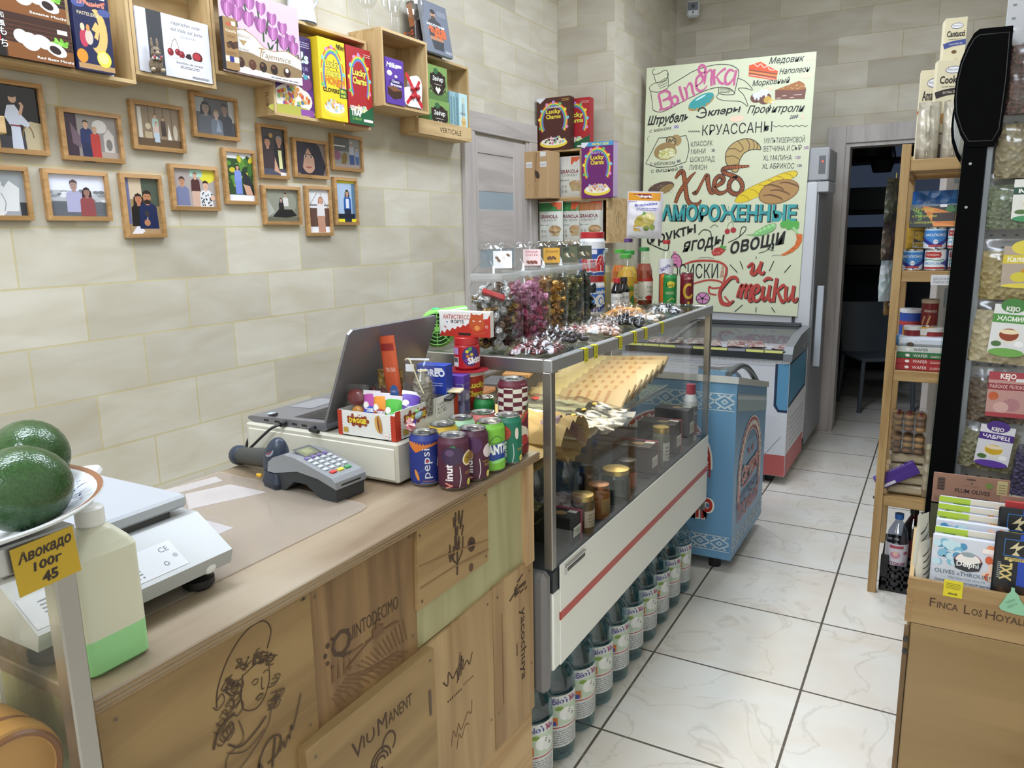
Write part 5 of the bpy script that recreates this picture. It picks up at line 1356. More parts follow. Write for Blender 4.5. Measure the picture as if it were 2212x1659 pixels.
# ------------------------------------------------------------------ on the counter: mat, papers, scale, soap, scanner, terminal
ZC = .980
MAT = milky('clear_desk_mat', '#bdb0a2', .32, .12)
pts = [(-1.395, .52), (-.937, .52), (-.937, 1.065), (-.943, 1.085), (-.96, 1.095), (-1.395, 1.11)]
q = MB(); q.prism(pts, .0015, FZ(ZC + .0012), MAT); q.build('desk_mat', None, 'clear plastic desk mat on the counter top', 'desk mat', loc=(-1.16, .8, ZC))
for i, (pp, lab) in enumerate((([(346, 1062), (466, 1030), (481, 1039), (369, 1070)], 'narrow paper slip under the desk mat nearest the wall'), ([(400, 1068), (497, 1047), (577, 1064), (408, 1101)], 'largest handwritten paper under the desk mat'), ([(404, 1114), (504, 1141), (472, 1155), (416, 1124)], 'paper slip under the desk mat beside the scale'))):
    P = [onZ(u, v, ZC) for u, v in pp]; q = MB(); q.prism([(a.x, a.y) for a in P], .0007, FZ(ZC + .0003 + .0001 * i), '#e3e3ee')
    p = Pr(q, FZ(ZC + .0010 + .0001 * i), l=.00002, step=.00002); c = sum(P, V()) / 4; e = (P[2] - P[3]) if i != 2 else (P[1] - P[0]); a = atan2(e.y, e.x)
    for k in range(-2, 3):
        o = V((-sin(a), cos(a))) * .012 * k; d_ = V((cos(a), sin(a))) * min(.03, e.length * .3)
        p.line([(c.x + o.x - d_.x, c.y + o.y - d_.y), (c.x + o.x, c.y + o.y + .001), (c.x + o.x + d_.x, c.y + o.y + d_.y)], .001, '#a3a3b4')
    q.build('paper_slip', None, lab, 'paper', 'papers under the desk mat', loc=(c.x, c.y, ZC))

SCW = C('#a9abab', .4)
t = thing('scale', 'white electronic shop scale beside the soap bottle', 'scale', (-1.09, .565, ZC))
fy = lambda x, y, l=0: V((x, l, y))
q = MB(); q.prism([(-1.29, 1.012), (-.918, 1.012), (-.912, 1.035), (-.985, 1.083), (-1.2, 1.083), (-1.29, 1.05)], .737, fy, SCW, .447); q.build('body', t)
q = MB(); q.box(-1.2, .46, 1.083, -1.0, .70, 1.094, C('#3d3e3f', .5)); q.build('weighing_spider', t)
q = MB(); q.box(-1.25, .447, 1.094, -.992, .727, 1.114, C('#a8acb2', .35), .004); q.build('tray', t)
q = MB(); nrm = V((.048, 0, .073)).normalized(); o0 = V((-.912, 0, 1.035)); uy = V((-.073, 0, .048)).normalized()
fp = lambda x, y, l=0: o0 + V((0, x, 0)) + uy * y + nrm * l
p = Pr(q, fp, l=.0005); p.rect(.45, .008, .665, .058, '#b9babd'); p.lines(.47, .60, .014, .05, 6, '#55565a', .4); p.txt('CE', .648, .042, .009, '#3a3b3e'); p.dot(.657, .03, .004, '#8d8e90'); p.txt('ИЗГОТОВИТЕЛЬ', .54, .026, .006, '#45464a', w=.1); p.dot(.638, .022, .004, '#4a4b4e'); p.dot(.638, .022, .0025, '#b9babd')
q.build('rating_plate', t)
for y in (.475, .70):
    for x in (-1.24, -.95): q = MB(); q.lathe([(0, ZC), (.018, ZC), (.024, ZC + .006), (.024, ZC + .016), (.012, ZC + .02), (.012, 1.013)], BLACK, 20, (x, y, 0)); q.build('foot', t)
q = MB(); q.ell((-.921, .70, 1.022), (.006, .016, .014), '#e2e3e3', 14, 10); q.build('bubble_level', t)

t = thing('soap_bottle', 'translucent pump bottle with green liquid soap at the counter corner', 'pump bottle', (-.879, .508, ZC))
q = MB(); RR = lambda w, d, r: [(sx * (w - r) + r * cos(a), sy * (d - r) + r * sin(a)) for sx, sy, a0 in ((1, 1, 0), (-1, 1, 90), (-1, -1, 180), (1, -1, 270)) for a in [math.radians(a0 + 18 * k) for k in range(6)]]
def loft(q, secs, m, o=(0, 0, 0), sm=True, cap=True):
    n = len(secs[0][0])
    for (A, za, *ma), (B, zb, *_) in zip(secs, secs[1:]):
        q.add([(o[0] + x, o[1] + y, o[2] + za) for x, y in A] + [(o[0] + x, o[1] + y, o[2] + zb) for x, y in B], [(i, (i + 1) % n, n + (i + 1) % n, n + i) for i in range(n)], ma[0] if ma else m, sm)
    if cap:
        for (A, za, *ma) in (secs[0], secs[-1]): q.add([(o[0] + x, o[1] + y, o[2] + za) for x, y in A], [tuple(range(n))], ma[0] if ma else m)
HD = C('#cfceb9', .35); GS = C('#93cf8f', .35)
S1 = RR(.029, .042, .012); S2 = RR(.028, .041, .01); S3 = RR(.018, .022, .014); S4 = RR(.0145, .0145, .0144)
loft(q, [(RR(.024, .037, .012), 0, GS), (S1, .005, GS), (S1, .048, HD), (S2, .150, HD), (RR(.024, .036, .012), .160, HD), (S3, .176, HD), (S4, .182)], HD, (-.879, .508, ZC))
q.build('bottle', t)
PW = C('#dcdcd8', .4)
q = MB(T(-.879, .508, ZC)); q.lathe([(.015, .182), (.0165, .184), (.0165, .203), (.012, .206), (.006, .208), (.006, .228), (.009, .23), (.009, .24), (0, .241)], PW, 20); q.build('pump_collar', t)
q = MB(T(-.879, .508, ZC + .235, rz=2.4)); loft(q, [(RR(.03, .011, .01), 0), (RR(.034, .013, .012), .004), (RR(.03, .011, .01), .009), (RR(.02, .006, .005), .011)], C('#e4e4ea', .35), (.014, 0, 0)); q.tube([(.03, 0, .003), (.046, 0, 0), (.052, 0, -.008)], [.006, .005, .004], PW); q.build('pump_head', t)

DB = C('#2a3446', .35); DG = C('#3a3c3b', .5)
t = thing('barcode_scanner', 'dark handheld barcode scanner lying on the counter by the wall', 'scanner', (-1.25, 1.12, ZC))
A0, B0 = V((-1.385, 1.165, 1.007)), V((-1.235, 1.125, 1.03))
q = MB(); q.tube([A0.lerp(B0, k / 8) for k in range(9)], [.019, .019, .0195, .02, .0205, .021, .022, .022, .02], DG, 16); gp = q.build('grip', t)
q = MB(); d_ = (B0 - A0).normalized(); q.tube([A0 - d_ * .014, A0 - d_ * .010, A0 + d_ * .006, A0 + d_ * .012], [.012, .023, .023, .019], DB, 16); q.build('grip_end', gp)
q = MB(T(-1.218, 1.118, 1.028, rz=-.35, ry=.42)); q.ell((0, 0, .004), (.030, .027, .056), DB, 20, 14); hd_ = q.build('head', t)
q = MB(T(-1.196, 1.105, .9815, rz=-.25)); loft(q, [(RR(.028, .026, .01), 0), (RR(.03, .029, .01), .012), (RR(.024, .024, .01), .034)], C('#222a3a', .4)); q.build('nose', t)
q = MB(T(-1.209, 1.095, 1.058, rz=-.35, rx=1.05, ry=.2)); q.cyl(.013, -.004, .001, '#8f9aa6', 18); q.cyl(.010, 0, .002, '#7a3a44', 18); q.build('power_light', hd_)
q = MB(T(-1.1925, 1.0905, 1.032, rz=-.1, rx=1.35)); q.ell((0, 0, 0), (.013, .009, .003), '#d98638', 16, 8); p = Pr(q, FZ(.0028), l=.0004); p.txt('2D', 0, -.004, .007, '#f4e6d6'); q.build('sticker', hd_)
q = MB(); q.box(-1.262, 1.098, .992, -1.247, 1.104, 1.000, '#d9a52c', .002); q.build('trigger', gp)
q = MB(); q.tube(cat([(-1.39, 1.17, 1.004), (-1.43, 1.19, .995), (-1.435, 1.22, .986), (-1.43, 1.23, 1.02), (-1.40, 1.235, 1.06), (-1.36, 1.235, 1.085), (-1.33, 1.236, 1.095)], 6), .0035, C('#2c2a2a', .5)); q.build('cable', t)

TG = C('#8f9296', .35, .3); TD = C('#2f3235', .5)
t = thing('card_terminal', 'grey card payment terminal with a keypad in front of the cash drawer', 'card terminal', (-1.08, 1.13, ZC))
# long axis from the paper end (left) to the card slot (right)
fdir = V((.985, -.06, 0)).normalized(); sdir = V((.06, .985, 0)).normalized(); o0 = V((-1.205, 1.085, ZC))
tm = lambda x, y, l=0: o0 + fdir * x + sdir * l + V((0, 0, y))
side = [(0, .02), (.005, .055), (.02, .068), (.05, .078), (.085, .078), (.19, .052), (.198, .03), (.19, .022)]
q = MB(); q.prism([(0, .012), (.03, .002), (.045, .002), (.075, .026), (.11, .026), (.155, .002), (.195, .002), (.197, .03), (.15, .046), (.09, .052), (.06, .046), (.02, .038), (0, .04)], .078, tm, TD); q.build('base', t)
q = MB(); q.prism([(-.001, .038), (.02, .037), (.06, .045), (.09, .051), (.15, .045), (.2, .03), (.198, .044), (.19, .052), (.085, .079), (.05, .081), (.018, .07), (.003, .058)], .0815, tm, TG, -.0035); ts_ = q.build('top_shell', t)
sl = V((.105, 0, -.027)).normalized(); un = V((.027, 0, .105)).normalized(); up = fdir * sl.x + V((0, 0, sl.z)); nn = fdir * un.x + V((0, 0, un.z)); b0 = o0 + fdir * .085 + V((0, 0, .079))
kf = lambda x, y, l=0: b0 + up * (x) + sdir * y + nn * l
q = MB(); p = Pr(q, kf, l=.0004); p.rect(-.030, .016, .012, .064, '#4a4d50'); p.rect(-.024, .021, .007, .059, '#6f7358'); p.rect(-.02, .03, .0, .05, '#8a8c6a'); q.build('screen', ts_)
KG = C('#b9bdc0', .4)
def key(x, y, w_, c): q = MB(); n0 = kf(x, y, 0); q.add([kf(x + a * .004, y + b * w_, l * .003) for l in (0, 1) for a, b in ((-1, -1), (1, -1), (1, 1), (-1, 1))], [(0, 1, 5, 4), (1, 2, 6, 5), (2, 3, 7, 6), (3, 0, 4, 7), (4, 5, 6, 7)], c); q.build('key', ts_)
for i in range(4):
    for j in range(4): key(.030 + .0145 * i, .013 + .0175 * j, .0055, KG)
for j in range(4): key(.018, .014 + .0165 * j, .004, '#77689c')
for j, c in enumerate(('#c23a34', '#d9c23a', '#3a8a4a')): key(.090, .018 + .020 * j, .007, c)
q = MB(); q.add([tm(.1995, .034, .012), tm(.1995, .034, .066), tm(.2005, .038, .066), tm(.2005, .038, .012)], [(0, 1, 2, 3)], '#17181a'); q.build('card_slot', ts_)

# ------------------------------------------------------------------ cash drawer, laptop
BEI = C('#c0bcae', .45)
t = thing('cash_drawer', 'beige metal cash drawer under the laptop', 'cash drawer', (-1.185, 1.385, ZC))
q = MB(); q.box(-1.41, 1.21, ZC + .006, -.961, 1.572, 1.073, BEI, .004); q.build('housing', t)
q = MB(); q.box(-1.40, 1.207, ZC + .012, -.968, 1.211, 1.062, C('#d0ccbe', .45), .002); q.build('drawer_front', t)
for x in (-1.38, -.99):
    for y in (1.24, 1.54): MB().cyl(.012, ZC, ZC + .007, BLACK, 10, (x, y, 0)).build('foot', t)
LG = C('#7d7c80', .35, .4); LK = C('#2b2b2d', .5)
t = thing('laptop', 'open grey laptop standing on the cash drawer', 'laptop', (-1.28, 1.39, 1.073))
q = MB(); q.prism([(-1.412, 1.078), (-1.40, 1.074), (-1.17, 1.075), (-1.163, 1.080), (-1.17, 1.094), (-1.405, 1.087), (-1.414, 1.083)], 1.535, fy, LG, 1.222)
ba_ = q.build('base', t)
q = MB(); fk = lambda x, y, l=0: V((-1.40 + x, 1.23 + y, 1.0873 + x * .0305 + l)); p = Pr(q, fk, l=.0004)
p.rect(.115, .015, .225, .29, '#3a3a3d')
for i in range(6):
    for j in range(15): p.rect(.118 + .0178 * i, .019 + .018 * j, .133 + .0178 * i, .0345 + .018 * j, '#232325')
q.build('keyboard', ba_)
q = MB(); p = Pr(q, fk, l=.0004); p.rect(.012, .10, .085, .205, '#87868a'); q.build('touchpad', ba_)
q = MB(); p = Pr(q, fk, l=.0004); p.rect(.02, .018, .04, .034, '#b9cfe0'); q.build('sticker', ba_)
q = MB(); fl = lambda x, y, l=0: V((-1.166 + .085 * y / .228 + l * .937, x, 1.094 + .213 * y / .228 - l * .35))
pr_ = [(1.215, 0), (1.54, 0), (1.54, .218), (1.53, .228), (1.225, .228), (1.215, .218)]
q.prism(pr_, .006, fl, LG); ld_ = q.build('lid', t)
q = MB(); q.prism([(1.228, .015), (1.527, .015), (1.527, .215), (1.228, .215)], 0, fl, '#17181b', -.0006); q.build('screen', ld_)
for x in (.04, .075, .13, .16): MB().box(-1.40 + x, 1.2212, 1.079, -1.385 + x, 1.2225, 1.0835, '#1c1c1e').build('port', ba_)
q = MB(); q.tube([(-1.29, 1.222, 1.081), (-1.29, 1.205, 1.081)], .006, BLACK); q.tube(cat([(-1.29, 1.205, 1.081), (-1.31, 1.19, 1.07), (-1.37, 1.18, 1.02), (-1.40, 1.178, 1.0), (-1.43, 1.18, .985)], 6), .0032, C('#2c2a2a', .5)); q.build('charging_cable', t)
MB().tube([(-1.2, 1.222, 1.081), (-1.2, 1.208, 1.078), (-1.17, 1.2, 1.079)], .005, BLACK).build('plug', t)

# ------------------------------------------------------------------ drink cans
def can(loc, label, body, art=None, r=.033, h=.115, rz=None, neck='#b9bbbd', cat_='drink can', group='drink cans on the counter edge'):
    t = thing('soda_can', label, cat_, loc, face(loc) if rz is None else rz, group)
    M = WM[t]; q = MB(M)
    q.lathe([(0, .004, TIN), (r * .74, 0, TIN), (r * .8, .0015, TIN), (r * .97, .008)], body, 32); q.lathe([(r * .97, .008), (r, .013), (r, h - .018), (r * .985, h - .014), (r * .83, h - .003)], body, 32)
    f = lambda y: r if .013 < y < h - .018 else (r - (r * .03) * (.013 - y) / .005 if y <= .013 else r - r * .17 * max(0, (y - h + .018)) / .015)
    if art: art(Pr(q, FC(r, 0, 0, f), pi * r, h, dx=.004, l=.0002, step=.00003, r=.28))
    q.build('body', t)
    q = MB(M); q.lathe([(r * .83, h - .003), (r * .86, h - .001), (r * .86, h), (r * .8, h), (r * .77, h - .005), (0, h - .005)], TIN, 28); ld = q.build('lid', t)
    q = MB(M); q.prism([(.45 * r * cos(a) * .55, .45 * r * sin(a)) for a in [2 * pi * i / 16 for i in range(16)]], .0016, at(T(0, .001, h - .0035, rz=1.1), FZ(0)), C('#a9abae', .25, 1)); q.build('pull_tab', ld)
    return t


def pepsi(p):
    p.poly([(-.5, .86), (.5, .86), (.5, .93), (.35, .90), (0, .74), (-.2, .66), (-.26, .70), (-.5, .85)], '#c9722e'); p.ell(-.19, .24, .035, .11, '#d98f3a', .35); p.ell(.3, .45, .03, .08, '#d9822f', -.5); p.txt('pepsi', .09, .46, .15, '#d5d8e2', w=.62, rot=pi / 2, b=.0)
    p.dot(.035, .50, .028, '#b3282e'); p.txt('MANGO', .06, .115, .025, '#d99a4a', w=.26); p.lines(-.12, .28, .075, .1, 2, '#9fa9cc', .5); p.line([(-.3, .05), (-.2, .25), (0, .36)], .004, '#6f83b8', 4); p.rect(-.62, .1, -.5, .32, '#cdd2da')


def vinut(fruit):
    def f(p):
        for i, c in enumerate(('#d98a78', '#e9e2e4')): p.txt('V' if i == 0 else 'inut', -.03, (.11, .36)[i], .14, c, w=(.14, .35)[i], rot=pi / 2, b=.03)
        p.line([(.10, .08), (.14, .25), (.12, .46)], .012, '#e9e2e4', 4); p.dot(.36, .14, .065, '#c9bc3a'); p.dot(.36, .14, .05, '#e2da7a'); p.txt('NFC', .36, .125, .03, '#3a3a1c', w=.1); p.lines(.24, .5, .3, .36, 3, '#c9a05a', .35)
        fruit(p)
    return f


def fr1(p): p.ell(-.02, .66, .25, .17, '#3a2745'); p.ell(-.08, .72, .09, .06, '#5c4668'); p.ell(.35, .59, .17, .13, '#e0d6b8', .5); p.ell(.35, .59, .14, .10, '#a8862f', .5); [p.dot(.35 + .11 * cos(i * 2.4) * (i / 14), .59 + .09 * sin(i * 2.4) * (i / 14), .011, '#3a2c14') for i in range(14)]; p.poly([(-.1, .83), (.02, .86), (.06, .8), (0, .82)], '#2f6a4a'); p.ell(-.5, .5, .07, .1, '#e3d5c0')
def fr2(p): p.ell(-.02, .72, .22, .15, '#4a2450'); p.ell(-.13, .55, .12, .11, '#a87a4a'); p.ell(.36, .58, .15, .13, '#d9c9cc'); p.txt('MANGOSTEEN', .35, .38, .025, '#c9bc3a', w=.3)
def fr3(p): p.ell(-.12, .68, .2, .16, '#a83a26'); [p.dot(-.12 + .16 * cos(i * 1.9), .68 + .13 * sin(i * 1.9), .025, '#c24a2c') for i in range(9)]; p.ell(.22, .66, .05, .12, '#d9cfc0')
def fanta(p):
    p.poly([(-.16, .55), (.42, .62), (.44, .28), (.2, .22), (-.1, .3)], '#23408c'); p.txt('FANTA', .16, .40, .17, '#e9ede6', w=.58, b=.06, rot=.05); p.line([(-.02, .62), (.12, .75), (.3, .66), (.12, .6), (-.02, .62)], .012, '#2c5a34', 3); p.ell(.2, .25, .2, .035, '#8fd07a', .1)
def loveis(bg):
    def f(p): p.dot(.02, .70, .10, '#c9b93a'); p.dot(.14, .70, .08, '#c9b93a'); p.txt('Love is', .05, .64, .09, '#1b1a18', w=.5, b=.02, sh=.1); p.line([(-.1, .2), (.1, .3), (.2, .25)], .02, '#d9c24a', 3); p.dot(.3, .1, .05, '#d9c93a'); p.lines(-.2, .2, .42, .5, 3, '#e6d9a0', .3)
    return f
def ariz(p):
    for i in range(6):
        for j in range(8):
            if (i + j) % 2: p.rect(-.6 + .2 * i, .50 + .055 * j, -.4 + .2 * i, .555 + .055 * j, '#d9d3c4')
    p.line([(-.1, .42), (.2, .5), (.4, .68)], .05, '#3a6a4a', 4); p.line([(-.12, .40), (.2, .47), (.45, .66)], .035, '#b0342f', 4); p.txt('ARIZONA', .1, .47, .07, '#d95a3a', w=.6, rot=.45, b=.02); p.ell(.1, .28, .3, .14, '#d9cfbc'); p.ell(.05, .33, .1, .08, '#4a1a22'); p.ell(.25, .22, .12, .07, '#a83a34'); p.txt('99', -.45, .72, .09, '#b0342f', w=.12, b=.04); p.rect(-.6, .03, .6, .14, '#7a2a28'); p.ell(-.1, .12, .14, .06, '#d9cfbc')


can((-.925, 1.258, ZC), 'blue and orange cola can with a candy stuck on its rim', '#20307a', pepsi)
can((-.857, 1.264, ZC), 'dark plum juice can with passion fruit, frontmost at the counter edge', '#4a1c30', vinut(fr1))
can((-.850, 1.331, ZC), 'dark purple mangosteen juice can, second along the counter edge', '#45162f', vinut(fr2))
can((-.848, 1.398, ZC), 'lime green soda can along the counter edge', '#74b43a', fanta)
can((-.842, 1.465, ZC), 'dark green juice can with red fruit along the counter edge', '#146a52', vinut(fr3))
can((-.928, 1.331, ZC), 'yellow can standing behind the front row', '#c9a52e', lambda p: p.lines(-.3, .3, .3, .7, 5, '#8a6a1c', .4))
can((-.924, 1.398, ZC), 'pale mint can standing behind the front row', '#a9cfb0', lambda p: (p.poly([(.0, .5), (.3, .9), (.4, .85), (.1, .45)], '#d9e6dc'), p.rect(-.3, .72, .2, .78, '#d9e6e0')))
can((-.908, 1.464, ZC), 'pink-topped can between the mint and the dark green cans', '#c46a66', lambda p: p.rect(-.5, .3, .5, .5, '#e6d0c8'))
can((-.945, 1.534, ZC), 'slim green can with a yellow heart behind the others', '#1c7a3a', loveis(0), .0265, .133)
can((-.866, 1.536, ZC), 'tall maroon and white chequered can at the counter end', '#5c1a2a', ariz, .036, .185)
q = MB(T(-.948, 1.243, 1.095)); FO = foil('red_foil_candy', '#b03a44', '#e9c9c8', 180, .3)
q.ell((0, 0, .009), (.011, .011, .009), FO, 10, 7, .35, 3); q.ell((-.004, .002, .02), (.008, .008, .008), FO, 9, 6, .5, 5); q.ell((.002, -.004, .012), (.013, .006, .006), FO, 9, 6, .5, 7)
q.build('wrapped_candy', None, 'crinkled red and white candy on top of the cola can', 'candy', loc=(-.948, 1.243, 1.095))

# ------------------------------------------------------------------ open candy box and what is packed in it
ZD = 1.0735
t = thing('display_carton', 'open white and red carton of sweets at the drawer corner', 'carton', (-1.05, 1.32, ZD))
x0, x1, y0, y1, hh = -1.130, -.972, 1.222, 1.46, .056
q = MB(); WB = C('#dcdad6', .5)
q.box(x0, y0, ZD, x1, y1, ZD + .002, WB); q.box(x0, y0, ZD, x1, y0 + .002, ZD + hh, WB); q.box(x0, y1 - .002, ZD, x1, y1, ZD + hh * 1.3, WB); q.box(x0, y0, ZD, x0 + .002, y1, ZD + hh, WB); q.box(x1 - .002, y0, ZD, x1, y1, ZD + hh * 1.15, WB)


def doggie(p, hd):
    p.rect(0, 0, .06, 1, '#b2361f'); p.rect(.94, 0, 1, 1, '#b2361f')
    for i in range(9): p.dot(.06, .06 + .11 * i, .06, '#b2361f'); p.dot(.94, .06 + .11 * i, .06, '#b2361f')
    c = .36 if hd else .30; p.ell(c, .66, .17, .2, '#8a3a22'); [p.dot(c + .17 * cos(i * .7), .66 + .2 * sin(i * .7), .08, '#8a3a22') for i in range(9)]
    p.txt('BIG', c, .80, .13, '#f0ece2', w=.13, b=.05); p.txt('D★GGIE', c, .56, .17, '#e3cf3a', w=.30, b=.05)
    if hd: p.ell(.70, .6, .045, .32, '#c9a05a', .15); p.ell(.735, .6, .04, .36, '#b5803c', .15); p.ell(.715, .6, .012, .34, '#7a3a24', .15); p.rect(.80, .08, .89, .30, '#c9c2bc'); p.rect(.81, .1, .88, .28, '#f0ece6'); p.txt('36', .845, .14, .1, '#b2361f', w=.05)
    p.rect(.10, .14, .18, .34, '#b8973a')


p = Pr(q, FY(y0, x0, ZD), x1 - x0, hh, l=.0004); doggie(p, 1)
p = Pr(q, FX(x1, y0, ZD), y1 - y0, hh * 1.15, l=.0004); doggie(p, 0); p.poly([(.60, .30), (.78, .40), (.82, 1.0), (.62, .92)], '#e9e7df'); p.txt('Товары', .71, .72, .12, '#222', w=.15, rot=.15); p.txt('всего', .71, .58, .12, '#222', w=.13, rot=.15); p.txt('по 80', .715, .42, .15, '#222', w=.15, rot=.15)
q.build('box', t)


def loose(name, label, catg, loc, fn, rz=0, rx=0, ry=0, group='sweets packed in the open carton'):
    q = MB(T(*loc, rz=rz, rx=rx, ry=ry)); fn(q); return q.build(name, None, label, catg, group, loc=loc)


def tube_gum(c1, c2, txt):
    def f(q):
        fr = bag(q, .040, .072, .018, c1, 3, .05, 0, .6, 10, 10); q.box(-.021, -.0015, .066, .021, .0015, .076, '#dcd6e0'); p = Pr(q, fr, .04, .072, dx=.006, l=.0006)
        p.ell(.05, .35, .42, .24, c2); p.ell(-.25, .62, .2, .1, '#e9e4e0'); p.txt('TUBBLE', .05, .42, .10, '#f0eef0', w=.6, b=.05, out='#23408c'); p.txt('GUM', .1, .26, .11, '#f0eef0', w=.45, b=.05, out='#8a2a3a')
    return f


loose('gum_tube', 'pink and blue gum tube in the carton front', 'chewing gum', (-1.060, 1.249, 1.095), tube_gum('#b04a9c', '#2c5ac0', 'x'), .15, -.15)
loose('gum_tube', 'orange gum tube in the carton front', 'chewing gum', (-1.030, 1.247, 1.093), tube_gum('#d98a2a', '#a83a3c', 'x'), .1, -.1)
loose('gum_tube', 'green gum tube in the carton front', 'chewing gum', (-.996, 1.245, 1.090), tube_gum('#4aa83a', '#6cc24a', 'x'), .15, -.12)
loose('gum_tube', 'violet gum tube lying behind the green one', 'chewing gum', (-.985, 1.277, 1.1), tube_gum('#5a3a9c', '#6a4ab0', 'x'), .6, -.6, .2)


def filmbag(w_, h_, d_, inner, seed, lab=None):
    def f(q):
        rd = random.Random(seed)
        inner(q, rd); bag(q, w_, h_, d_, FILM, seed, .25, .15, .4, 12, 14)
    return f


def gummies(cols, w_, h_, r, n):
    def f(q, rd):
        for i in range(n): q.ell((rd.uniform(-.36, .36) * w_, rd.uniform(-.25, .25) * r * 2, rd.uniform(.1, .7) * h_), (r * rd.uniform(.8, 1.2), r * .7, r * rd.uniform(.8, 1.2)), rd.choice(cols), 9, 6)
    return f


loose('gummy_bag', 'clear bag with a dark red heart and an orange gummy', 'sweets', (-1.103, 1.255, 1.0765), filmbag(.062, .105, .035, lambda q, rd: (q.ell((0, 0, .075), (.022, .01, .02), C('#6b1a24', .2), 14, 10), q.ell((.004, -.004, .04), (.016, .009, .018), C('#c98a3a', .2), 14, 10), q.box(.01, -.014, .005, .026, -.012, .03, '#c9822c')), 2), .25)
loose('biscuit_pouch', 'brown patterned pouch with a white label', 'sweets', (-1.078, 1.345, 1.0765), lambda q: (lambda fr: Pr(q, fr, .055, .12, dx=.006, l=.0008).rect(-.1, .68, .42, .95, '#e3e0dc').lines(-.05, .38, .74, .9, 3, '#6a625c', .4))(bag(q, .060, .125, .03, foil('woven_pouch', '#6b5026', '#a0803f', 90, .5), 4, .1, .4, .7)), .3)
loose('candy_bar', 'long orange candy bar standing upright above the rest', 'sweets', (-1.052, 1.335, 1.0765), lambda q: (lambda fr: (Pr(q, fr, .034, .20, dx=.005, l=.0006).ell(.12, .38, .3, .09, '#2c6ab0').rect(-.45, .86, .45, .94, '#8a2420').txt('TRUBA', .05, .62, .05, '#e9c8b8', w=.7)))(bag(q, .038, .205, .014, '#c4532e', 5, .1, .55, .8)), .2, 0, -.10)
loose('date_box', 'clear box of dark red dried fruit with a price sticker', 'sweets', (-1.005, 1.36, 1.0765), lambda q: (gummies(['#4a1a22', '#5c2430', '#33161c', '#6b3a34'], .06, .10, .008, 26)(q, random.Random(3)), q.box(-.032, -.014, 0, .032, .014, .155, FILM, .004), q.box(-.028, -.0148, .125, -.008, -.0142, .142, '#d9d9dc')), .25)
loose('gift_carton', 'dark blue biscuit box standing behind the sweets', 'biscuit box', (-1.018, 1.435, 1.0765), lambda q: (q.box(-.038, -.018, 0, .038, .018, .128, '#1f3a9c', .001), Pr(q, FY(-.018, -.038, 0), .076, .128, l=.0004).txt('OREO', .6, .80, .12, '#e9ecf4', w=.75, b=.05).lines(.4, .9, .62, .7, 2, '#a9b4e0', .4).rect(.62, .88, .9, .95, '#e0e0e6'), Pr(q, FX(.038, -.018, 0), .036, .128, l=.0004).txt('OREO', .5, .3, .15, '#7a9ae6', w=2, rot=pi / 2)), .12)
loose('sausage_stick_pack', 'clear wrapper of dark red sausage sticks', 'sweets', (-1.083, 1.305, 1.0765), lambda q: ([q.tube([(x, 0, .01), (x, -.002, .085), (x + .004, 0, .09)], .009, C('#5a1c22', .25), 10) for x in (-.012, .01)], bag(q, .05, .098, .024, FILM, 8, .2, .3, .6, 10, 12)), .2)
loose('breadstick_pack', 'clear pack of pale breadsticks dipped in chocolate', 'sweets', (-1.047, 1.295, 1.0765), lambda q: ([q.tube([(x, y, .004), (x, y, .05)], .0045, '#4a382c', 8) or q.tube([(x, y, .05), (x + .002, y, .098)], .0045, '#c9b083', 8) for x in (-.018, -.009, 0, .009, .018) for y in (-.006, .005)], q.box(-.026, -.013, 0, .026, .013, .09, FILM, .003)), .25)
loose('candy_tin', 'small green candy tin with a pale band', 'sweets', (-1.003, 1.302, 1.105), lambda q: (q.box(-.034, -.02, 0, .034, .02, .022, C('#3f9a4a', .3), .008), q.box(-.02, -.0205, .001, .036, .0205, .0225, '#a9c4cc', .008), [q.ell((-.01 + .012 * i, -.012, .024), (.007, .008, .003), '#7fb05a', 8, 5) for i in range(4)]), .35, .2)
loose('raffia_bundle', 'clear bottle-shaped bag tied with raffia string', 'sweets', (-.988, 1.345, 1.105), lambda q: (q.lathe([(0, 0), (.02, 0), (.022, .02), (.022, .075), (.012, .092), (.006, .1)], foil('dried_herbs', '#6f675a', '#938b7c', 120, .7), 14), q.lathe([(.024, 0), (.025, .08), (.016, .098), (.012, .108), (.02, .118)], FILM, 14), q.tube(cat([(-.03, -.02, .125), (-.02, -.02, .128), (-.008, -.022, .11), (.005, -.022, .08), (.02, -.025, .055)], 5), .0016, '#cbbf9f', 5), q.tube([(0, -.012, .1), (.012, 0, .1), (0, .012, .1), (-.012, 0, .1), (0, -.012, .1)], .002, '#cbbf9f', 5)), 0)
loose('chocolate_bar', 'dark flat chocolate bar lying on the carton edge', 'sweets', (-.993, 1.415, 1.128), lambda q: q.box(-.035, -.02, 0, .035, .02, .008, '#2c2726', .002), .3, .1)
loose('paper_pack', 'pale beige paper pack lying at the back of the carton', 'sweets', (-.99, 1.44, 1.140), lambda q: q.box(-.04, -.015, 0, .04, .015, .006, '#cfc09a', .002), .25, .1)
for i in range(2): loose('candy_carton', ('tall purple and silver candy carton nearer the cans', 'tall purple and silver candy carton farther back')[i], 'sweets', ((-.985, 1.492, 1.0735), (-1.02, 1.488, 1.0735))[i], lambda q: (q.box(-.017, -.017, 0, .017, .017, .098, '#8a86a6', .001), q.box(-.0175, -.0175, .078, .0175, .0175, .0985, '#5c3a9c', .001), [Pr(q, fr, .034, .098, l=.0005).dot(.3, .72, .08, '#5c3a9c').dot(.7, .7, .09, '#5c3a9c').dot(.5, .45, .1, '#b9b6c9').dot(.4, .2, .08, '#6b5a9c').lines(.1, .9, .28, .4, 3, '#45406b', .5) for fr in (FY(-.0175, -.017, 0), FX(.0175, -.017, 0))]), .1)

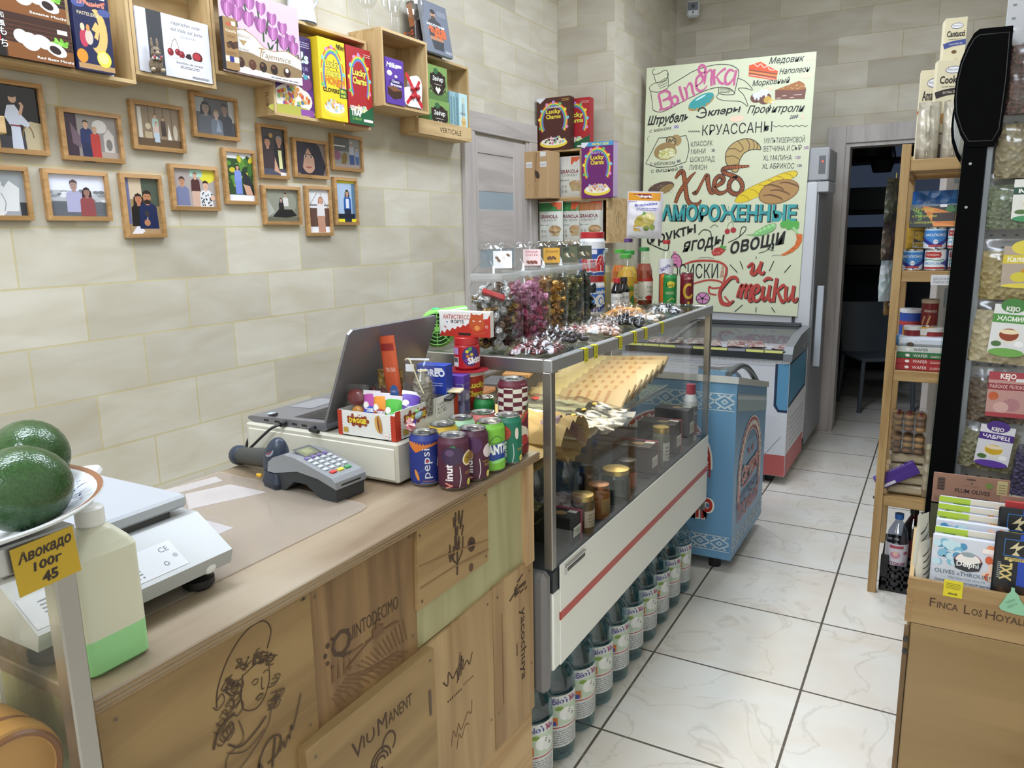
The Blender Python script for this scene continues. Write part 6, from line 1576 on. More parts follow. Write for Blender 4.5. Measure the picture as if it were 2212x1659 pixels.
P = onZ(1003, 893, 1.0735); P = V((-1.003, 1.553, 1.0735))
t = thing('cereal_cup', 'red lidded cereal cup behind the sweets carton', 'cereal cup', tuple(P), face(P))
M = WM[t]; q = MB(M); q.lathe([(0, 0), (.034, 0), (.043, .088)], C('#a23522', .4), 28); q.lathe([(.043, .088), (.0445, .098)], C('#d9cfc6', .4), 28)
p = Pr(q, FC(.04, 0, 0, lambda y: .034 + .009 * y / .088), pi * .04, .1, dx=.005, l=.0004); p.txt('Lucky', .2, .60, .14, '#e3cf4a', w=.42, b=.04); p.txt('Charms', .2, .38, .14, '#e3cf4a', w=.48, b=.04)
q.build('cup', t)
q = MB(M); q.lathe([(.0445, .097), (.054, .099), (.054, .101), (0, .103)], C('#9c2330', .3), 28); q.build('lid', t)
t = thing('candy_jar', 'red plastic candy jar standing on the cereal cup', 'candy jar', (P.x, P.y, P.z + .1035), face(P))
M = WM[t]; q = MB(M); q.lathe([(0, 0), (.029, 0), (.032, .004), (.032, .055), (.028, .062)], C('#b02226', .3), 28)
p = Pr(q, FC(.032, 0, 0), pi * .032, .06, dx=.005, l=.0003); p.ell(.1, .55, .22, .4, '#3a2a70'); [p.dot(.05 + .07 * cos(i), .62 + .25 * sin(i * 1.7), .07, ('#d9c83a', '#4a9a4a', '#c97a2c', '#7a3a8c')[i % 4]) for i in range(7)]; p.txt('Skittles', .33, .30, .24, '#f0eef0', w=.62, b=.05, rot=.12); p.rect(-.42, .62, -.22, .9, '#b08ab8'); p.rect(-.42, .12, -.22, .5, '#d9d6d6'); p.lines(-.4, -.24, .3, .5, 1, '#222', .9)
q.build('jar', t)
q = MB(M); q.lathe([(.0295, .060), (.031, .061), (.031, .076), (.029, .078), (0, .078)], C('#b32828', .35), 28); q.build('lid', t)
Z2 = P.z + .1035 + .0785
def anti(q):
    w_, h_, d_ = .142, .062, .018; q.box(-w_ / 2, -d_ / 2, 0, w_ / 2, d_ / 2, h_, '#dedbd9', .001); p = Pr(q, FY(-d_ / 2, -w_ / 2, 0), w_, h_, l=.0004)
    zz = [(.0, .0)]
    for i in range(9): zz += [(.05 + .105 * i, .22 + .062 * i), (.105 + .105 * i, .12 + .075 * i)]
    p.poly(zz + [(1, .9), (1, 0)], '#b23226'); p.txt('АНТИСТРЕСС', .34, .68, .17, '#b23226', w=.52, b=.01); p.txt('ФОРТЕ', .36, .52, .12, '#3a3538', w=.26, b=.02)
    p.ell(.74, .55, .15, .34, '#b5502a'); p.poly([(.62, .75), (.63, .95), (.70, .84)], '#b5502a'); p.poly([(.79, .84), (.87, .95), (.87, .75)], '#b5502a'); p.poly([(.66, .66), (.72, .62), (.67, .6)], '#ece6dc'); p.poly([(.83, .66), (.77, .62), (.82, .6)], '#ece6dc'); p.ell(.745, .36, .05, .1, '#d98a4a'); p.line([(.64, .2), (.75, .12), (.9, .2)], .05, '#b5502a', 4); p.txt('10', .93, .36, .12, '#e6c9bc', w=.05); p.rect(.38, .05, .62, .15, '#2c1f1f'); p.line([(.10, .4), (.14, .34)], .04, '#b23226'); p.dot(.16, .56, .03, '#3a5aa8')
q = MB(T(P.x + .002, P.y - .002, Z2, rz=.06, ry=.0)); anti(q); q.build('novelty_box', None, 'white and red box with an angry orange cat on the candy jar', 'box', loc=(P.x, P.y, Z2))
# green plastic fan on the end of the glass case
GR = C('#7fc05c', .3)
t = thing('handheld_fan', 'bright green plastic fan body with a round grille on the glass case', 'fan', (-1.16, 1.66, 1.2045), .5)
M = WM[t] @ T(0, 0, .052, rx=pi / 2); q = MB(M); q.lathe([(.044, .03), (.05, .02), (.052, -.01), (.046, -.04), (.03, -.06), (0, -.064)], GR, 28); q.build('housing', t)
q = MB(M)
for r_ in (.012, .022, .032, .042): q.tube([(r_ * cos(a), r_ * sin(a), .03) for a in [2 * pi * i / 24 for i in range(25)]], .0014, GR, 5, False)
for i in range(8): a = pi * i / 4; q.tube([(0, 0, .031), (.046 * cos(a), .046 * sin(a), .029)], .0016, GR, 5)
q.cyl(.007, .026, .033, GR, 12); q.cyl(.043, .004, .006, C('#33502a', .6), 20); q.build('grille', t)
q = MB(WM[t]); q.tube([(.02, .02, .07), (.06, .03, .078), (.075, .035, .08)], [.034, .03, .028], GR, 16); q.build('spout', t)
q = MB(WM[t]); q.ell((-.005, .0, .1025), (.012, .012, .003), C('#2fd07a', .3), 12, 6); q.build('switch', t)


# ------------------------------------------------------------------ on top of the glass case
ZT = 1.2004


def LIE(x, y, z, yaw=0, tilt=0):
    """lay a standing pack down: its foot at (x, y, z), its length along +X turned by yaw, its front face up"""
    m = Matrix(((0, 0, 1, 0), (-1, 0, 0, 0), (0, -1, 0, 0), (0, 0, 0, 1)))
    return Matrix.Translation((x, y, z)) @ Matrix.Rotation(yaw, 4, 'Z') @ Matrix.Rotation(-tilt, 4, 'Y') @ m


def candy(c, seed, nm, lab, grp, loc, rd):
    q = MB(T(*loc, rz=rd.uniform(0, 6), rx=rd.uniform(-1, 1), ry=rd.uniform(-1, 1)))
    q.ell((0, 0, 0), (.017, .0115, .0115), c, 10, 7, .25, seed)
    for s in (-1, 1): q.lathe([(.003, 0), (.013, .016)], c, 8, (0, 0, 0), False)
    n = 2 * 8 * 2
    for k in range(len(q.v) - n, len(q.v)):
        s = -1 if k < len(q.v) - n // 2 else 1; p = q.M.inverted() @ q.v[k]; q.v[k] = q.M @ V((s * (.013 + p.z), p.x, p.y * .6))
    return q.build(nm, None, lab, 'candy', grp, loc=loc)


CF = lambda h, h2, r=.25, m=.35: foil('wrap_' + h[1:], h, h2, 140, r, m, .5)
JARS = [((-1.022, 1.730), [CF('#6b4a24', '#a07a3c'), CF('#3c2a20', '#5c4030'), CF('#b5b4b2', '#8c8c90'), CF('#c9a86a', '#8a6a34'), CF('#b5b4b4', '#d0d0d2')], 'frontmost clear jar, holding mixed gold and silver candies', 'gold, brown or silver candy in the frontmost jar', ('#e9e7ea', 'n')),
        ((-1.020, 1.888), [CF('#b0688c', '#c98aa8', .4, .1), CF('#8a2a4c', '#b04a6c', .4, .1), CF('#c48aa4', '#a05a7c', .4, .1), CF('#7a2038', '#a84a5a', .4, .1)], 'second clear jar, holding pink candies', 'pink wrapped candy in the second jar', ('#e4c9cc', 'p')),
        ((-1.040, 2.050), [CF('#a8782a', '#d0a04c'), CF('#8a5a1e', '#c08a3a'), CF('#6b4418', '#a87a34')], 'third clear jar, holding amber gold candies', 'amber gold candy in the third jar', ('#c9962a', 'c')),
        ((-1.055, 2.205), [CF('#4a4a22', '#7a7038'), CF('#2c3a1e', '#55602c'), CF('#8a7a44', '#4a4422')], 'fourth clear jar, holding olive gold candies', 'olive gold candy in the fourth jar', ('#4c5238', 'd')),
        ((-1.068, 2.350), [CF('#1e2a22', '#3a4a3c'), CF('#2a3230', '#4a5450'), CF('#16201a', '#33403a')], 'farthest clear jar, holding dark green candies', 'dark green candy in the farthest jar', ('#3a3c28', 'e'))]
jr = random.Random(12)
for ji, ((jx, jy), cols, jl, cl, (tc, tk)) in enumerate(JARS):
    t = thing('candy_jar', jl, 'jar', (jx, jy, ZT), 0, 'clear candy jars on the case')
    M = WM[t]; q = MB(M)
    secs = [(RR(.048, .060, .02), .002), (RR(.054, .066, .02), .008), (RR(.055, .067, .02), .10), (RR(.052, .064, .02), .165), (RR(.047, .058, .02), .178), (RR(.047, .058, .02), .196)]
    loft(q, secs, JAR, cap=False); q.build('jar', t)
    q = MB(M); loft(q, [(RR(.0475, .0585, .02), .180), (RR(.0490, .060, .02), .186), (RR(.0490, .060, .02), .196), (RR(.0475, .0585, .02), .2)], milky('frosted_band', '#d6d8d8', .3), cap=False); q.build('neck_band', t)
    q = MB(M); loft(q, [(RR(.047, .058, .02), .2), (RR(.038, .046, .02), .218), (RR(.022, .042, .018), .232), (RR(.020, .046, .016), .25), (RR(.026, .052, .018), .262), (RR(.018, .044, .014), .270)], JAR)
    for s in (-1, 1): q.ell((0, s * .034, .268), (.013, .014, .010), JAR, 12, 8)
    ld = q.build('lid', t)
    q = MB(M @ T(.036, -.022, .212, rz=.5, rx=-.25)); q.box(-.024, -.0006, 0, .024, .0006, .045, tc); p = Pr(q, FY(-.0006, -.024, 0), .048, .045, l=.0004)
    if tk == 'n': [p.ell(x, y, .07, .12, '#6b4426', 1) for x, y in ((.2, .6), (.3, .45), (.8, .75))]; p.ell(.55, .6, .1, .12, '#d6d2cc')
    elif tk == 'p': p.txt('PANNA', .5, .78, .13, '#b03a4a', w=.7); p.txt('COTTA', .5, .58, .13, '#b03a4a', w=.7); [p.ell(x, .2, .09, .14, '#7a3a24', 1) for x in (.3, .5, .7)]
    elif tk == 'c': p.txt('Caramel', .5, .7, .16, '#4a2c14', w=.75, sh=.25); [p.ell(.3 + .1 * i, .3 + .07 * (i % 2), .08, .1, '#5c3418', i) for i in range(5)]
    else: [p.ell(.3 + .14 * i, .4, .1, .2, ('#7a6a4a', '#d0cdbc', '#2c2c22')[i % 3], .8) for i in range(4)]; p.rect(.1, .7, .5, .95, '#2c3324')
    q.build('flavour_card', ld)
    n = 0
    for lay in range(9):
        z = ZT + .018 + lay * .0168
        for k in range(7):
            a = 2 * pi * (k + .5 * (lay % 2)) / 7 + jr.uniform(-.2, .2); f = jr.uniform(.82, 1)
            if lay > 7 and k % 2: continue
            loc = (jx + .036 * f * cos(a) * 1.0, jy + .047 * f * sin(a), z + jr.uniform(-.004, .004))
            ci = jr.randrange(len(cols))
            if (ji, 'c', ci) not in MC: MC[ji, 'c', ci] = candy(cols[ci], ci, 'wrapped_candy', cl, 'candies in jar ' + ('one', 'two', 'three', 'four', 'five')[ji], loc, jr)
            else:
                o = dup(MC[ji, 'c', ci], loc); o.rotation_euler = (jr.uniform(0, 6), jr.uniform(0, 6), jr.uniform(0, 6))
q = MB(T(-1.0, 1.682, ZT + .145, rz=.5, rx=-.4, ry=.35)); q.box(-.03, -.012, -.006, .03, .012, .006, '#b02a2e', .001); p = Pr(q, FZ(.006, -.03, -.012), .06, .024); p.ell(.4, .5, .12, .3, '#ece0d6'); p.ell(.62, .5, .12, .3, '#ece0d6')
q.build('chocolate_bar', None, 'red chocolate bar on top of the candies in the frontmost jar', 'candy', loc=(-1.0, 1.682, ZT + .14))

# marshmallow tubs, syrups, juices
def tub(loc, lab, art, h=.142, r=.047):
    t = thing('marshmallow_tub', lab, 'tub', loc, face(loc), 'red-lidded tubs'); M = WM[t]; q = MB(M)
    q.lathe([(0, 0), (r * .95, 0), (r, .004), (r, h - .035), (r * .9, h - .022), (r * .88, h - .018)], C('#dcdce2', .4), 32); art(Pr(q, FC(r, 0, 0), pi * r, h, dx=.006, l=.0003)); q.build('tub', t)
    q = MB(M); q.lathe([(r * .93, h - .022), (r * .93, h - .001), (r * .9, h), (0, h)], C('#b0242a', .35), 32); q.build('lid', t)
tub((-1.125, 2.607, ZT), 'white and blue red-lidded tub standing under the other one', lambda p: (p.rect(-.5, .08, .5, .70, '#2a6cc0'), p.rect(-.5, .08, .5, .30, '#e6e3da'), p.txt('Marshmallow', .16, .55, .1, '#f0f0ee', w=.62, b=.03), p.ell(.22, .36, .15, .17, '#eceae6'), p.ell(.24, .36, .08, .1, '#2a6cc0'), p.ell(.25, .36, .06, .07, '#eceae6'), p.line([(-.1, .56), (.1, .4)], .04, '#eceae6'), p.poly([(-.2, .6), (-.1, .66), (-.08, .56), (-.18, .52)], '#d9c83a'), p.txt('fluff', .2, .1, .16, '#23408c', w=.5, b=.06)))
tub((-1.125, 2.607, ZT + .1425), 'white red-lidded tub stacked on top of the other one', lambda p: (p.rect(-.5, .02, .5, .62, '#2b4f9c'), p.rect(-.3, .50, .12, .60, '#d9d8e0'), p.txt('fluff', .05, .14, .30, '#c02a2e', w=.72, b=.08, out='#e9e9ee'), p.ell(.38, .45, .08, .14, '#c9dce6')), .157)
for i, (y, lab) in enumerate(((2.585, 'small dark syrup bottle nearer the tubs'), (2.655, 'small dark syrup bottle beside the pineapple juice'))):
    l = (-1.048 + .0 * i, y + .075, ZT); t = thing('syrup_bottle', lab, 'bottle', l, face(l), 'small dark bottles'); M = WM[t]; q = MB(M)
    q.lathe([(0, 0), (.021, 0), (.022, .004), (.022, .085), (.012, .105), (.010, .118)], C('#141012', .12), 22); p = Pr(q, FC(.022, 0, 0), pi * .022, .12, dx=.004, l=.0003); p.rect(-.4, .08, .4, .62, '#d9d6d4'); p.txt('coco', .0, .42, .14, '#2a2426', w=.55, sh=.2); p.lines(-.3, .3, .14, .32, 3, '#55504e'); q.build('bottle', t)
    q = MB(M); q.lathe([(.0115, .112), (.0125, .113), (.0125, .13), (0, .131)], C('#b02a30' if i == 0 else '#2a2326', .4), 18); q.build('cap', t)


def juice(loc, lab, col, cap, h=.225, r=.035, art=None, neck=.019, fill=.72, capz=.016):
    t = thing('juice_bottle', lab, 'juice bottle', loc, face(loc), 'juice bottles on the case'); M = WM[t]
    pr = [(r * .85, .0015), (r, .006), (r, h * .46), (r * .93, h * .60), (r * .62, h * .76), (neck, h * .84), (neck * .95, h - .006)]
    q = MB(M); q.lathe([(0, .001), *pr], thin('juice_glass', (.97, .98, .97), .05, .02), 26); q.build('bottle', t)
    q = MB(M); k = fill * h; inner = [(a * .93, z + .002) for a, z in pr if z < k]; a1 = inner[-1]; nx = [b for b in pr if b[1] >= k][0]; u = (k - a1[1]) / max(nx[1] - a1[1], 1e-6); inner.append((a1[0] + (nx[0] * .93 - a1[0]) * u, k)); inner.append((0, k)); q.lathe([(0, .002), *inner], C(col, .2), 24); q.build('juice', t)
    q = MB(M); q.lathe([(neck, h - capz), (neck + .002, h - capz + .001), (neck + .002, h - .001), (neck * .9, h), (0, h)], C(cap, .35), 22); q.build('cap', t)
    if art: q = MB(M); art(Pr(q, FC(r, 0, 0), pi * r, h, dx=.005, l=.0006)); q.build('label', t)


juice((-1.055, 2.765, ZT), 'yellow pineapple juice bottle, nearest of the juices', '#c99a2a', '#4a9a3c', .215, .036, lambda p: (p.txt('Cala', .12, .36, .09, '#2c7a34', w=.4, b=.03, rot=.1), p.ell(.28, .16, .1, .12, '#2c6a2c'), p.ell(.2, .1, .08, .05, '#9cba4a')))
LB = lambda c, tx: (lambda p: (p.rect(-.45, .1, .45, .46, '#d9d4c6'), p.rect(-.45, .42, .45, .47, c), p.ell(-.1, .28, .16, .13, '#c9c4b4'), p.arc(-.1, .28, .17, .14, 60, 300, .012, '#3a7a3c'), p.txt('Наш', .25, .3, .045, '#3a7a3c', w=.25), p.txt('сад', .25, .23, .045, '#3a7a3c', w=.22), p.ell(.2, .14, .14, .04, c), p.lines(-.4, -.05, .12, .16, 2, '#8a857a')))
juice((-1.150, 2.720, ZT), 'pale yellow juice bottle behind the pineapple juice', '#c9a83a', '#4a9a3c', .225, .035)
juice((-1.090, 2.895, ZT), 'bright yellow juice bottle with an orange-printed label', '#d0a82c', '#2c8a3a', .225, .036, LB('#c97a2a', 0))
juice((-1.155, 2.960, ZT), 'orange carrot juice bottle at the back row', '#c86a1e', '#4aa03c', .228, .036, LB('#c97a2a', 0))
juice((-1.065, 3.000, ZT), 'brownish red tomato juice bottle', '#8a3a24', '#2c7a3a', .235, .037, LB('#a8302a', 0))
juice((-1.175, 2.83, ZT), 'clear bottle of pale juice with a silver cap behind the yellow ones', '#b9b28a', '#b9bbb8', .235, .034)
juice((-1.150, 3.043, ZT), 'tall clear bottle with a purple cap behind the tomato juice', '#b8b6a2', '#5a3a7a', .27, .034, None, .016, .3)
juice((-.985, 3.040, ZT), 'slim bottle of red drink with a crown cap', '#8a1a24', '#a82a30', .262, .029, lambda p: (p.rect(-.5, .48, .5, .72, '#d9d4dc'), p.txt('Sangria', 0, .56, .06, '#3a3a8a', w=.5, rot=.5, b=.04)), .013, .66)

q = MB(T(-1.075, 3.02, ZT + .2705, rz=.1, ry=.05, rx=.12)); fr = bag(q, .145, .185, .05, '#d7d2da', 21, .12, .55, .35)
p = Pr(q, fr, .145, .185, dx=.008, l=.0008); p.rect(-.46, .82, .44, .985, '#d9962a'); p.rect(-.46, .02, -.2, .8, '#9a8fb0'); p.rect(-.32, .86, .30, .96, '#8a2a2c'); p.txt('Roberto', 0, .885, .055, '#ece6e0', w=.5, b=.05)
p.txt('Bruschettine', .06, .715, .06, '#3a3a9a', w=.62, rot=.1, b=.02); p.lines(-.2, .4, .62, .69, 2, '#5a5ab0', .4); p.ell(.05, .40, .26, .14, '#b9a85a'); p.ell(.15, .46, .2, .12, '#d9cfa0'); p.ell(-.1, .36, .15, .09, '#a8963c'); p.poly([(-.05, .5), (.02, .6), (.1, .55)], '#5a8a3c'); p.ell(.1, .24, .08, .06, '#6b7a34'); p.ell(.26, .26, .08, .06, '#7a8a3c'); p.rect(-.26, .17, -.06, .30, '#d0a83a'); p.txt('forno', -.16, .21, .04, '#a84a2a', w=.14)
q.build('bruschetta_bag', None, 'bulging white and orange bag of toasts on the tall bottles', 'snack bag', loc=(-1.075, 3.02, ZT + .27))

for loc, lab, bg, art in (((-.930, 2.925, ZT), 'green slim can with a yellow heart on the glass case', '#1c7a3a', loveis(0)), ((-.895, 3.035, ZT), 'dark red slim can at the far end of the glass case', '#6b1420', lambda p: (p.arc(.1, .45, .22, .2, 60, 330, .08, '#d0a83a'), p.txt('Love is', .1, .8, .08, '#d9a8a0', w=.45, sh=.1), p.dot(.1, .84, .05, '#c97a7a'), p.ell(.1, .1, .06, .04, '#d9b83a', .5))), ((-.958, 2.972, ZT), 'orange slim can half hidden by the green can', '#c0621e', loveis(1))):
    can(loc, lab, bg, art, .0265, .133, group='slim cans on the case')

# bags of dried fruit and nuts along the front edge
def snack(x, y, w_, l_, h_, cols, n, r_, yaw, lab, seed, film=1):
    rd = random.Random(seed); t = thing('snack_bag', lab, 'snack bag', (x, y, ZT), yaw, 'snack bags along the case edge'); M = WM[t]
    q = MB(M)
    for i in range(n):
        a, b = rd.uniform(-.42, .42) * w_, rd.uniform(-.42, .42) * l_; e = max(.15, 1 - (2 * a / w_) ** 2 * .8 - (2 * b / l_) ** 2 * .6)
        rr_ = r_ * rd.uniform(.7, 1.25); q.ell((a, b, rr_ * .6 + rd.random() * (h_ * e - rr_)), (rr_, rr_ * rd.uniform(.6, 1), rr_ * .6), rd.choice(cols), 8, 6)
    q.build('contents', t)['kind'] = 'stuff'
    q = MB(M); g = bagf(w_, l_, h_ * 2.1, seed, .3, .2, .3)
    q.grid(lambda u, k: ((u - .5) * w_ * 1.12, (k - .5) * l_ * 1.15, .001 + max(0, g((u - .5) * w_, k * l_)) + .0015 * sin(40 * u + 9 * k)), 22, 24, FILM); q.build('film', t)


DK = [C('#4a1a20', .18), C('#5c2228', .2), C('#33121a', .18), C('#6b2a2c', .22)]
snack(-.885, 1.70, .13, .17, .036, DK, 90, .011, .3, 'vacuum pack of glossy dark red berries at the front corner', 31)
snack(-.915, 1.895, .13, .15, .04, [C('#241a20', .2), C('#33242a', .2), C('#2a1a1e', .2)], 60, .012, -.2, 'bag of nearly black dried fruit behind the red berries', 32)
snack(-.955, 2.06, .10, .15, .03, [C('#c07a7a', .4), C('#9a6a5a', .4), C('#b8b08a', .4), C('#a84a5a', .4)], 80, .008, .1, 'clear bag of pink and green candied fruit before the amber jar', 33)
snack(-.885, 2.10, .14, .15, .032, [C('#c9a890', .3), C('#a87a5c', .3), C('#d0b8b0', .3), C('#6b4a3a', .3)], 70, .010, .3, 'clear bag of pale and brown nuts at the front edge', 34)
snack(-.940, 2.265, .11, .14, .034, [C('#8a7a74', .3), C('#b0a098', .3), C('#5c4a44', .3)], 60, .010, -.1, 'clear bag of greyish candied fruit behind the nuts', 35)
snack(-.885, 2.34, .11, .14, .042, [C('#14141c', .2), C('#1e1e2a', .2), C('#0e0e14', .2)], 60, .013, .2, 'clear bag of blue-black prunes', 36)
snack(-.880, 2.515, .12, .16, .028, [C('#c9b8a4', .35), C('#d6ccc0', .35), C('#b8a48c', .35)], 40, .010, .1, 'clear bag of pale chips beside the prunes', 37)
snack(-.965, 2.53, .13, .19, .045, [C('#c98a3a', .35), C('#d9a85a', .35), C('#b8762c', .35)], 70, .014, -.1, 'bag of orange dried mango behind the pale chips', 38)
snack(-.885, 2.72, .12, .16, .034, [C('#33343a', .3), C('#8a8a8c', .3), C('#c9c9cc', .3), C('#22222a', .3)], 40, .012, .2, 'clear bag of dark chips near the slim cans', 39)

tp = None
for i, (y, lab) in enumerate(((1.79, 'nearest yellow price tag on the case edge'), (1.854, 'second yellow price tag from the near end of the case edge'), (2.035, 'third yellow price tag, hanging under the nuts'), (2.154, 'fourth yellow price tag from the near end'), (2.250, 'fifth yellow price tag from the near end'), (2.411, 'farthest yellow price tag on the case edge'))):
    if i == 0:
        q = MB(T(-.789, y, 1.204)); Y = C('#cfc72a', .5); q.box(-.014, -.012, 0, .0012, .012, .0006, Y); q.box(.0006, -.012, -.036, .0012, .012, .0006, Y); p = Pr(q, FX(.0012, -.012, -.036), .024, .036, l=.0002); p.rect(.3, .1, .72, .2, '#4a4a1c'); p.lines(.15, .85, .35, .8, 4, '#8a841e', .4); p.rect(.36, .82, .66, .88, '#4a4a1c')
        tp = q.build('price_tag', None, lab, 'price tag', 'yellow price tags on the case edge', loc=(-.789, y, 1.204))
    else: dup(tp, (-.789, y, 1.204), label=lab)

# ------------------------------------------------------------------ inside the glass case
ZS = .8665
KR = foil('kraft_paper', '#8f774a', '#a88c58', 22, .7, 0, .5)
def lying(name, lab, x, y, w_, l_, t_, m, seed, yaw=0, tilt=0, art=None, z=None, grp='packs on the glass shelf', cr=.25, top=.3):
    Mx = LIE(x, y, (z or ZS) + t_ / 2 * .92, yaw, tilt); q = MB(Mx); fr = bag(q, w_, l_, t_, m, seed, cr, top, .45, 14, 18)
    if art: art(Pr(q, fr, w_, l_, dx=.006, l=.0006))
    return q.build(name, None, lab, 'food pack', grp, loc=(x, y, z or ZS))
lying('bread_bag', 'crumpled brown paper bread bag nearest the case end', -1.33, 1.71, .18, .46, .10, KR, 51)
lying('bread_bag', 'big crumpled brown paper bag with a purple print at the shelf front', -1.30, 1.86, .19, .45, .13, KR, 52, 0, .03, lambda p: p.ell(.1, .86, .18, .07, '#6b5068'), None, 'packs on the glass shelf', .4, .75)
lying('bread_bag', 'flat pale brown paper bag under the crumpled ones', -1.33, 1.98, .15, .42, .06, C('#b39a62', .7), 53)
lying('cheese_pack', 'white paper pack printed with small red lettering', -1.33, 2.035, .15, .45, .095, C('#cfc6ae', .55), 54, -.05, 0, lambda p: [p.txt('HALLOUMI', .1 * (-1) ** i, .25 + .17 * i, .018, '#a8383a', w=.5, rot=.6 + i) for i in range(4)] + [p.ell(.1, .45, .25, .06, '#cfc23a'), p.ell(-.15, .4, .12, .04, '#7aa83a')])
SAU = C('#3a3a34', .4)
for i, (y, lab) in enumerate(((2.14, 'clear vacuum pack with a dark end, first after the white pack'), (2.24, 'clear vacuum pack with a dark end, second of three'), (2.35, 'clear vacuum pack with a red seal, farthest of three'))):
    Mx = LIE(-1.32, y, ZS + .03, -.05 * i, .02); q = MB(Mx); q.tube([(0, 0, .02 + .04 * k) for k in range(11)], [.01, .024, .028, .03, .03, .03, .03, .028, .026, .02, .012], C('#8f8c74', .35), 12)
    q.tube([(0, 0, .31 + .03 * k) for k in range(4)], [.030, .031, .028, .016], C('#22211e', .25), 12); q.ell((.01, -.026, .10), (.016, .006, .016), '#b83a2c', 12, 6); q.ell((.012, -.03, .34), (.012, .004, .008), '#c9a23a', 8, 5)
    bag(q, .11, .46, .075, FILM, 60 + i, .3, .5, .5, 12, 16); q.build('sausage_pack', None, lab, 'food pack', 'clear vacuum packs on the shelf', loc=(-1.32, y, ZS))
TAN = C('#9c8662', .5)
tn = ('first', 'second', 'third', 'fourth', 'fifth', 'sixth', 'seventh', 'eighth')
for i in range(8):
    y = 2.46 + .062 * i; Mx = LIE(-1.33, y, ZS + .03 + .008 * i, 0, .06) @ Matrix.Rotation(.5, 4, 'Z')
    q = MB(Mx); q.box(-.055, -.006, 0, .055, .006, .40, TAN, .004); p = Pr(q, FY(-.006, -.055, 0), .11, .40, l=.0006); p.rect(.05, .04, .95, .34, '#b8a574'); p.lines(.15, .85, .42, .9, 5, '#8d6a4a', .35, i); p.ell(.5, .2, .05, .02, '#a87a30')
    q.build('cured_meat_pack', None, tn[i] + ' tan flat pack in the leaning row at the far end of the shelf', 'food pack', 'tan flat packs in a leaning row', loc=(-1.33, y, ZS))
for i in range(5):
    q = MB(T(-1.34, 1.95 + .16 * i, ZS + .10 + .006 * i, rz=.1 * i)); q.box(-.05, -.07, 0, .05, .07, .016, ('#6b3a2a', '#8a5a34', '#3c4652', '#a8763a', '#4a2a28')[i], .003)
    q.build('flat_carton', None, ('reddish brown', 'light brown', 'slate grey', 'ochre', 'dark maroon')[i] + ' flat carton at the back of the glass shelf', 'food pack', 'flat cartons at the shelf back', loc=(-1.34, 1.95 + .16 * i, ZS + .1))

ZW = .6555
def wbox(x, y, w_, d_, h_, col, lab, side='#8a3048', stk=1):
    q = MB(); q.box(x - w_, y, ZW, x, y + d_, ZW + h_, col, .002); q.box(x - w_, y + d_ - .012, ZW, x + .001, y + d_, ZW + h_ + .001, side)
    if stk: p = Pr(q, FX(x, y, ZW), d_, h_, l=.0015); p.rect(.2, .3, .85, .62, '#d0d2c4'); p.lines(.25, .8, .36, .56, 3, '#6a6c62', .5); p = Pr(q, FZ(ZW + h_, x - w_, y), w_, d_, l=.0006); p.rect(.72, .55, .96, .8, '#c9cac4'); p.ell(.6, .4, .16, .2, '#9a7a54'); p.rect(.1, .15, .45, .3, '#3f3f3c')
    q.build('gourmet_box', None, lab, 'food box', 'dark boxes behind the case glass', loc=(x - w_ / 2, y, ZW))
wbox(-.822, 1.765, .11, .075, .085, '#1f211f', 'small black box with a pink back nearest the case end')
wbox(-.825, 2.42, .14, .085, .115, '#2f2220', 'brown-black box with a price label in the middle of the case')
wbox(-.825, 2.70, .15, .085, .13, '#2a2224', 'tall dark box with a price label towards the far end')
wbox(-.830, 2.885, .14, .085, .145, '#2c3038', 'grey-black box beside the white bottle', '#8a8a6a')
def wjar(x, y, r, h, col, capc, lab, lc=None):
    t = thing('preserve_jar', lab, 'jar', (x, y, ZW), .9, 'jars behind the case glass'); M = WM[t]; q = MB(M); q.lathe([(0, .001), (r, .001), (r, h * .75), (r * .85, h * .86)], C(col, .15), 22)
    if lc: Pr(q, FC(r, 0, 0), pi * r, h, dx=.005, l=.0005).rect(-.1, .15, .7, .6, lc).lines(0, .6, .2, .55, 4, '#6a6458', .4)
    q.build('jar', t); q = MB(M); q.lathe([(r * .88, h * .83), (r * .92, h * .84), (r * .92, h * .97), (0, h)], C(capc, .3, .8), 22); q.build('lid', t)
wjar(-.850, 1.905, .035, .11, '#3a3218', '#b09a5a', 'olive-brown jar with a brass lid behind the small black box', '#a39c8c')
wjar(-.850, 2.025, .034, .105, '#7a4a1c', '#8a5a34', 'amber jar with a pale sticker on its lid', '#8a6a34')
wjar(-.855, 2.175, .046, .11, '#22302c', '#c0a45a', 'wide dark green jar with a bright brass rim')
wjar(-.925, 2.12, .032, .12, '#1e1a1c', '#2c2c30', 'slim black-lidded jar behind the wide green one')
wjar(-.862, 2.295, .032, .105, '#33221e', '#3a3a3c', 'dark jar with a red mark beside the brown-black box', '#8a3a2c')
wjar(-.848, 2.600, .032, .15, '#5c5f54', '#c0a45a', 'tall glass jar with a brass lid between two dark boxes', '#b9bab0')
for i, (x, y, lab) in enumerate(((-.935, 1.955, 'small blue-capped water bottle lying behind the jars'), (-.985, 1.86, 'small water bottle with a dark blue cap deeper in the case'))):
    t = thing('water_bottle', lab, 'bottle', (x, y, ZW)); M = WM[t]; q = MB(M); q.lathe([(0, .001), (.03, .001), (.031, .14), (.014, .18), (.012, .2)], thin('blue_pet', (.6, .72, .85), .1), 20); q.build('bottle', t); q = MB(M); q.lathe([(.014, .195), (.0145, .215), (0, .216)], C(('#3a7ac0', '#2a3a9c')[i], .35), 16); q.build('cap', t)
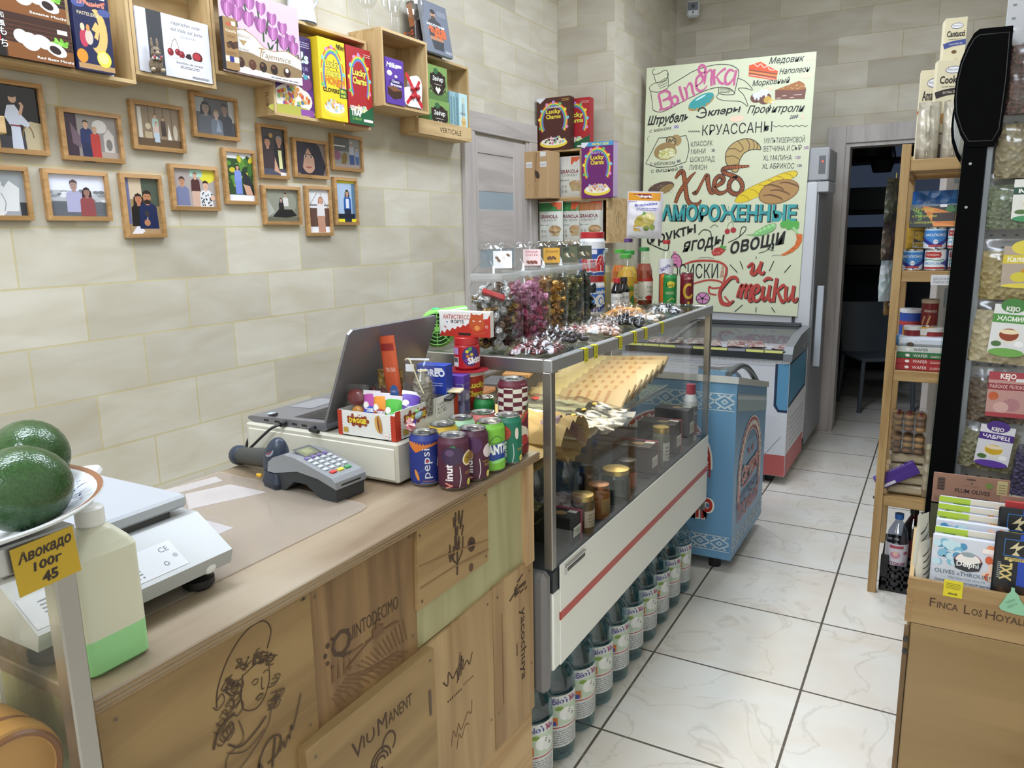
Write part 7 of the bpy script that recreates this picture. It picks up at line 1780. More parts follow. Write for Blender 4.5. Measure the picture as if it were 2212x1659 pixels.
lying('cling_bag', 'knotted clear bag of pale food low behind the case glass', -1.02, 1.88, .12, .17, .08, foil('cling_wrap', '#a8a0a2', '#7a6f74', 60, .2), 71, .3, .2, None, ZW, 'packs on the case floor')
lying('cling_bag', 'greenish clear bag at the near end of the case floor', -1.10, 1.73, .14, .2, .11, foil('cling_wrap_green', '#7a7a58', '#5a5c44', 50, .25), 72, .1, .2, None, ZW, 'packs on the case floor')
t = thing('cleaner_bottle', 'white bottle with a crimson cap at the far end of the case', 'bottle', (-.852, 2.985, ZW)); M = WM[t]; q = MB(M); q.lathe([(0, 0), (.027, 0), (.028, .006), (.028, .165), (.02, .19), (.016, .195)], C('#c9cdd4', .35), 26)
p = Pr(q, FC(.028, 0, .5), pi * .028, .2, dx=.005, l=.0004); p.rect(-.05, .25, .45, .72, '#4a5a74'); p.rect(-.45, .25, -.1, .72, '#a9b2c0'); p.lines(-.42, -.12, .3, .68, 8, '#6b7688', .4); p.rect(.1, .12, .45, .36, '#7a2a34'); p.txt('BIO', .25, .55, .06, '#dfe3ea', w=.25); q.build('bottle', t)
q = MB(M); q.lathe([(.0185, .192), (.02, .194), (.019, .232), (0, .234)], C('#9a2442', .35), 22); q.build('cap', t)

# inside the near case: cheese wheel, wrapped food
t = thing('smoked_roll', 'golden waxed cheese roll lying behind the near case glass', 'cheese', (-.92, .362, .8665)); M = T(-.832, .362, .926, ry=-pi / 2); q = MB(M)
CHZ = C('#b0803a', .4, 0, .12, 14); q.lathe([(0, .004), (.046, .004), (.05, .001), (.057, .006), (.0595, .02), (.0595, .17), (.052, .185), (0, .19)], CHZ, 40); q.build('roll', t)
q = MB(M); q.lathe([(.047, .0035), (.0485, .0005), (.052, -.0005), (.0545, .003)], C('#7a4a1e', .4), 40); q.lathe([(.0597, .03), (.0605, .034), (.0597, .038)], C('#7a4a1e', .4), 40); q.build('rind', t)
NG = 'food in the near case'
q = MB(); q.box(-1.38, -.4, .66, -.98, .36, .70, C('#d6cfc0', .5), .004); q.build('serving_tray', None, 'pale serving tray on the floor of the near glass case', 'tray', loc=(-1.2, 0, .66))
lying('film_pack', 'film-wrapped pale cheese on the glass shelf of the near case', -1.36, .22, .2, .30, .09, foil('white_pack', '#d8d2c4', '#b9b09a', 18, .3), 81, 0, 0, None, None, NG)
lying('film_pack', 'glossy clear wrap near the corner of the near case shelf', -1.32, .03, .18, .32, .07, foil('cling_wrap_2', '#b0a890', '#8d8570', 40, .15), 82, 0, 0, None, None, NG)
q = MB(T(-.955, .365, .8665, rz=1.2)); q.box(-.05, -.02, .002, .05, .02, .16, '#d6d2c6', .004); bag(q, .15, .25, .08, FILM, 84, .3, .2, .6); q.build('wrapped_pack', None, 'white pack in a clear bag behind the cheese roll', 'food pack', NG, loc=(-.955, .365, .8665))

# plate of avocados on the near case
t = thing('plate', 'white plate with blue lace pattern and a brown rim on the near case', 'plate', (-.872, .345, 1.204)); M = WM[t]; q = MB(M)
PL = C('#d9dce0', .2); prf = lambda r: .005 + .03 * max(0, (r - .07) / .085) ** 1.4
q.lathe([(0, 0), (.075, 0), (.08, .001), (.152, prf(.155) - .006), (.156, prf(.155) - .002), (.155, prf(.155), '#8a5c3c'), (.149, prf(.149) + .0005), (.11, prf(.11)), (.08, prf(.08)), (0, .005)], PL, 56); q.build('plate', t)
q = MB(M); fpl = lambda x, y, l=0: V((y * cos(x), y * sin(x), prf(y) + .0005 + l)); p = Pr(q, fpl, l=.0003, step=.00005); rd = random.Random(9); BLP = C('#23346e', .25)
for i in range(22):
    a = 2 * pi * i / 22
    for k in range(26):
        aa = a + rd.uniform(-.085, .085); r_ = .125 + rd.uniform(-.02, .016) * (1 if i % 2 else .7)
        p.line([(aa, r_), (aa + rd.uniform(-.03, .03), r_ + rd.uniform(-.006, .006)), (aa + rd.uniform(-.04, .04), r_ + rd.uniform(-.008, .008))], .0017, BLP, 0)
q.build('lace_pattern', t)
AV = foil('avocado_skin', '#33532a', '#294622', 420, .2, 0, .10)
def avo(loc, r, lab, rz, rx):
    t = thing('avocado', lab, 'avocado', loc, rz, 'avocados on the plate'); M = WM[t] @ T(rx=rx); q = MB(M)
    n, k = 28, 18; vs = []
    for i in range(k + 1):
        a = pi * i / k; z = -cos(a); tap = 1 - .16 * max(0, z) ** 1.5
        for j in range(n): b = 2 * pi * j / n; vs.append((r * sin(a) * tap * cos(b), r * sin(a) * tap * sin(b), r * 1.2 * z))
    q.add(vs, [(i * n + j, i * n + (j + 1) % n, (i + 1) * n + (j + 1) % n, (i + 1) * n + j) for i in range(k) for j in range(n)], AV, True); q.build('fruit', t)
    q = MB(M); q.lathe([(.004, r * 1.19), (.005, r * 1.22), (0, r * 1.225)], C('#4a3a20', .7), 10); q.build('stem', t)
avo((-.784, .388, 1.259), .043, 'glossy green avocado in front on the plate', .3, 1.35)
avo((-.885, .452, 1.262), .042, 'second avocado behind the front one', 1.1, 1.25)
q = MB(T(-.7855, .405, 1.150, rx=.06)); TY = C('#b8971f', .5); q.box(0, -.032, 0, .0012, .032, .052, TY); p = Pr(q, FX(.0012, -.032, 0), .064, .052, l=.0003)
p.txt('Авокадо', .5, .68, .2, '#2a1c14', w=.86, sh=.25, b=.03, rot=.05); p.txt('100г', .5, .40, .17, '#2a1c14', w=.45, b=.03, sh=.15); p.txt('45', .5, .10, .2, '#2a1c14', w=.26, b=.04, sh=.1)
q.build('price_tag', None, 'handwritten yellow avocado price tag under the plate', 'price tag', loc=(-.785, .405, 1.15))

# ------------------------------------------------------------------ big water bottles under the glass case
PET = thin('water_pet', (.62, .76, .80), .10, .06)
def wb():
    t = thing('water_bottle', 'x', 'water bottle', (0, 0, 0), 0, 'big water bottles under the case'); M = WM[t]
    r, pr = .071, [(0, .002), (.055, .002), (.068, .012), (.0705, .03)]
    for i in range(6): z = .045 + .03 * i; pr += [(r, z), (r, z + .018), (r - .004, z + .0235)]
    pr += [(r, .235), (.066, .262), (.05, .29), (.028, .308), (.02, .314), (.02, .324)]
    q = MB(M); q.lathe(pr, PET, 30); q.build('bottle', t)
    q = MB(M); q.lathe([(.0605, .02), (.064, .05), (.064, .2)], thin('water_body', (.72, .84, .88), .03, .1), 24); q.build('water', t)
    q = MB(M); q.lathe([(.021, .312), (.023, .313), (.023, .33), (0, .331)], C('#2a5a9c', .35), 20); q.build('cap', t)
    q = MB(M); q.tube([(-.03, 0, .3), (-.05, 0, .33), (0, 0, .3345), (.05, 0, .33), (.03, 0, .3)], .004, C('#3a6ab0', .4), 6); q.build('handle', t)
    q = MB(M); p = Pr(q, FC(r, 0, math.radians(62)), .10, .33, dx=.008, l=.0014); p.rect(-.5, .17, .5, .66, '#cfd2cf'); p.txt('BioVita', 0, .585, .055, '#3a3a8c', w=.85, b=.04); p.txt('Vi', .2, .585, .055, '#b02a34', w=.18, b=.04); p.rect(-.5, .38, .5, .57, '#b9c9b4'); p.rect(-.5, .38, -.25, .46, '#c9702c'); p.rect(-.5, .38, -.3, .42, '#3a4a9c'); p.ell(0, .48, .2, .06, '#e3e4e2'); p.ell(.2, .46, .2, .06, '#d9dcd9'); p.dot(.12, .5, .016, '#3a3a3c'); p.dot(.25, .46, .014, '#4a4a4c'); p.ell(-.2, .54, .12, .02, '#7a9a3c'); p.rect(-.5, .355, .5, .365, '#b03a34'); p.lines(-.4, .4, .19, .34, 7, '#8d9096', .5); q.build('label', t)
    return t
wp = wb(); ordn = ('nearest, half hidden by the counter', 'second from the counter', 'third from the counter', 'fourth from the counter', 'fifth from the counter', 'fifth from the blue freezer', 'fourth from the blue freezer', 'third from the blue freezer', 'second from the blue freezer', 'farthest, next to the blue freezer')
for i in range(10):
    lab = 'big water bottle under the glass case, ' + ordn[i]; loc = (-.897, 1.64 + .1462 * i, 0)
    if i == 0: wp.location = loc; wp['label'] = lab
    else: dup(wp, loc, (.05 * ((i * 7) % 5 - 2)), lab)

# ------------------------------------------------------------------ crates of cereal and granola on the pillar
YC = 4.40
def pcrate(lab, x0, x1, z0, z1, yf):
    t = thing('wine_crate', lab, 'wall shelf', ((x0 + x1) / 2, 4.736, z0), 0, 'wine crates on the pillar'); yb = 4.737
    MB().box(x0, yf, z0, x1, yb, z0 + .012, PINEX).build('bottom_board', t); MB().box(x0, yf, z1 - .012, x1, yb, z1, PINEX).build('top_board', t)
    for a in (x0, x1 - .012): MB().box(a, yf, z0 + .012, a + .012, yb, z1 - .012, PINEX).build('side_board', t)
    MB().box(x0 + .012, yb - .008, z0 + .012, x1 - .012, yb, z1 - .012, PINEX).build('back_board', t)
    return t
t = pcrate('lower wine crate on the pillar holding three granola bags', -2.285, -1.795, 1.432, 1.702, YC)
q = MB(); p = Pr(q, FX(-1.795, YC, 1.432), l=.0004); p.txt('RIOJA', .16, .14, .014, INK, w=.09, rot=-pi / 2); p.txt('2017', .13, .14, .012, INK, w=.06, rot=-pi / 2); q.build('stamp', t)
pcrate('upper wine crate on the pillar, half hidden by a cardboard box', -2.285, -1.975, 1.7035, 2.002, YC + .01)
q = MB(); q.box(-2.282, YC - .16, 1.704 + .003, -2.12, YC + .005, 1.985, CARD, .002); p = Pr(q, FY(YC - .16, -2.282, 1.707), .162, .278, l=.0005)
p.poly([(.42, .98), (.66, .98), (.58, .02), (.40, .02)], '#a5835a'); p.line([(.52, .96), (.5, .66), (.46, .35)], .012, '#5c4630'); p.rect(.68, .88, .92, .98, '#d9d6d4'); p.rect(.08, .66, .34, .78, '#d9d6d4'); p.rect(.68, .66, .94, .77, '#d9d6d4'); p.ell(.55, .50, .09, .09, '#3c2c20', .4); p.poly([(.42, .60), (.56, .56), (.5, .52)], '#3c2c20'); p.lines(.1, .32, .69, .75, 2, '#7a7670', .4); p.lines(.7, .92, .69, .74, 2, '#7a7670', .4); p.txt('LU', .22, .27, .03, '#5c4630', w=.05, rot=pi / 2)
q.build('cardboard_box', None, 'cardboard box with three white stickers before the upper pillar crate', 'cardboard box', loc=(-2.2, YC - .08, 1.707))
HATG = lambda p: None
choc = cereal('#4a2018', [('Chocolate', .80, .035, '#e6dcd0'), ('Lucky', .70, .075, '#e6cf4e'), ('Charms', .60, .075, '#e6cf4e')], dict(tw=.45, bits=['#4a2618', '#5c3420', '#c98aa0', '#7ab0c4', '#8ab86a', '#d9c85a', '#e6ddd0'], more=[lambda p: p.poly([(0, 1), (.28, 1), (.1, .9), (0, .96)], '#dcdde6'), lambda p: p.lines(.75, .97, .92, .98, 2, '#c9a24a')]))
def stand(name, lab, x0, z0, wd, h, yf, dp, col, art, side=None):
    q = MB(); q.box(x0, yf, z0, x0 + wd, yf + dp, z0 + h, col, .0015); art(Pr(q, FY(yf, x0, z0), wd, h))
    if side: q.box(x0 + wd - .0005, yf + .003, z0 + .003, x0 + wd + .0006, yf + dp - .003, z0 + h - .003, side)
    q.build(name, None, lab, 'cereal box', 'cereal boxes on the pillar crates', loc=(x0 + wd / 2, yf + dp / 2, z0))
stand('cereal_box', 'brown chocolate cereal box on the upper pillar crate', -2.272, 2.003, .225, .308, YC, .06, '#3c1a14', choc)
stand('cereal_box', 'red cereal box behind the brown chocolate one', -2.150, 2.003, .20, .302, YC + .075, .06, '#9a1f26', red)
berry = cereal('#6a2468', [('Berry', .79, .04, '#b59ac9'), ('Lucky', .69, .075, '#e6cf4e'), ('Charms', .60, .075, '#e6cf4e')], dict(tw=.42, bits=['#c97a6a', '#d99a7a', '#e6c8b0', '#b0b8d8', '#e3d08a'], more=[lambda p: p.rect(0, .925, 1, 1, '#4a94c4'), lambda p: p.txt('FAMILY SIZE', .6, .94, .04, '#e3d94a', w=.52, b=.03), lambda p: p.poly([(0, 1), (.24, 1), (.1, .9), (0, .92)], '#dcdde6')]))
stand('cereal_box', 'purple family size cereal box standing on the lower pillar crate', -1.962, 1.703, .205, .325, YC - .02, .075, '#5c2060', berry, '#b09ab8')


def granola(x, z, lab, cc, yf, rz=0, seed=0):
    q = MB(T(x, yf, z, rz=rz)); fr = bag(q, .165, .245, .055, '#cdcdc4', seed, .1, .35, .6, 14, 16); p = Pr(q, fr, .165, .245, dx=.008, l=.0007)
    p.rect(-.48, .76, .48, .97, cc); p.rect(.02, .80, .46, .98, '#c9562e'); p.txt('FixPrice', .24, .86, .05, '#e9d6c8', w=.38, b=.03); p.txt('GRANOLA', -.02, .585, .085, '#7a2f3a', w=.74, b=.03); p.txt('CRUNCHY', 0, .505, .055, '#6b6462', w=.62); p.txt('Bananas', -.2, .40, .035, '#4a6a4c', w=.38, sh=.2)
    p.ell(.22, .30, .24, .10, '#8a6a42'); p.ell(.22, .33, .22, .075, '#b8946a'); p.poly([(-.02, .3), (.46, .3), (.38, .14), (.08, .14)], '#b39c72')
    [p.ell(-.3 + .14 * (i % 2), .26 - .12 * (i // 2), .05, .04, '#a9a49a') for i in range(4)]
    q.build('granola_bag', None, lab, 'granola bag', 'granola bags on the pillar', loc=(x, yf, z))
granola(-2.175, 1.445, 'white granola bag with a green band, leftmost in the lower crate', '#3a7a44', YC - .012, 0, 91)
granola(-2.060, 1.445, 'white granola bag with a green band, middle of the lower crate', '#3a7a44', YC + .045, 0, 92)
granola(-1.925, 1.445, 'white granola bag with a brown band, right in the lower crate', '#a5683c', YC + .035, 0, 93)
granola(-2.060, 1.7165, 'white granola bag with an orange tag, left in the upper crate', '#cfc9c4', YC + .045, .05, 94)
q = None
granola(-2.02, 1.7165, 'white and yellow granola bag at the right of the upper crate', '#cdb84a', YC + .11, -.05, 95)


# ------------------------------------------------------------------ pine rack by the doorway
RW = wood('rack_pine', '#b0905f', '#947245', 'Z', 1.2, .55); RWX = wood('rack_pine_rail', '#b0905f', '#947245', 'X', 1.2, .55)
YR0, YR1, XL, XRr = 3.295, 3.88, -.168, .285
t = thing('wooden_rack', 'open pine shelf rack standing before the dark doorway', 'shelf rack', (.06, 3.6, 0))
for x in (XL, XRr - .032):
    for y in (YR0, YR1): MB().box(x, y, 0, x + .032, y + .032, 1.80, RW, .002).build('post', t)
for z in (1.744, 1.333, .945, .426):
    for y in (YR0 + .004, YR1 + .004): MB().box(XL + .032, y, z - .042, XRr - .032, y + .022, z, RWX, .002).build('rail', t)
    q = MB()
    for k in range(6): y = YR0 + .035 + k * .092; q.box(XL + .006, y, z - .02, XRr - .006, y + .074, z - .004, RWX)
    for x in (XL + .006, XRr - .028): q.box(x, YR0 + .03, z - .042, x + .022, YR1, z - .02, RW)
    q.build('slatted_shelf', t)
for z in (.41, 1.2): MB(T(XL - .006, YR0 + .016, z, ry=pi / 2)).cyl(.006, 0, .01, DARK, 10).build('bolt', t)
q = MB(); q.box(-.035, YR0 - .0005, 1.281, .045, YR0 + .003, 1.319, '#d3d2d4'); p = Pr(q, FY(YR0 - .0005, -.035, 1.281), .08, .038); p.lines(.1, .9, .2, .8, 4, '#8d8c94', .4); q.build('price_label', None, 'white paper label on the rail under the milk cans', 'label', loc=(0, YR0, 1.28))
CRM = '#d9cfb0'


def falc(big, band, bc):
    def f(p):
        p.ell(.55, .86, .28, .05, '#3c3a6a'); p.ell(.55, .86, .26, .042, '#e6e6ea'); p.txt('Falcone', .55, .85, .03, '#3a3660', w=.42, sh=.2); p.txt(big, .52, .68, .10, '#2c2622', w=.82, b=.03)
        p.line([(0, .52), (.4, .56), (1, .58)], .09, bc, 4); p.txt(band, .55, .545, .03, '#e6ddca', w=.6, rot=.06); p.lines(.2, .8, .63, .65, 1, '#6a6258', .4); p.ell(.5, .42, .12, .03, '#6b4a2c'); p.ell(.45, .2, .35, .08, '#b98a52'); p.ell(.6, .24, .25, .06, '#a5743c')
    return f


def gbox(name, lab, cat_, x, y, z, w_, d_, h_, col, art, rz=0, side=None, grp='goods on the pine rack'):
    q = MB(T(x, y, z, rz=rz)); q.box(0, 0, 0, w_, d_, h_, col, .001)
    if art: art(Pr(q, FY(0, 0, 0), w_, h_, l=.0004))
    if side: side(Pr(q, FX(w_, 0, 0), d_, h_, l=.0004))
    q.build(name, None, lab, cat_, grp, loc=(x, y, z))


Z1 = 1.7445
gbox('biscuit_box', 'tall cream biscuit box with a blue band, highest on the rack', 'biscuit box', -.066, 3.60, Z1, .075, .075, .545, CRM, lambda p: (p.rect(0, .62, 1, .63, CRM), Pr(p.mb, lambda x, y, l=0: p.fr(x, y + .33, l), .075, .215, l=.0008) and falc('Cantucci', 'mandorla', '#3a4a8c')(Pr(p.mb, lambda x, y, l=0: p.fr(x, y + .33, l), .075, .215, l=.0008))), .15)
gbox('biscuit_box', 'cream biscuit box with an orange band at the left of the rack top', 'biscuit box', -.132, 3.50, Z1, .085, .05, .345, CRM, lambda p: falc('Amaretti', 'AGRUMI', '#b8682c')(p), .1)
gbox('biscuit_box', 'cream cookie box with a dark band leaning beside the black sign', 'biscuit box', -.076, 3.41, Z1 + .10, .10, .05, .26, CRM, lambda p: falc('Cookies', 'EXTRA DARK', '#2c2224')(p), .2)
gbox('carton', 'dark low carton supporting the cookie box', 'carton', -.066, 3.405, Z1, .12, .09, .098, '#5a4f44', lambda p: p.rect(0, .6, 1, .95, '#b9ad94'), .05)
SV = foil('silver_bag', '#a89f8f', '#c2baa9', 26, .35, .25, .4)
for x, y, lab in ((-.088, 3.35, 'dull silver foil bag with a centre seam at the rack top'), (-.005, 3.36, 'second silver foil bag partly behind the white sign end')):
    q = MB(T(x, y, Z1, rz=.1)); bag(q, .075, .205, .06, SV, int(100 - x * 100), .15, .5, .7); q.tube([(0, -.03 + .006 * sin(k), .01 + .018 * k) for k in range(11)], .003, SV, 6); q.build('foil_bag', None, lab, 'coffee bag', 'silver foil bags on the rack', loc=(x, y, Z1))


def tin(x, y, z, r, h, col, art, lab, lid=None, grp='tins on the pine rack', nm='food_tin'):
    t = thing(nm, lab, 'tin', (x, y, z), 0, grp); M = WM[t]; q = MB(M); q.lathe([(0, 0), (r, 0), (r, .003), (r * .985, .006), (r * .985, h - .006), (r, h - .003), (r, h), (r * .93, h), (r * .92, h - .004), (0, h - .004)], TIN, 28); q.lathe([(r * .99, .006), (r * .99, h - .006)], C(col, .35), 28)
    if art: art(Pr(q, FC(r * .99, 0, .1), pi * r, h, dx=.005, l=.0003))
    q.build('body', t)
    if lid: q = MB(M); q.lathe([(r * 1.03, h - .012), (r * 1.04, h + .001), (r * .95, h + .003), (0, h + .003)], C(lid, .4), 28); q.build('lid', t)


def milk(p): p.rect(-.6, .86, .6, .93, '#b9d3e6'); p.poly([(-.5, .62), (0, .20), (.5, .62), (.5, .42), (0, .06), (-.5, .42)], '#2b2f86'); p.poly([(-.5, .4), (0, .04), (-.5, .04)], '#d9dde6'); p.poly([(.5, .4), (0, .04), (.5, .04)], '#d9dde6'); p.txt('МОЛОКО', 0, .60, .11, '#e6ecf2', w=.62, b=.02); p.dot(0, .34, .11, '#e6e9f0'); p.txt('АМК', 0, .31, .07, '#2b2f86', w=.14); p.rect(-.2, .10, .2, .2, '#b2484a')
def milk2(p): p.rect(-.45, .04, .3, .94, '#dfe2e4'); p.rect(-.38, .60, .12, .86, '#b03a34'); p.ell(-.13, .73, .27, .15, '#b03a34'); p.txt('Рогачевъ', -.13, .69, .09, '#ecdfd8', w=.4, sh=.2); p.line([(-.45, .46), (-.2, .52), (0, .46), (.25, .52)], .05, '#6aa08a', 4); p.txt('МОЛОКО', -.08, .27, .10, '#5a94c4', w=.55, b=.03); p.rect(-.45, .06, .3, .16, '#b2484a'); p.poly([(.1, .35), (.45, .6), (.45, .1)], '#2b2f86')
ZM = 1.3335; hm = .080; r_ = .0385
tin(-.106, 3.365, ZM, r_, hm, '#3f82c4', milk, 'blue condensed milk can at the left of the bottom row', None, 'condensed milk cans')
tin(-.026, 3.365, ZM, r_, hm, '#4a8ac4', milk2, 'white-labelled milk can with a red badge in the bottom row', None, 'condensed milk cans')
tin(.054, 3.365, ZM, r_, hm, '#c9b8ae', milk2, 'pinkish milk can at the right of the bottom row, beside the black stand', None, 'condensed milk cans')
tin(-.034, 3.366, ZM + hm + .0004, r_, hm, '#3f82c4', milk, 'blue condensed milk can in the upper row', None, 'condensed milk cans')
tin(.046, 3.366, ZM + hm + .0004, r_, hm, '#c9b8ae', milk2, 'pinkish milk can in the upper row beside the black stand', None, 'condensed milk cans')
q = MB(T(-.100, 3.39, ZM + hm, rz=.1)); fr = bag(q, .065, .10, .03, '#b8902a', 41, .1, .4, .6); Pr(q, fr, .065, .1, dx=.006, l=.0006).rect(-.12, .25, .4, .7, '#2c2a26').rect(-.15, .04, .42, .26, '#c9c4bc'); q.build('snack_pouch', None, 'yellow pouch with a black label on the blue milk can', 'snack bag', loc=(-.1, 3.39, ZM + hm))
def carrots(p):
    p.rect(0, 0, 1, 1, '#1f2426'); p.poly([(0, .75), (.3, .9), (1, .95), (1, 1), (0, 1)], '#6a7280'); rd = random.Random(4)
    for i in range(6): p.line([(.02 + .03 * i, .9 - .12 * i), (.25, .62 - .05 * i)], .05, ('#4a7a34', '#6aa04a')[i % 2]); p.line([(.25 + .05 * i, .85 - .12 * i), (.5, .75 - .13 * i), (.98, .5 - .09 * i, .4)], .16, ('#c9742c', '#d98a44')[i % 2])
    p.rect(.46, .25, .92, .62, '#33241e'); p.poly([(.7, .75), (.82, 1), (.92, .7), (.8, .62)], '#3c6a3a'); p.txt('Цукаты', .27, .72, .15, '#c9c23a', w=.42, sh=.1); p.txt('из моркови', .3, .44, .11, '#c9c23a', w=.5); p.txt('с имбирем', .25, .16, .11, '#c9c23a', w=.46); p.rect(.6, .86, .74, .98, '#dcdce0')
q = MB(T(-.125, 3.335, ZM + 2 * hm + .002, rx=-.15)); q.box(0, 0, 0, .165, .012, .086, '#1f2426', .002); carrots(Pr(q, FY(0, 0, 0), .165, .086, l=.0004)); q.build('candied_carrot_pack', None, 'flat pack of candied carrot lying on the milk cans', 'food pack', loc=(-.04, 3.34, ZM + 2 * hm))
q = MB(T(-.045, 3.45, ZM + .0)); bag(q, .16, .30, .07, foil('blue_pack', '#1c4a86', '#2c6aa8', 30, .3), 43, .15, .5, .7); q.build('blue_pack', None, 'shiny blue pack standing behind the milk cans', 'food pack', loc=(-.04, 3.45, ZM))
Zw = .9455
def wafer(col, tc='#ece6e0', nm='WAFER'):
    return lambda p: (p.ell(.19, .5, .035, .25, '#e9e4da'), p.ell(.17, .6, .02, .12, '#e9e4da'), p.txt(nm, .40, .26, .5, tc, w=.24), p.lines(.57, .86, .3, .72, 2, '#d9c9b8', .4), p.line([(.88, .25), (.97, .75)], .25, '#d0b078'))
for i, (col, lab) in enumerate((('#a3262c', 'red wafer packet at the bottom of the stack'), ('#a82a2e', 'red wafer packet second from the bottom'), ('#2c6a3a', 'green wafer packet above the red ones'), ('#c9ccc6', 'white wafer packet under the blue one'))):
    gbox('wafer_packet', lab, 'wafer packet', -.132 - .0, 3.325, Zw + .0235 * i, .21, .07, .0228, col, wafer(col, '#3a3a38' if i == 3 else '#ece6e0'), .02 * (i % 2), None, 'wafer packets stacked on the rack')
q = MB(T(-.148, 3.325, Zw + .0945)); q.box(.012, 0, 0, .22, .075, .036, C('#c9ced8', .3), .01); q.box(0, .002, .001, .10, .073, .0355, C('#2a7ab8', .3), .01); p = Pr(q, FY(0, 0, 0), .22, .036, l=.0008); p.txt('azúcar 0', .28, .5, .3, '#e6eef4', w=.3, b=.03); p.ell(.28, .22, .06, .2, '#4a342c'); q.build('biscuit_packet', None, 'blue and white biscuit packet on the wafer stack', 'biscuit packet', loc=(-.05, 3.36, Zw + .095))
tin(-.096, 3.47, Zw, .041, .225, '#b9bcc6', lambda p: (p.rect(-.6, .55, .6, .95, '#2c4a9c'), p.rect(-.6, .72, .6, .8, '#a83a3c'), p.ell(-.1, .3, .3, .2, '#d9c9a0')), 'tall white and blue tin with a white lid behind the wafers', '#d6d6da')
tin(-.083, 3.39, Zw + .0, .032, .165, '#7a2028', lambda p: p.rect(-.6, .3, .6, .6, '#c98a2c'), 'dark red tin with a white lid before the tall one', '#d9d6d2')
tin(-.012, 3.40, Zw + .0, .036, .160, '#8a2428', None, 'low red tin under the standing brown tin', '#d0cdc9')
tin(-.030, 3.43, Zw + .1632, .031, .105, '#6b1a1a', lambda p: (p.txt('America', 0, .55, .12, '#d9c9c0', w=.5, sh=.2), p.line([(-.3, .1), (-.2, .4)], .06, '#b08a5a'), p.line([(-.1, .08), (0, .42)], .06, '#b08a5a')), 'red-brown wafer roll tin standing on the low red tin', '#a3917a')
q = MB(T(.02, 3.405, Zw, rz=.2)); bag(q, .09, .16, .05, foil('green_orange_pack', '#7a6a2c', '#a8b48a', 24, .4), 44, .2, .3, .6); q.build('snack_pouch', None, 'green and brown pouch beside the low red tin', 'snack bag', loc=(.02, 3.4, Zw))
q = MB(T(-.05, 3.375, Zw + .13, rz=-.1, rx=.1)); q.box(-.07, 0, 0, .04, .01, .035, '#c98f2c', .002); q.box(-.055, -.001, .004, .03, .0, .03, '#d0ccc4'); q.build('paper_packet', None, 'small orange packet with a pale label above the wafers', 'food pack', loc=(-.06, 3.375, Zw + .13))

Z4 = .4265
CK = C('#7a5226', .6)
for i, (z, lab) in enumerate(((.600, 'lower clear box of jam cookies'), (.690, 'upper clear box of jam cookies'))):
    x, y = -.13, 3.33; q = MB(); rd = random.Random(i)
    for a in range(3):
        for k in range(3):
            for j in range(3): 
                cx_, cy_, cz = x + .022 + .041 * a, y + .022 + .036 * k, z + .012 + .024 * j; q.ell((cx_, cy_, cz), (.020, .018, .011), ('#8a602c', '#6b451e', '#9a7038')[rd.randrange(3)], 10, 6)
            if i: q.ell((cx_, cy_ - .006, z + .07), (.007, .007, .006), '#6b1a20', 8, 5)
    q.box(x, y, z, x + .125, y + .115, z + .083, thin('clamshell', (.95, .95, .94), .05, .1), .008); q.box(x - .004, y - .004, z + .05, x + .129, y + .119, z + .053, thin('clamshell', (.95, .95, .94), .05, .1))
    q.build('cookie_box', None, lab + ' on the low rack shelf', 'cookie box', 'clear cookie boxes on the rack', loc=(x + .06, y + .05, z))
BK = foil('biscuit_wrap', '#a5947a', '#c2b498', 20, .3)
for i in range(4):
    q = MB(T(-.13 + .002 * i, 3.345, .4275 + .0435 * i, rz=.03 * i)); q.box(0, 0, 0, .135, .11, .038, BK, .008); q.box(-.012, .01, .01, .002, .1, .03, FILM, .003); p = Pr(q, FY(0, 0, 0), .135, .038, l=.0006); p.rect(.12, .3, .9, .72, '#b5a68a'); q.build('biscuit_packet', None, ('bottom', 'second', 'third', 'topmost')[i] + ' pale biscuit packet in the stack under the cookie boxes', 'biscuit packet', 'pale biscuit packets in a stack', loc=(-.06, 3.4, .4275 + .0435 * i))
q = MB(T(-.15, 3.312, .442, rz=.15, ry=-.55)); q.box(0, 0, 0, .165, .03, .055, '#4a2c84', .002); p = Pr(q, FY(0, 0, 0), .165, .055, l=.0004); p.rect(.1, .08, .42, .3, '#d6d3dc'); p.rect(0, .45, 1, .5, '#5c3a96'); p = Pr(q, FZ(.055), .165, .03, l=.0004); p.txt('Milka', .6, .3, .5, '#d9d3e6', w=.35, sh=.2); p.ell(.35, .5, .1, .3, '#6b4228'); q.build('brownie_packet', None, 'purple chocolate packet tilted on the low rack shelf', 'packet', loc=(-.08, 3.32, .44))
q = MB(T(.03, 3.36, Z4)); bag(q, .07, .22, .05, foil('clear_crinkle', '#8a7a64', '#b8ab94', 30, .2), 45, .2, .3, .6); q.build('snack_pouch', None, 'crinkled beige pouch at the right of the low rack shelf', 'snack bag', loc=(.03, 3.36, Z4))
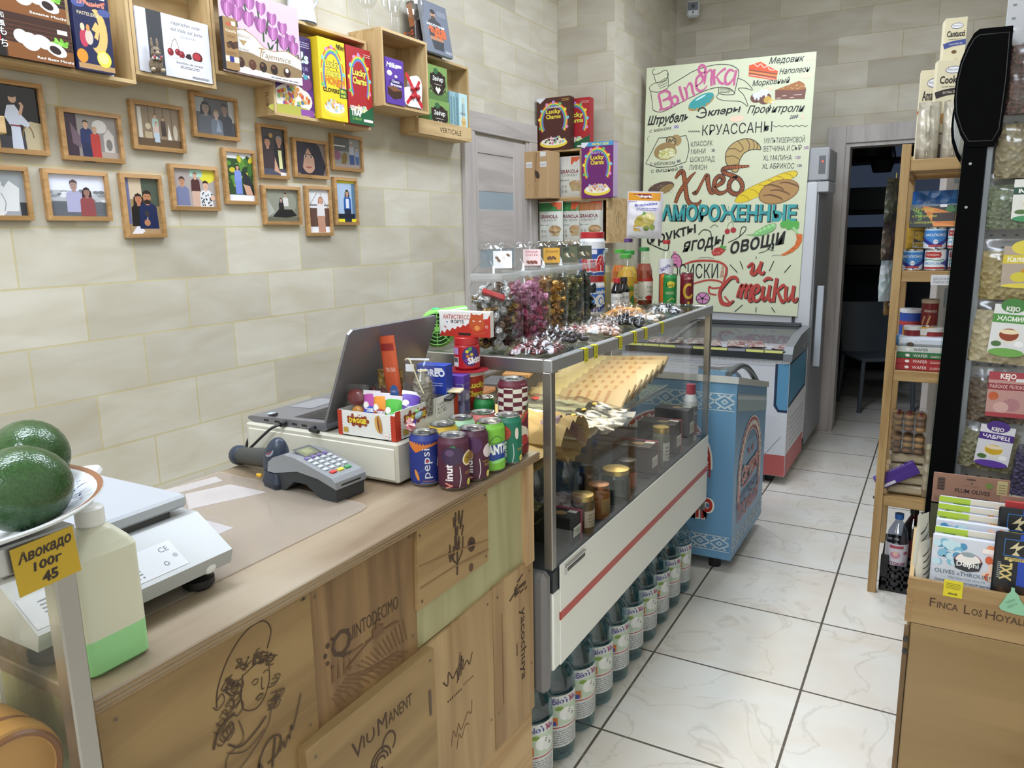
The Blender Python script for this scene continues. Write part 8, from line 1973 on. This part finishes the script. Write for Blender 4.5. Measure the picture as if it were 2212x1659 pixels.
# packs hanging on the rack's outer side
HGP = 'packs hanging on the rack side'
for i, (u, v0, v1, wp_, c1, c2, lab) in enumerate(((1929, 385, 478, 34, '#22241f', '#4a4a3a', 'dark snack pack hanging highest on the side of the rack'), (1922, 472, 562, 34, '#2a2422', '#5a4a40', 'dark snack pack with a yellow top hanging below the first'), (1915, 556, 650, 32, '#b9bcc0', '#8fa6a8', 'white pack with a teal top hanging on the rack side'), (1922, 628, 680, 22, '#8a6a34', '#3a2c1a', 'leopard-brown pack hanging lowest on the rack side'))):
    P = onY(u, v1, 3.40 + .05 * i); h_ = onY(u, v0, P.y).z - P.z; w_ = wp_ * dep(P) / F
    q = MB(T(min(P.x, -.172 - w_ * .18), P.y, P.z, rz=.9)); bag(q, w_ * 1.5, h_, w_ * .55, foil('hang_' + c1[1:], c1, c2, 38, .3), 110 + i, .2, .05, .5); q.tube([(0, 0, h_ - .002), (.0, 0, h_ + .02)], .0015, '#c9b83a', 6); q.build('hanging_pack', None, lab, 'snack bag', HGP, loc=(min(P.x, -.172 - w_ * .18), P.y, P.z))
# bottle crate on the floor
PB = C('#17181a', .5)
t = thing('bottle_crate', 'black plastic bottle crate on the floor under the rack', 'crate', (.03, 3.50, 0)); x0, x1, y0, y1 = -.128, .235, 3.335, 3.70
q = MB(); q.box(x0, y0, .002, x1, y1, .012, PB)
for z in (.012, .045, .08, .105): 
    for a in ((x0, y0, x1, y0 + .008), (x0, y1 - .008, x1, y1), (x0, y0, x0 + .008, y1), (x1 - .008, y0, x1, y1)): q.box(a[0], a[1], z, a[2], a[3], z + .012, PB)
n = 13
for i in range(n + 1):
    x = x0 + (x1 - x0 - .008) * i / n; y = y0 + (y1 - y0 - .008) * i / n
    for yy in (y0, y1 - .008): q.box(x, yy, .012, x + .008, yy + .008, .117, PB)
    for xx in (x0, x1 - .008): q.box(xx, y, .012, xx + .008, y + .008, .117, PB)
for x in (x0, x1 - .03): q.box(x, y0 - .002, .06, x + .03, y0 + .008, .16, PB, .003)
q.build('basket', t)
def pbottle(x, y, r, h, cap, col, lab, art=None, liq=None, z=.0125):
    t = thing('drink_bottle', lab, 'bottle', (x, y, z), 0, 'bottles in the floor crate'); M = WM[t]; q = MB(M)
    pr = [(0, .001), (r * .9, .002), (r, .012), (r, h * .30), (r * .93, h * .36), (r, h * .42), (r, h * .62), (r * .85, h * .76), (r * .42, h * .88), (r * .34, h * .90), (r * .34, h * .95)]; q.lathe(pr, thin('pet_' + col[1:], lin(col), .08, .04), 26); q.build('bottle', t)
    if liq: q = MB(M); k = liq[1] * h; q.lathe([(0, .004), (r * .92, .012), (r * .92, min(k, h * .6)), (r * .8 if k > h * .6 else 0, k), (0, k)], C(liq[0], .2), 22); q.build('drink', t)
    q = MB(M); q.lathe([(r * .38, h * .93), (r * .40, h * .935), (r * .40, h), (0, h + .001)], C(cap, .35), 20); q.build('cap', t)
    if art: q = MB(M); art(Pr(q, FC(r, 0, 0), pi * r, h, dx=.006, l=.001)); q.build('label', t)
pbottle(-.073, 3.385, .043, .318, '#2f6cb8', '#c9d0dc', 'clear water bottle with a blue cap and pink-printed label in the crate', lambda p: (p.rect(-.5, .30, .5, .62, '#cfcad2'), p.rect(-.2, .56, .2, .60, '#a84a5a'), p.ell(-.02, .47, .14, .05, '#c98a9c'), p.ell(-.02, .49, .07, .03, '#e0b8a8'), p.ell(.28, .50, .08, .025, '#a85a7a'), p.txt('ДЕТСКАЯ', -.02, .335, .035, '#8a2a5a', w=.6, b=.05)))
pbottle(.03, 3.385, .04, .33, '#2330a8', '#3a4a44', 'dark green bottle with a royal blue cap in the crate')
pbottle(-.02, 3.47, .042, .32, '#1c1c20', '#6b3438', 'dark cola bottle behind the water bottle in the crate', lambda p: p.rect(-.5, .36, .5, .6, '#6b1a1e'), ('#1c1210', .78))
pbottle(.11, 3.40, .042, .32, '#a82228', '#4a2c28', 'dark cola bottle beside the green bottle in the crate', None, ('#1c1210', .78))
q = MB()
rd = random.Random(3)
for i in range(9): a = rd.uniform(0, 6.28); q.grid(lambda u, k, a=a: (.02 + cos(a) * .10 * k + (u - .5) * .045 * sin(pi * k) * -sin(a), 3.50 + sin(a) * .07 * k + (u - .5) * .045 * sin(pi * k) * cos(a), .345 + .03 * k * (1 - k) * 2), 3, 6, C('#2c4a30', .4))
q.tube([(.02, 3.5, .3), (.02, 3.5, .35)], .004, '#3a5a34'); q.lathe([(.012, .28), (.014, .31), (0, .312)], '#3a5a34', 10, (.02, 3.5, 0)); q.lathe([(.04, .0125), (.042, .2), (.014, .28)], C('#22302a', .2), 20, (.02, 3.56, 0)); 
q.tube([(.02, 3.5, .3), (.02, 3.55, .285)], .006, '#22302a')
q.build('leafy_bottle_wrap', None, 'green leaf-shaped wrapping over a bottle under the rack', 'bottle', loc=(.02, 3.5, .0125))

# ------------------------------------------------------------------ slim black stand with a curved header, and the tea rack behind it
YB = 2.30; BK_ = C('#060607', .95)
BK_.node_tree.nodes['Principled BSDF'].inputs['Specular IOR Level'].default_value = .08
t = thing('display_stand', 'slim black display stand with a curved D-shaped header', 'display stand', (.04, 2.6, 0))
q = MB(); q.prism([(.003, 0), (.070, 0), (.072, 1.72), (.022, 1.72)], .0, FY(YB), BK_, -.03); sp_ = q.build('side_panel', t)
q = MB(); q.prism([(.003, .02), (.012, .02), (.029, 1.70), (.021, 1.70)], -.03, FY(YB), thin('edge_glass', (.75, .85, .8), .05), -.60); q.build('front_glass', t)
q = MB(); q.prism([(.030, 0), (.070, 0), (.072, 1.72), (.040, 1.72)], -.03, FY(YB), C('#33363a', .5), -.60); q.build('body', t)
DP = [(.033, 1.97), (.102, 1.968), (.104, 1.85), (.100, 1.72), (.087, 1.691), (.031, 1.693), (.012, 1.725), (-.004, 1.77), (-.009, 1.81), (-.0085, 1.855), (-.002, 1.90), (.010, 1.938), (.022, 1.962)]
q = MB(); q.prism(DP, .004, FY(YB), BK_, -.02)
i_ = [(.036 + (x - .036) * .90, 1.83 + (z - 1.83) * .90) for x, z in DP]; p = Pr(q, FY(YB), l=.0045); p.line(i_ + i_[:1], .0018, '#0b0b0c', 0); q.build('header_cap', t)
q = MB(); s_ = [(x * .94 + .003, 1.83 + (z - 1.83) * .95) for x, z in DP]; q.prism(s_, -.02, FY(YB), C('#aeb6b8', .35), -.60); q.build('header_body', t)
q = MB(); q.prism([(x - .003, z - .006) for x, z in DP], -.60, FY(YB), BK_, -.63); q.build('header_cap', t)
for z in (1.652, 1.545): MB(T(.040, YB, z, rx=pi / 2)).cyl(.0035, 0, .002, '#9a9c9e', 12).build('screw', sp_)
q = MB(); q.box(.0725, YB + .012, 0, .088, YB + .05, 1.70, C('#7d8288', .4, .4), .002); q.build('aluminium_edge', t)
WP = C('#b9b9be', .5)
t = thing('peg_panel', 'white perforated panel carrying the hanging tea bags', 'panel', (.19, 2.38, .84)); q = MB(); q.box(.089, 2.372, .80, .296, 2.384, 2.25, WP, .001); p = Pr(q, FY(2.372), l=.0003)
for i in range(7):
    for j in range(46): p.rect(.10 + .028 * i, .82 + .031 * j, .108 + .028 * i, .824 + .031 * j, '#6f7074')
q.build('panel', t)
for x in (.12, .27): MB().tube([(x, 2.384, .85), (x, 2.47, .85), (x, 2.47, 0)], .008, ALU, 8).build('leg', t)


def tea(x0, x1, z0, z1, c1, c2, sc, lab, art, lx=.1, rot=0, y=2.315, seed=0, t_=.035):
    w_ = x1 - x0; h_ = z1 - z0; t = thing('tea_bag', lab, 'tea bag', ((x0 + x1) / 2, y, z0), 0, 'tea bags on the white panel', ry=rot); M = WM[t]
    q = MB(M); bag(q, w_ * .92, h_ * .80, t_, foil('tea_' + c1[1:], c1, c2, sc, .6, 0, .8), seed, .12, .3, .8, 16, 16); q.build('tea', t)
    q = MB(M); fr = bag(q, w_, h_, t_ * 1.15, FILM, seed + 1, .18, .10, .75, 16, 18); q.build('wrapper', t)
    q = MB(M); p = Pr(q, lambda x, y_, l=0: V((x, -t_ * .60 - l, y_)), w_, h_); art(p); q.build('label', t)
    return t


def tlabel(x0, x1, z0, z1, bg, band, txt, tcol='#e9e6e0', kejo=None, cup=None, foot=None):
    def f(p):
        p.rect(x0, z0, x1, z1, bg); cx_ = (x0 + x1) / 2; w_ = x1 - x0; h_ = z1 - z0
        if kejo: p.ell(cx_, z1 - .02 * h_, w_ * .34, h_ * .15, kejo); p.txt('KEJO', cx_, z1 - h_ * .13, h_ * .09, '#e6e2dc', w=w_ * .36, b=.03)
        if band: p.rect(x0, z0 + h_ * .62, x1, z0 + h_ * .80, band); p.txt(txt, cx_, z0 + h_ * .665, h_ * .09, tcol, w=w_ * .78, b=.03)
        if cup: p.ell(cx_, z0 + h_ * .36, w_ * .30, h_ * .17, '#d9d3c8'); p.ell(cx_, z0 + h_ * .38, w_ * .26, h_ * .13, cup); p.ell(cx_, z0 + h_ * .44, w_ * .25, h_ * .05, '#e3d2b0'); p.ell(cx_ + w_ * .3, z0 + h_ * .2, w_ * .12, h_ * .06, '#e9e9ea'); p.ell(cx_ - w_ * .3, z0 + h_ * .18, w_ * .14, h_ * .06, '#4a6a3a')
        if foot: p.ell(cx_, z0 + .01 * h_, w_ * .48, h_ * .09, foot)
    return f


tea(.092, .235, 1.765, 1.965, '#33241e', '#5c3c34', 120, 'dark tea bag with a blue label, topmost on the panel', tlabel(.10, .5, .12, .9, '#23308c', None, ''), seed=1)
tea(.086, .235, 1.612, 1.775, '#8f8464', '#6a6044', 90, 'chamomile tea bag with a brown label and daisies', lambda p: (p.rect(-.06, .30, .5, .90, '#c2c0b8'), p.rect(-.06, .68, .5, .86, '#6b4a20'), p.txt('РОМАШКА', .26, .72, .09, '#e9e4d8', w=.50, b=.03), [p.ell(x, y, .06, .05, '#e9e9e6') or p.ell(x, y, .022, .02, '#d0b03a') for x, y in ((.0, .55), (.16, .48), (.3, .56), (.1, .40), (.38, .44))], p.rect(-.06, .28, .5, .33, '#c98f2c')), seed=2)
tea(.079, .235, 1.488, 1.625, '#4a5440', '#6b7458', 100, 'mint tea bag with a dark green label', tlabel(-.12, .5, .18, .88, '#d6d6d0', '#24483a', 'МЯТА', '#e9e9e4', None, '#b8943a', '#3a8a5a'), seed=3)
tea(.078, .235, 1.312, 1.465, '#a08f5c', '#7d6c3c', 90, 'calendula tea bag with a yellow label', lambda p: (p.rect(-.16, .22, .5, .88, '#a8988a'), p.rect(-.16, .60, .5, .74, '#cbb63a'), p.txt('Календула', .17, .63, .08, '#e9e6d0', w=.54, b=.03), p.ell(.16, .86, .22, .12, '#d2c24a'), p.ell(.2, .44, .12, .1, '#b98a2c'), p.ell(.08, .38, .12, .08, '#c9bb3a'), p.ell(.17, .24, .33, .04, '#d2c24a')), seed=4)
tea(.066, .222, 1.148, 1.315, '#b3a684', '#8d8060', 70, 'jasmine tea bag with a green label and pale buds', tlabel(-.18, .34, .18, .92, '#d6d6d6', '#4a8a3c', 'ЖАСМИН', '#ecefe6', '#3f7a3a', '#8a3a1c', '#6aa04a'), seed=5, rot=.06)
tea(.082, .225, .992, 1.135, '#5c4a34', '#3c2e24', 80, 'fruit tea bag with a pink-red label', lambda p: (p.rect(-.18, .12, .42, .95, '#b58a84'), p.rect(-.18, .80, .42, .95, '#a03a44'), p.txt('KEJO', .12, .83, .09, '#ece6e0', w=.24, b=.03), p.rect(-.18, .62, .42, .74, '#8a2a36'), p.txt('РАЙСКОЕ ЯБЛОКО', .12, .65, .06, '#e6d0c8', w=.54), p.ell(-.08, .50, .08, .08, '#b8562c'), p.ell(.2, .35, .14, .12, '#a8747a'), p.ell(.05, .3, .12, .1, '#c9a09a'), p.rect(-.18, .12, .42, .20, '#a03a44'), p.rect(.24, .78, .44, .84, '#d9d6d4')), seed=6)
tea(.068, .212, .860, .992, '#7a7658', '#59563c', 90, 'thyme tea bag with a purple label', tlabel(-.2, .34, .16, .95, '#d0cfd6', '#45287a', 'ЧАБРЕЦ', '#ece9f0', '#45287a', '#c9a32c', '#5a3a96'), seed=7, rot=.09)
tea(.197, .292, .80, .97, '#241f38', '#45406a', 110, 'dark violet tea bag at the right edge beside the thyme tea', lambda p: None, seed=8)

# ------------------------------------------------------------------ wooden cabinet with the olive crate
YC0 = 1.80
CB = wood('cabinet_board', '#94794f', '#826840', 'X', .5, .5, c3='#8d7450')
t = thing('low_cabinet', 'plain wooden cabinet carrying the crate of olives', 'cabinet', (.14, 1.97, 0))
q = MB(); q.box(-.006, YC0 + .02, .0, .29, 2.16, .61, CB); q.build('body', t)
q = MB(); q.box(.002, YC0, .01, .292, YC0 + .019, .626, CB, .002); p = Pr(q, FY(YC0), l=.0003, step=.0001); q.build('door', t)
q = MB(); q.box(-.0105, YC0 + .003, 0, -.0005, YC0 + .02, .61, wood('cabinet_edge', '#7d6240', '#624a2c', 'Z', .8, .6)); q.build('frame_post', t)
for z in (.555, .585): MB(T(-.006, YC0 + .003, z, rx=pi / 2)).cyl(.005, 0, .008, DARK, 10).build('hinge_pin', t)
CW = wood('olive_crate_pine', '#a3865c', '#8a6b41', 'X', .9, .6); CWY = wood('olive_crate_side', '#c4a678', '#a98756', 'Y', .9, .6)
t = thing('olive_crate', 'wooden crate with burnt lettering holding packs of olives', 'crate', (.14, 1.95, .627))
q = MB(); q.prism([(-.0115, .628), (.288, .628), (.288, .7325), (-.0105, .7325)], 0, FY(YC0), CW, -.012)
for z in range(5): q.box(-.0118, YC0 - .0008, .634 + .021 * z, .001, YC0 + .002, .644 + .021 * z, '#96764c')
p = Pr(q, FY(YC0), l=.0005); p.txt('F', .040, .675, .021, INK); p.txt('INCA', .069, .675, .015, INK, w=.040, b=.01); p.txt('L', .106, .673, .021, INK); p.txt('OS', .124, .673, .015, INK, w=.020, b=.01); p.txt('H', .149, .671, .021, INK); p.txt('OYALES', .192, .671, .015, INK, w=.066, b=.01)
q.build('front_board', t)
q = MB(); q.prism([(YC0 + .0125, .628), (2.10, .628), (2.10, .742), (YC0 + .0125, .7325)], .009, lambda x, y, l=0: V((-.010 + l, x, y)), CWY); q.build('side_board', t)
q = MB(); q.prism([(YC0 + .0125, .628), (2.10, .628), (2.10, .742), (YC0 + .0125, .7325)], .009, lambda x, y, l=0: V((.279 + l, x, y)), CWY); q.build('side_board', t)
MB().box(-.010, 2.101, .628, .288, 2.11, .742, CW).build('back_board', t)
MB().box(-.001, YC0 + .0125, .628, .279, 2.10, .636, CWY).build('bottom_board', t)
q = MB(); q.box(.058, YC0 - .0015, .706, .094, YC0 - .0006, .744, C('#d0bf1e', .5)); p = Pr(q, FY(YC0 - .0015, .058, .706), .036, .038, l=.0003); p.lines(.12, .88, .5, .88, 4, '#7d7314', .4); p.txt('400-00', .5, .14, .12, '#33300a', w=.5, b=.03); q.build('price_tag', None, 'yellow price tag on the front of the olive crate', 'price tag', loc=(.076, YC0, .706))
q = MB(); pear = [(.180, .752), (.186, .752), (.187, .744), (.194, .738), (.198, .728), (.207, .716), (.216, .704), (.214, .696), (.20, .694), (.18, .696), (.166, .699), (.162, .706), (.168, .718), (.174, .734), (.180, .743)]
q.prism(pear, .0022, FY(YC0 - .0006), C('#86b896', .5), 0); p = Pr(q, FY(YC0 - .0028), l=.0003); p.txt('ПЕРВАЯ', .182, .720, .004, '#5c8a6c', w=.018, rot=.7); p.txt('СВЕЖЕСТЬ', .186, .711, .004, '#5c8a6c', w=.022, rot=.7); q.build('pear_sticker', None, 'pale green pear-shaped sticker on the olive crate', 'sticker', loc=(.19, YC0, .70))


def olive(y, x0, z, kind, lab, i):
    q = MB(T(x0, y, z, rx=-.10)); w_, h_ = .140, .175
    fr = lambda x, y_, l=0: V((x, -.011 - l, y_))
    q.box(0, -.011, 0, w_, .0, h_, '#c9ccd6', .003); p = Pr(q, fr, w_, h_, l=.0004); rd = random.Random(i)
    A = ['#4a8ab0', '#7ab0c9', '#b9d3dc'] if kind == 'b' else ['#9ab83a', '#c9d06a', '#6a8a4a']; B_ = ['#c9562e', '#d98a5a', '#e6c4ae'] if kind == 'b' else ['#d08a4a', '#e0b888', '#e9dcc8']
    for k in range(26): x = rd.uniform(.06, .42); p.ell(x, rd.uniform(.64, .92), .06, .045, rd.choice(A))
    for k in range(18): x = rd.uniform(.74, .94); p.ell(x, rd.uniform(.54, .92), .05, .05, rd.choice(B_))
    if kind == 'g': p.rect(0, .93, .45, 1, '#a9c23a'); p.rect(.45, .93, 1, 1, '#d9d0c0')
    p.ell(.50, .70, .19, .115, '#8a2a2c'); p.ell(.50, .71, .17, .10, '#e3dcd6'); p.poly([(.30, .72), (.5, .66), (.70, .72), (.66, .60), (.5, .57), (.34, .60)], '#2a2c34'); p.txt('Delphi', .5, .635, .06, '#ecebe8', w=.30, b=.02); p.ell(.5, .79, .09, .03, '#8d9aa0')
    p.txt('OLIVES «THROUMPA»', .5, .51, .05, '#3c5a6c', w=.88); p.txt('With Extra Virgin Olive Oil', .5, .46, .025, '#7a8a94', w=.5); p.txt('Оливки с косточкой вяленые', .5, .405, .03, '#4a4c54', w=.86); p.txt('с оливковым маслом', .5, .36, .024, '#6a6c74', w=.45); p.rect(.68, .84, .86, .90, '#e9ddd8'); p.dot(.17, .73, .012, '#2a2c34'); p.dot(.83, .73, .012, '#8a4a30')
    p.rect(.19, .02, .82, .32, '#5a90b8'); p.rect(.20, .03, .81, .31, '#101216')
    for k in range(24): p.ell(rd.uniform(.24, .77), rd.uniform(.06, .28), .035, .028, rd.choice(['#1a1c20', '#26282c', '#0c0d10']), rd.uniform(0, 3))
    q.build('olive_pack', None, lab, 'olive pack', 'olive packs in the crate', loc=(x0, y, z))


olive(YC0 + .040, .030, .653, 'b', 'front white pack of olives with blue and orange splashes', 1)
for k, (kd, lab) in enumerate((('g', 'green-topped olive pack directly behind the front one'), ('b', 'blue-topped olive pack third in the row'), ('g', 'green-topped olive pack fourth in the row'), ('g', 'green-topped olive pack fifth in the row'), ('g', 'green-topped olive pack at the back of the row'))):
    olive(YC0 + .065 + .025 * k, .033 + .001 * k, .662 + .010 * k, kd, lab, 2 + k)


def plum(x0, y, z, lab, n):
    q = MB(T(x0, y, z, rx=-.06)); w_, h_ = .158, .075; q.box(0, -.003, -.09, w_, 0, -.004, C('#4a4a34', .3)); q.box(0, -.003, 0, w_, 0, h_, C('#8f6a58', .6), .001); p = Pr(q, FY(-.003, 0, 0), w_, h_, l=.0004)
    p.txt('PLUM OLIVES', .53, .42, .13, '#3a2c28', w=.46, b=.02); p.lines(.34, .76, .26, .34, 1, '#6b4c42', .4); p.lines(.4, .66, .12, .18, 1, '#6b3c36', .5); p.lines(.03, .2, .06, .24, 4, '#6b4c42', .4); p.txt('bioGreenline', .5, .64, .06, '#7a5a4c', w=.22); p.poly([(.49, .74), (.52, .8), (.53, .72)], '#4a4030'); p.ell(.74, .74, .05, .10, '#6a7a3a'); p.rect(.84, .5, .97, .95, '#b3a578'); p.lines(.86, .95, .55, .88, 4, '#7a6c48', .4)
    for i in range(12): p.rect(.06, .44 + .035 * i, .16, .44 + .035 * i + (.02 if i % 3 else .028), '#2e2422')
    p.ell(.5, .88, .07, .03, '#4a3a34'); q.build('olive_card', None, lab, 'olive pack', 'brown olive cards in the crate', loc=(x0, y, z))


plum(.022, 2.055, .834, 'brown card pack of plum olives at the back of the crate', 0)
plum(.158, 1.985, .818, 'second brown plum olive card cut off by the right edge', 1)


def xxl(x0, y, z, lab):
    q = MB(T(x0, y, z, rx=-.12)); w_, h_ = .13, .155; q.box(0, -.012, 0, w_, 0, h_, C('#14161c', .3), .003); p = Pr(q, FY(-.012, 0, 0), w_, h_, l=.0004); p.rect(.34, .28, 1, 1, '#1c3fa0'); p.rect(.13, .68, .46, .92, '#2c6ab0'); p.rect(.14, .69, .45, .91, '#0e1014'); p.poly([(.2, .78), (.33, .9), (.31, .83), (.42, .86), (.28, .74), (.3, .8)], '#cbbd94'); p.poly([(.24, .70), (.30, .76), (.36, .70)], '#cbbd94'); p.rect(.15, .62, .45, .665, '#b3a05c'); p.txt('ANTIP', .3, .628, .03, '#14161c', w=.22)
    p.txt('XXL', .26, .46, .13, '#cbb774', w=.30, rot=pi / 2, b=.04); p.dot(.235, .62, .02, '#cbb774'); p.lines(.06, .11, .36, .6, 9, '#a9a9a4', .5); p.ell(.62, .5, .12, .03, '#4a6a2c', .3); p.rect(.5, .36, .6, .44, '#c9d0e0'); p.rect(.06, 0, 1, .26, '#2c1c14')
    for i in range(16): p.ell(.1 + .055 * i, .12 + .06 * (i % 3), .05, .05, ('#3c2414', '#4a2e1a', '#241610')[i % 3])
    q.build('date_pack', None, lab, 'food pack', 'black and blue packs in the crate', loc=(x0, y, z))


xxl(.146, YC0 + .036, .7, 'black and blue pack with gold lettering at the front of the crate')
xxl(.152, YC0 + .10, .735, 'black and blue pack standing behind its twin')
q = MB(T(.165, 1.94, .70)); q.box(0, 0, 0, .1, .008, .195, '#b23a3c', .001); q.build('red_card', None, 'red card standing between the black pack and the brown card', 'card', loc=(.2, 1.94, .7))
for i, (x, y, h_, lab) in enumerate(((.012, YC0 + .075, .215, 'taller white pouch with black feather strokes at the crate side'), (.019, YC0 + .045, .165, 'shorter white pouch with black feather strokes in front of the taller'))):
    q = MB(T(x, y, .640, rz=1.15, rx=-.05, ry=.06)); fr = bag(q, .055, h_, .02, '#cfcabb', 130 + i, .1, 0, .7); p = Pr(q, fr, .055, h_, dx=.005, l=.0006); rd = random.Random(i)
    for k in range(9): zz = .12 + .085 * k; p.line([(-.35, zz), (-.05, zz + .03), (.3, zz + .09, .4)], .014, '#26241f', 4)
    q.build('feather_pouch', None, lab, 'pouch', 'white feather-printed pouches', loc=(x, y, .640))

# ------------------------------------------------------------------ security camera on the back wall
P = onY(1497, 20, 5.86)
t = thing('security_camera', 'small white and black security camera high on the back wall', 'camera', (P.x, P.y, P.z), .25)
M = WM[t] @ T(rx=.15); CWH = C('#c4c6ca', .4)
q = MB(M); q.box(-.045, -.02, -.055, .045, .03, .055, CWH, .014); p = Pr(q, FY(-.02), l=.0008); p.poly([(-.036, -.008), (.036, -.008), (.036, .045), (-.036, .045)], '#55585e'); p.txt('||', 0, -.035, .01, '#7d8086'); q.build('housing', t)
q = MB(M @ T(.002, -.021, .02, rx=pi / 2)); q.cyl(.012, -.002, .004, '#1a1c20', 20); q.cyl(.006, .003, .006, '#33373e', 14); q.build('lens', t)
q = MB(M @ T(.002, -.021, -.02, rx=pi / 2)); q.cyl(.006, -.002, .003, '#1a1c20', 14); q.build('sensor', t)
q = MB(); q.tube([(P.x, P.y + .025, P.z + .02), (P.x, P.y + .07, P.z + .06), (P.x, 5.989, P.z + .06)], .010, CWH, 10); q.build('bracket', t)
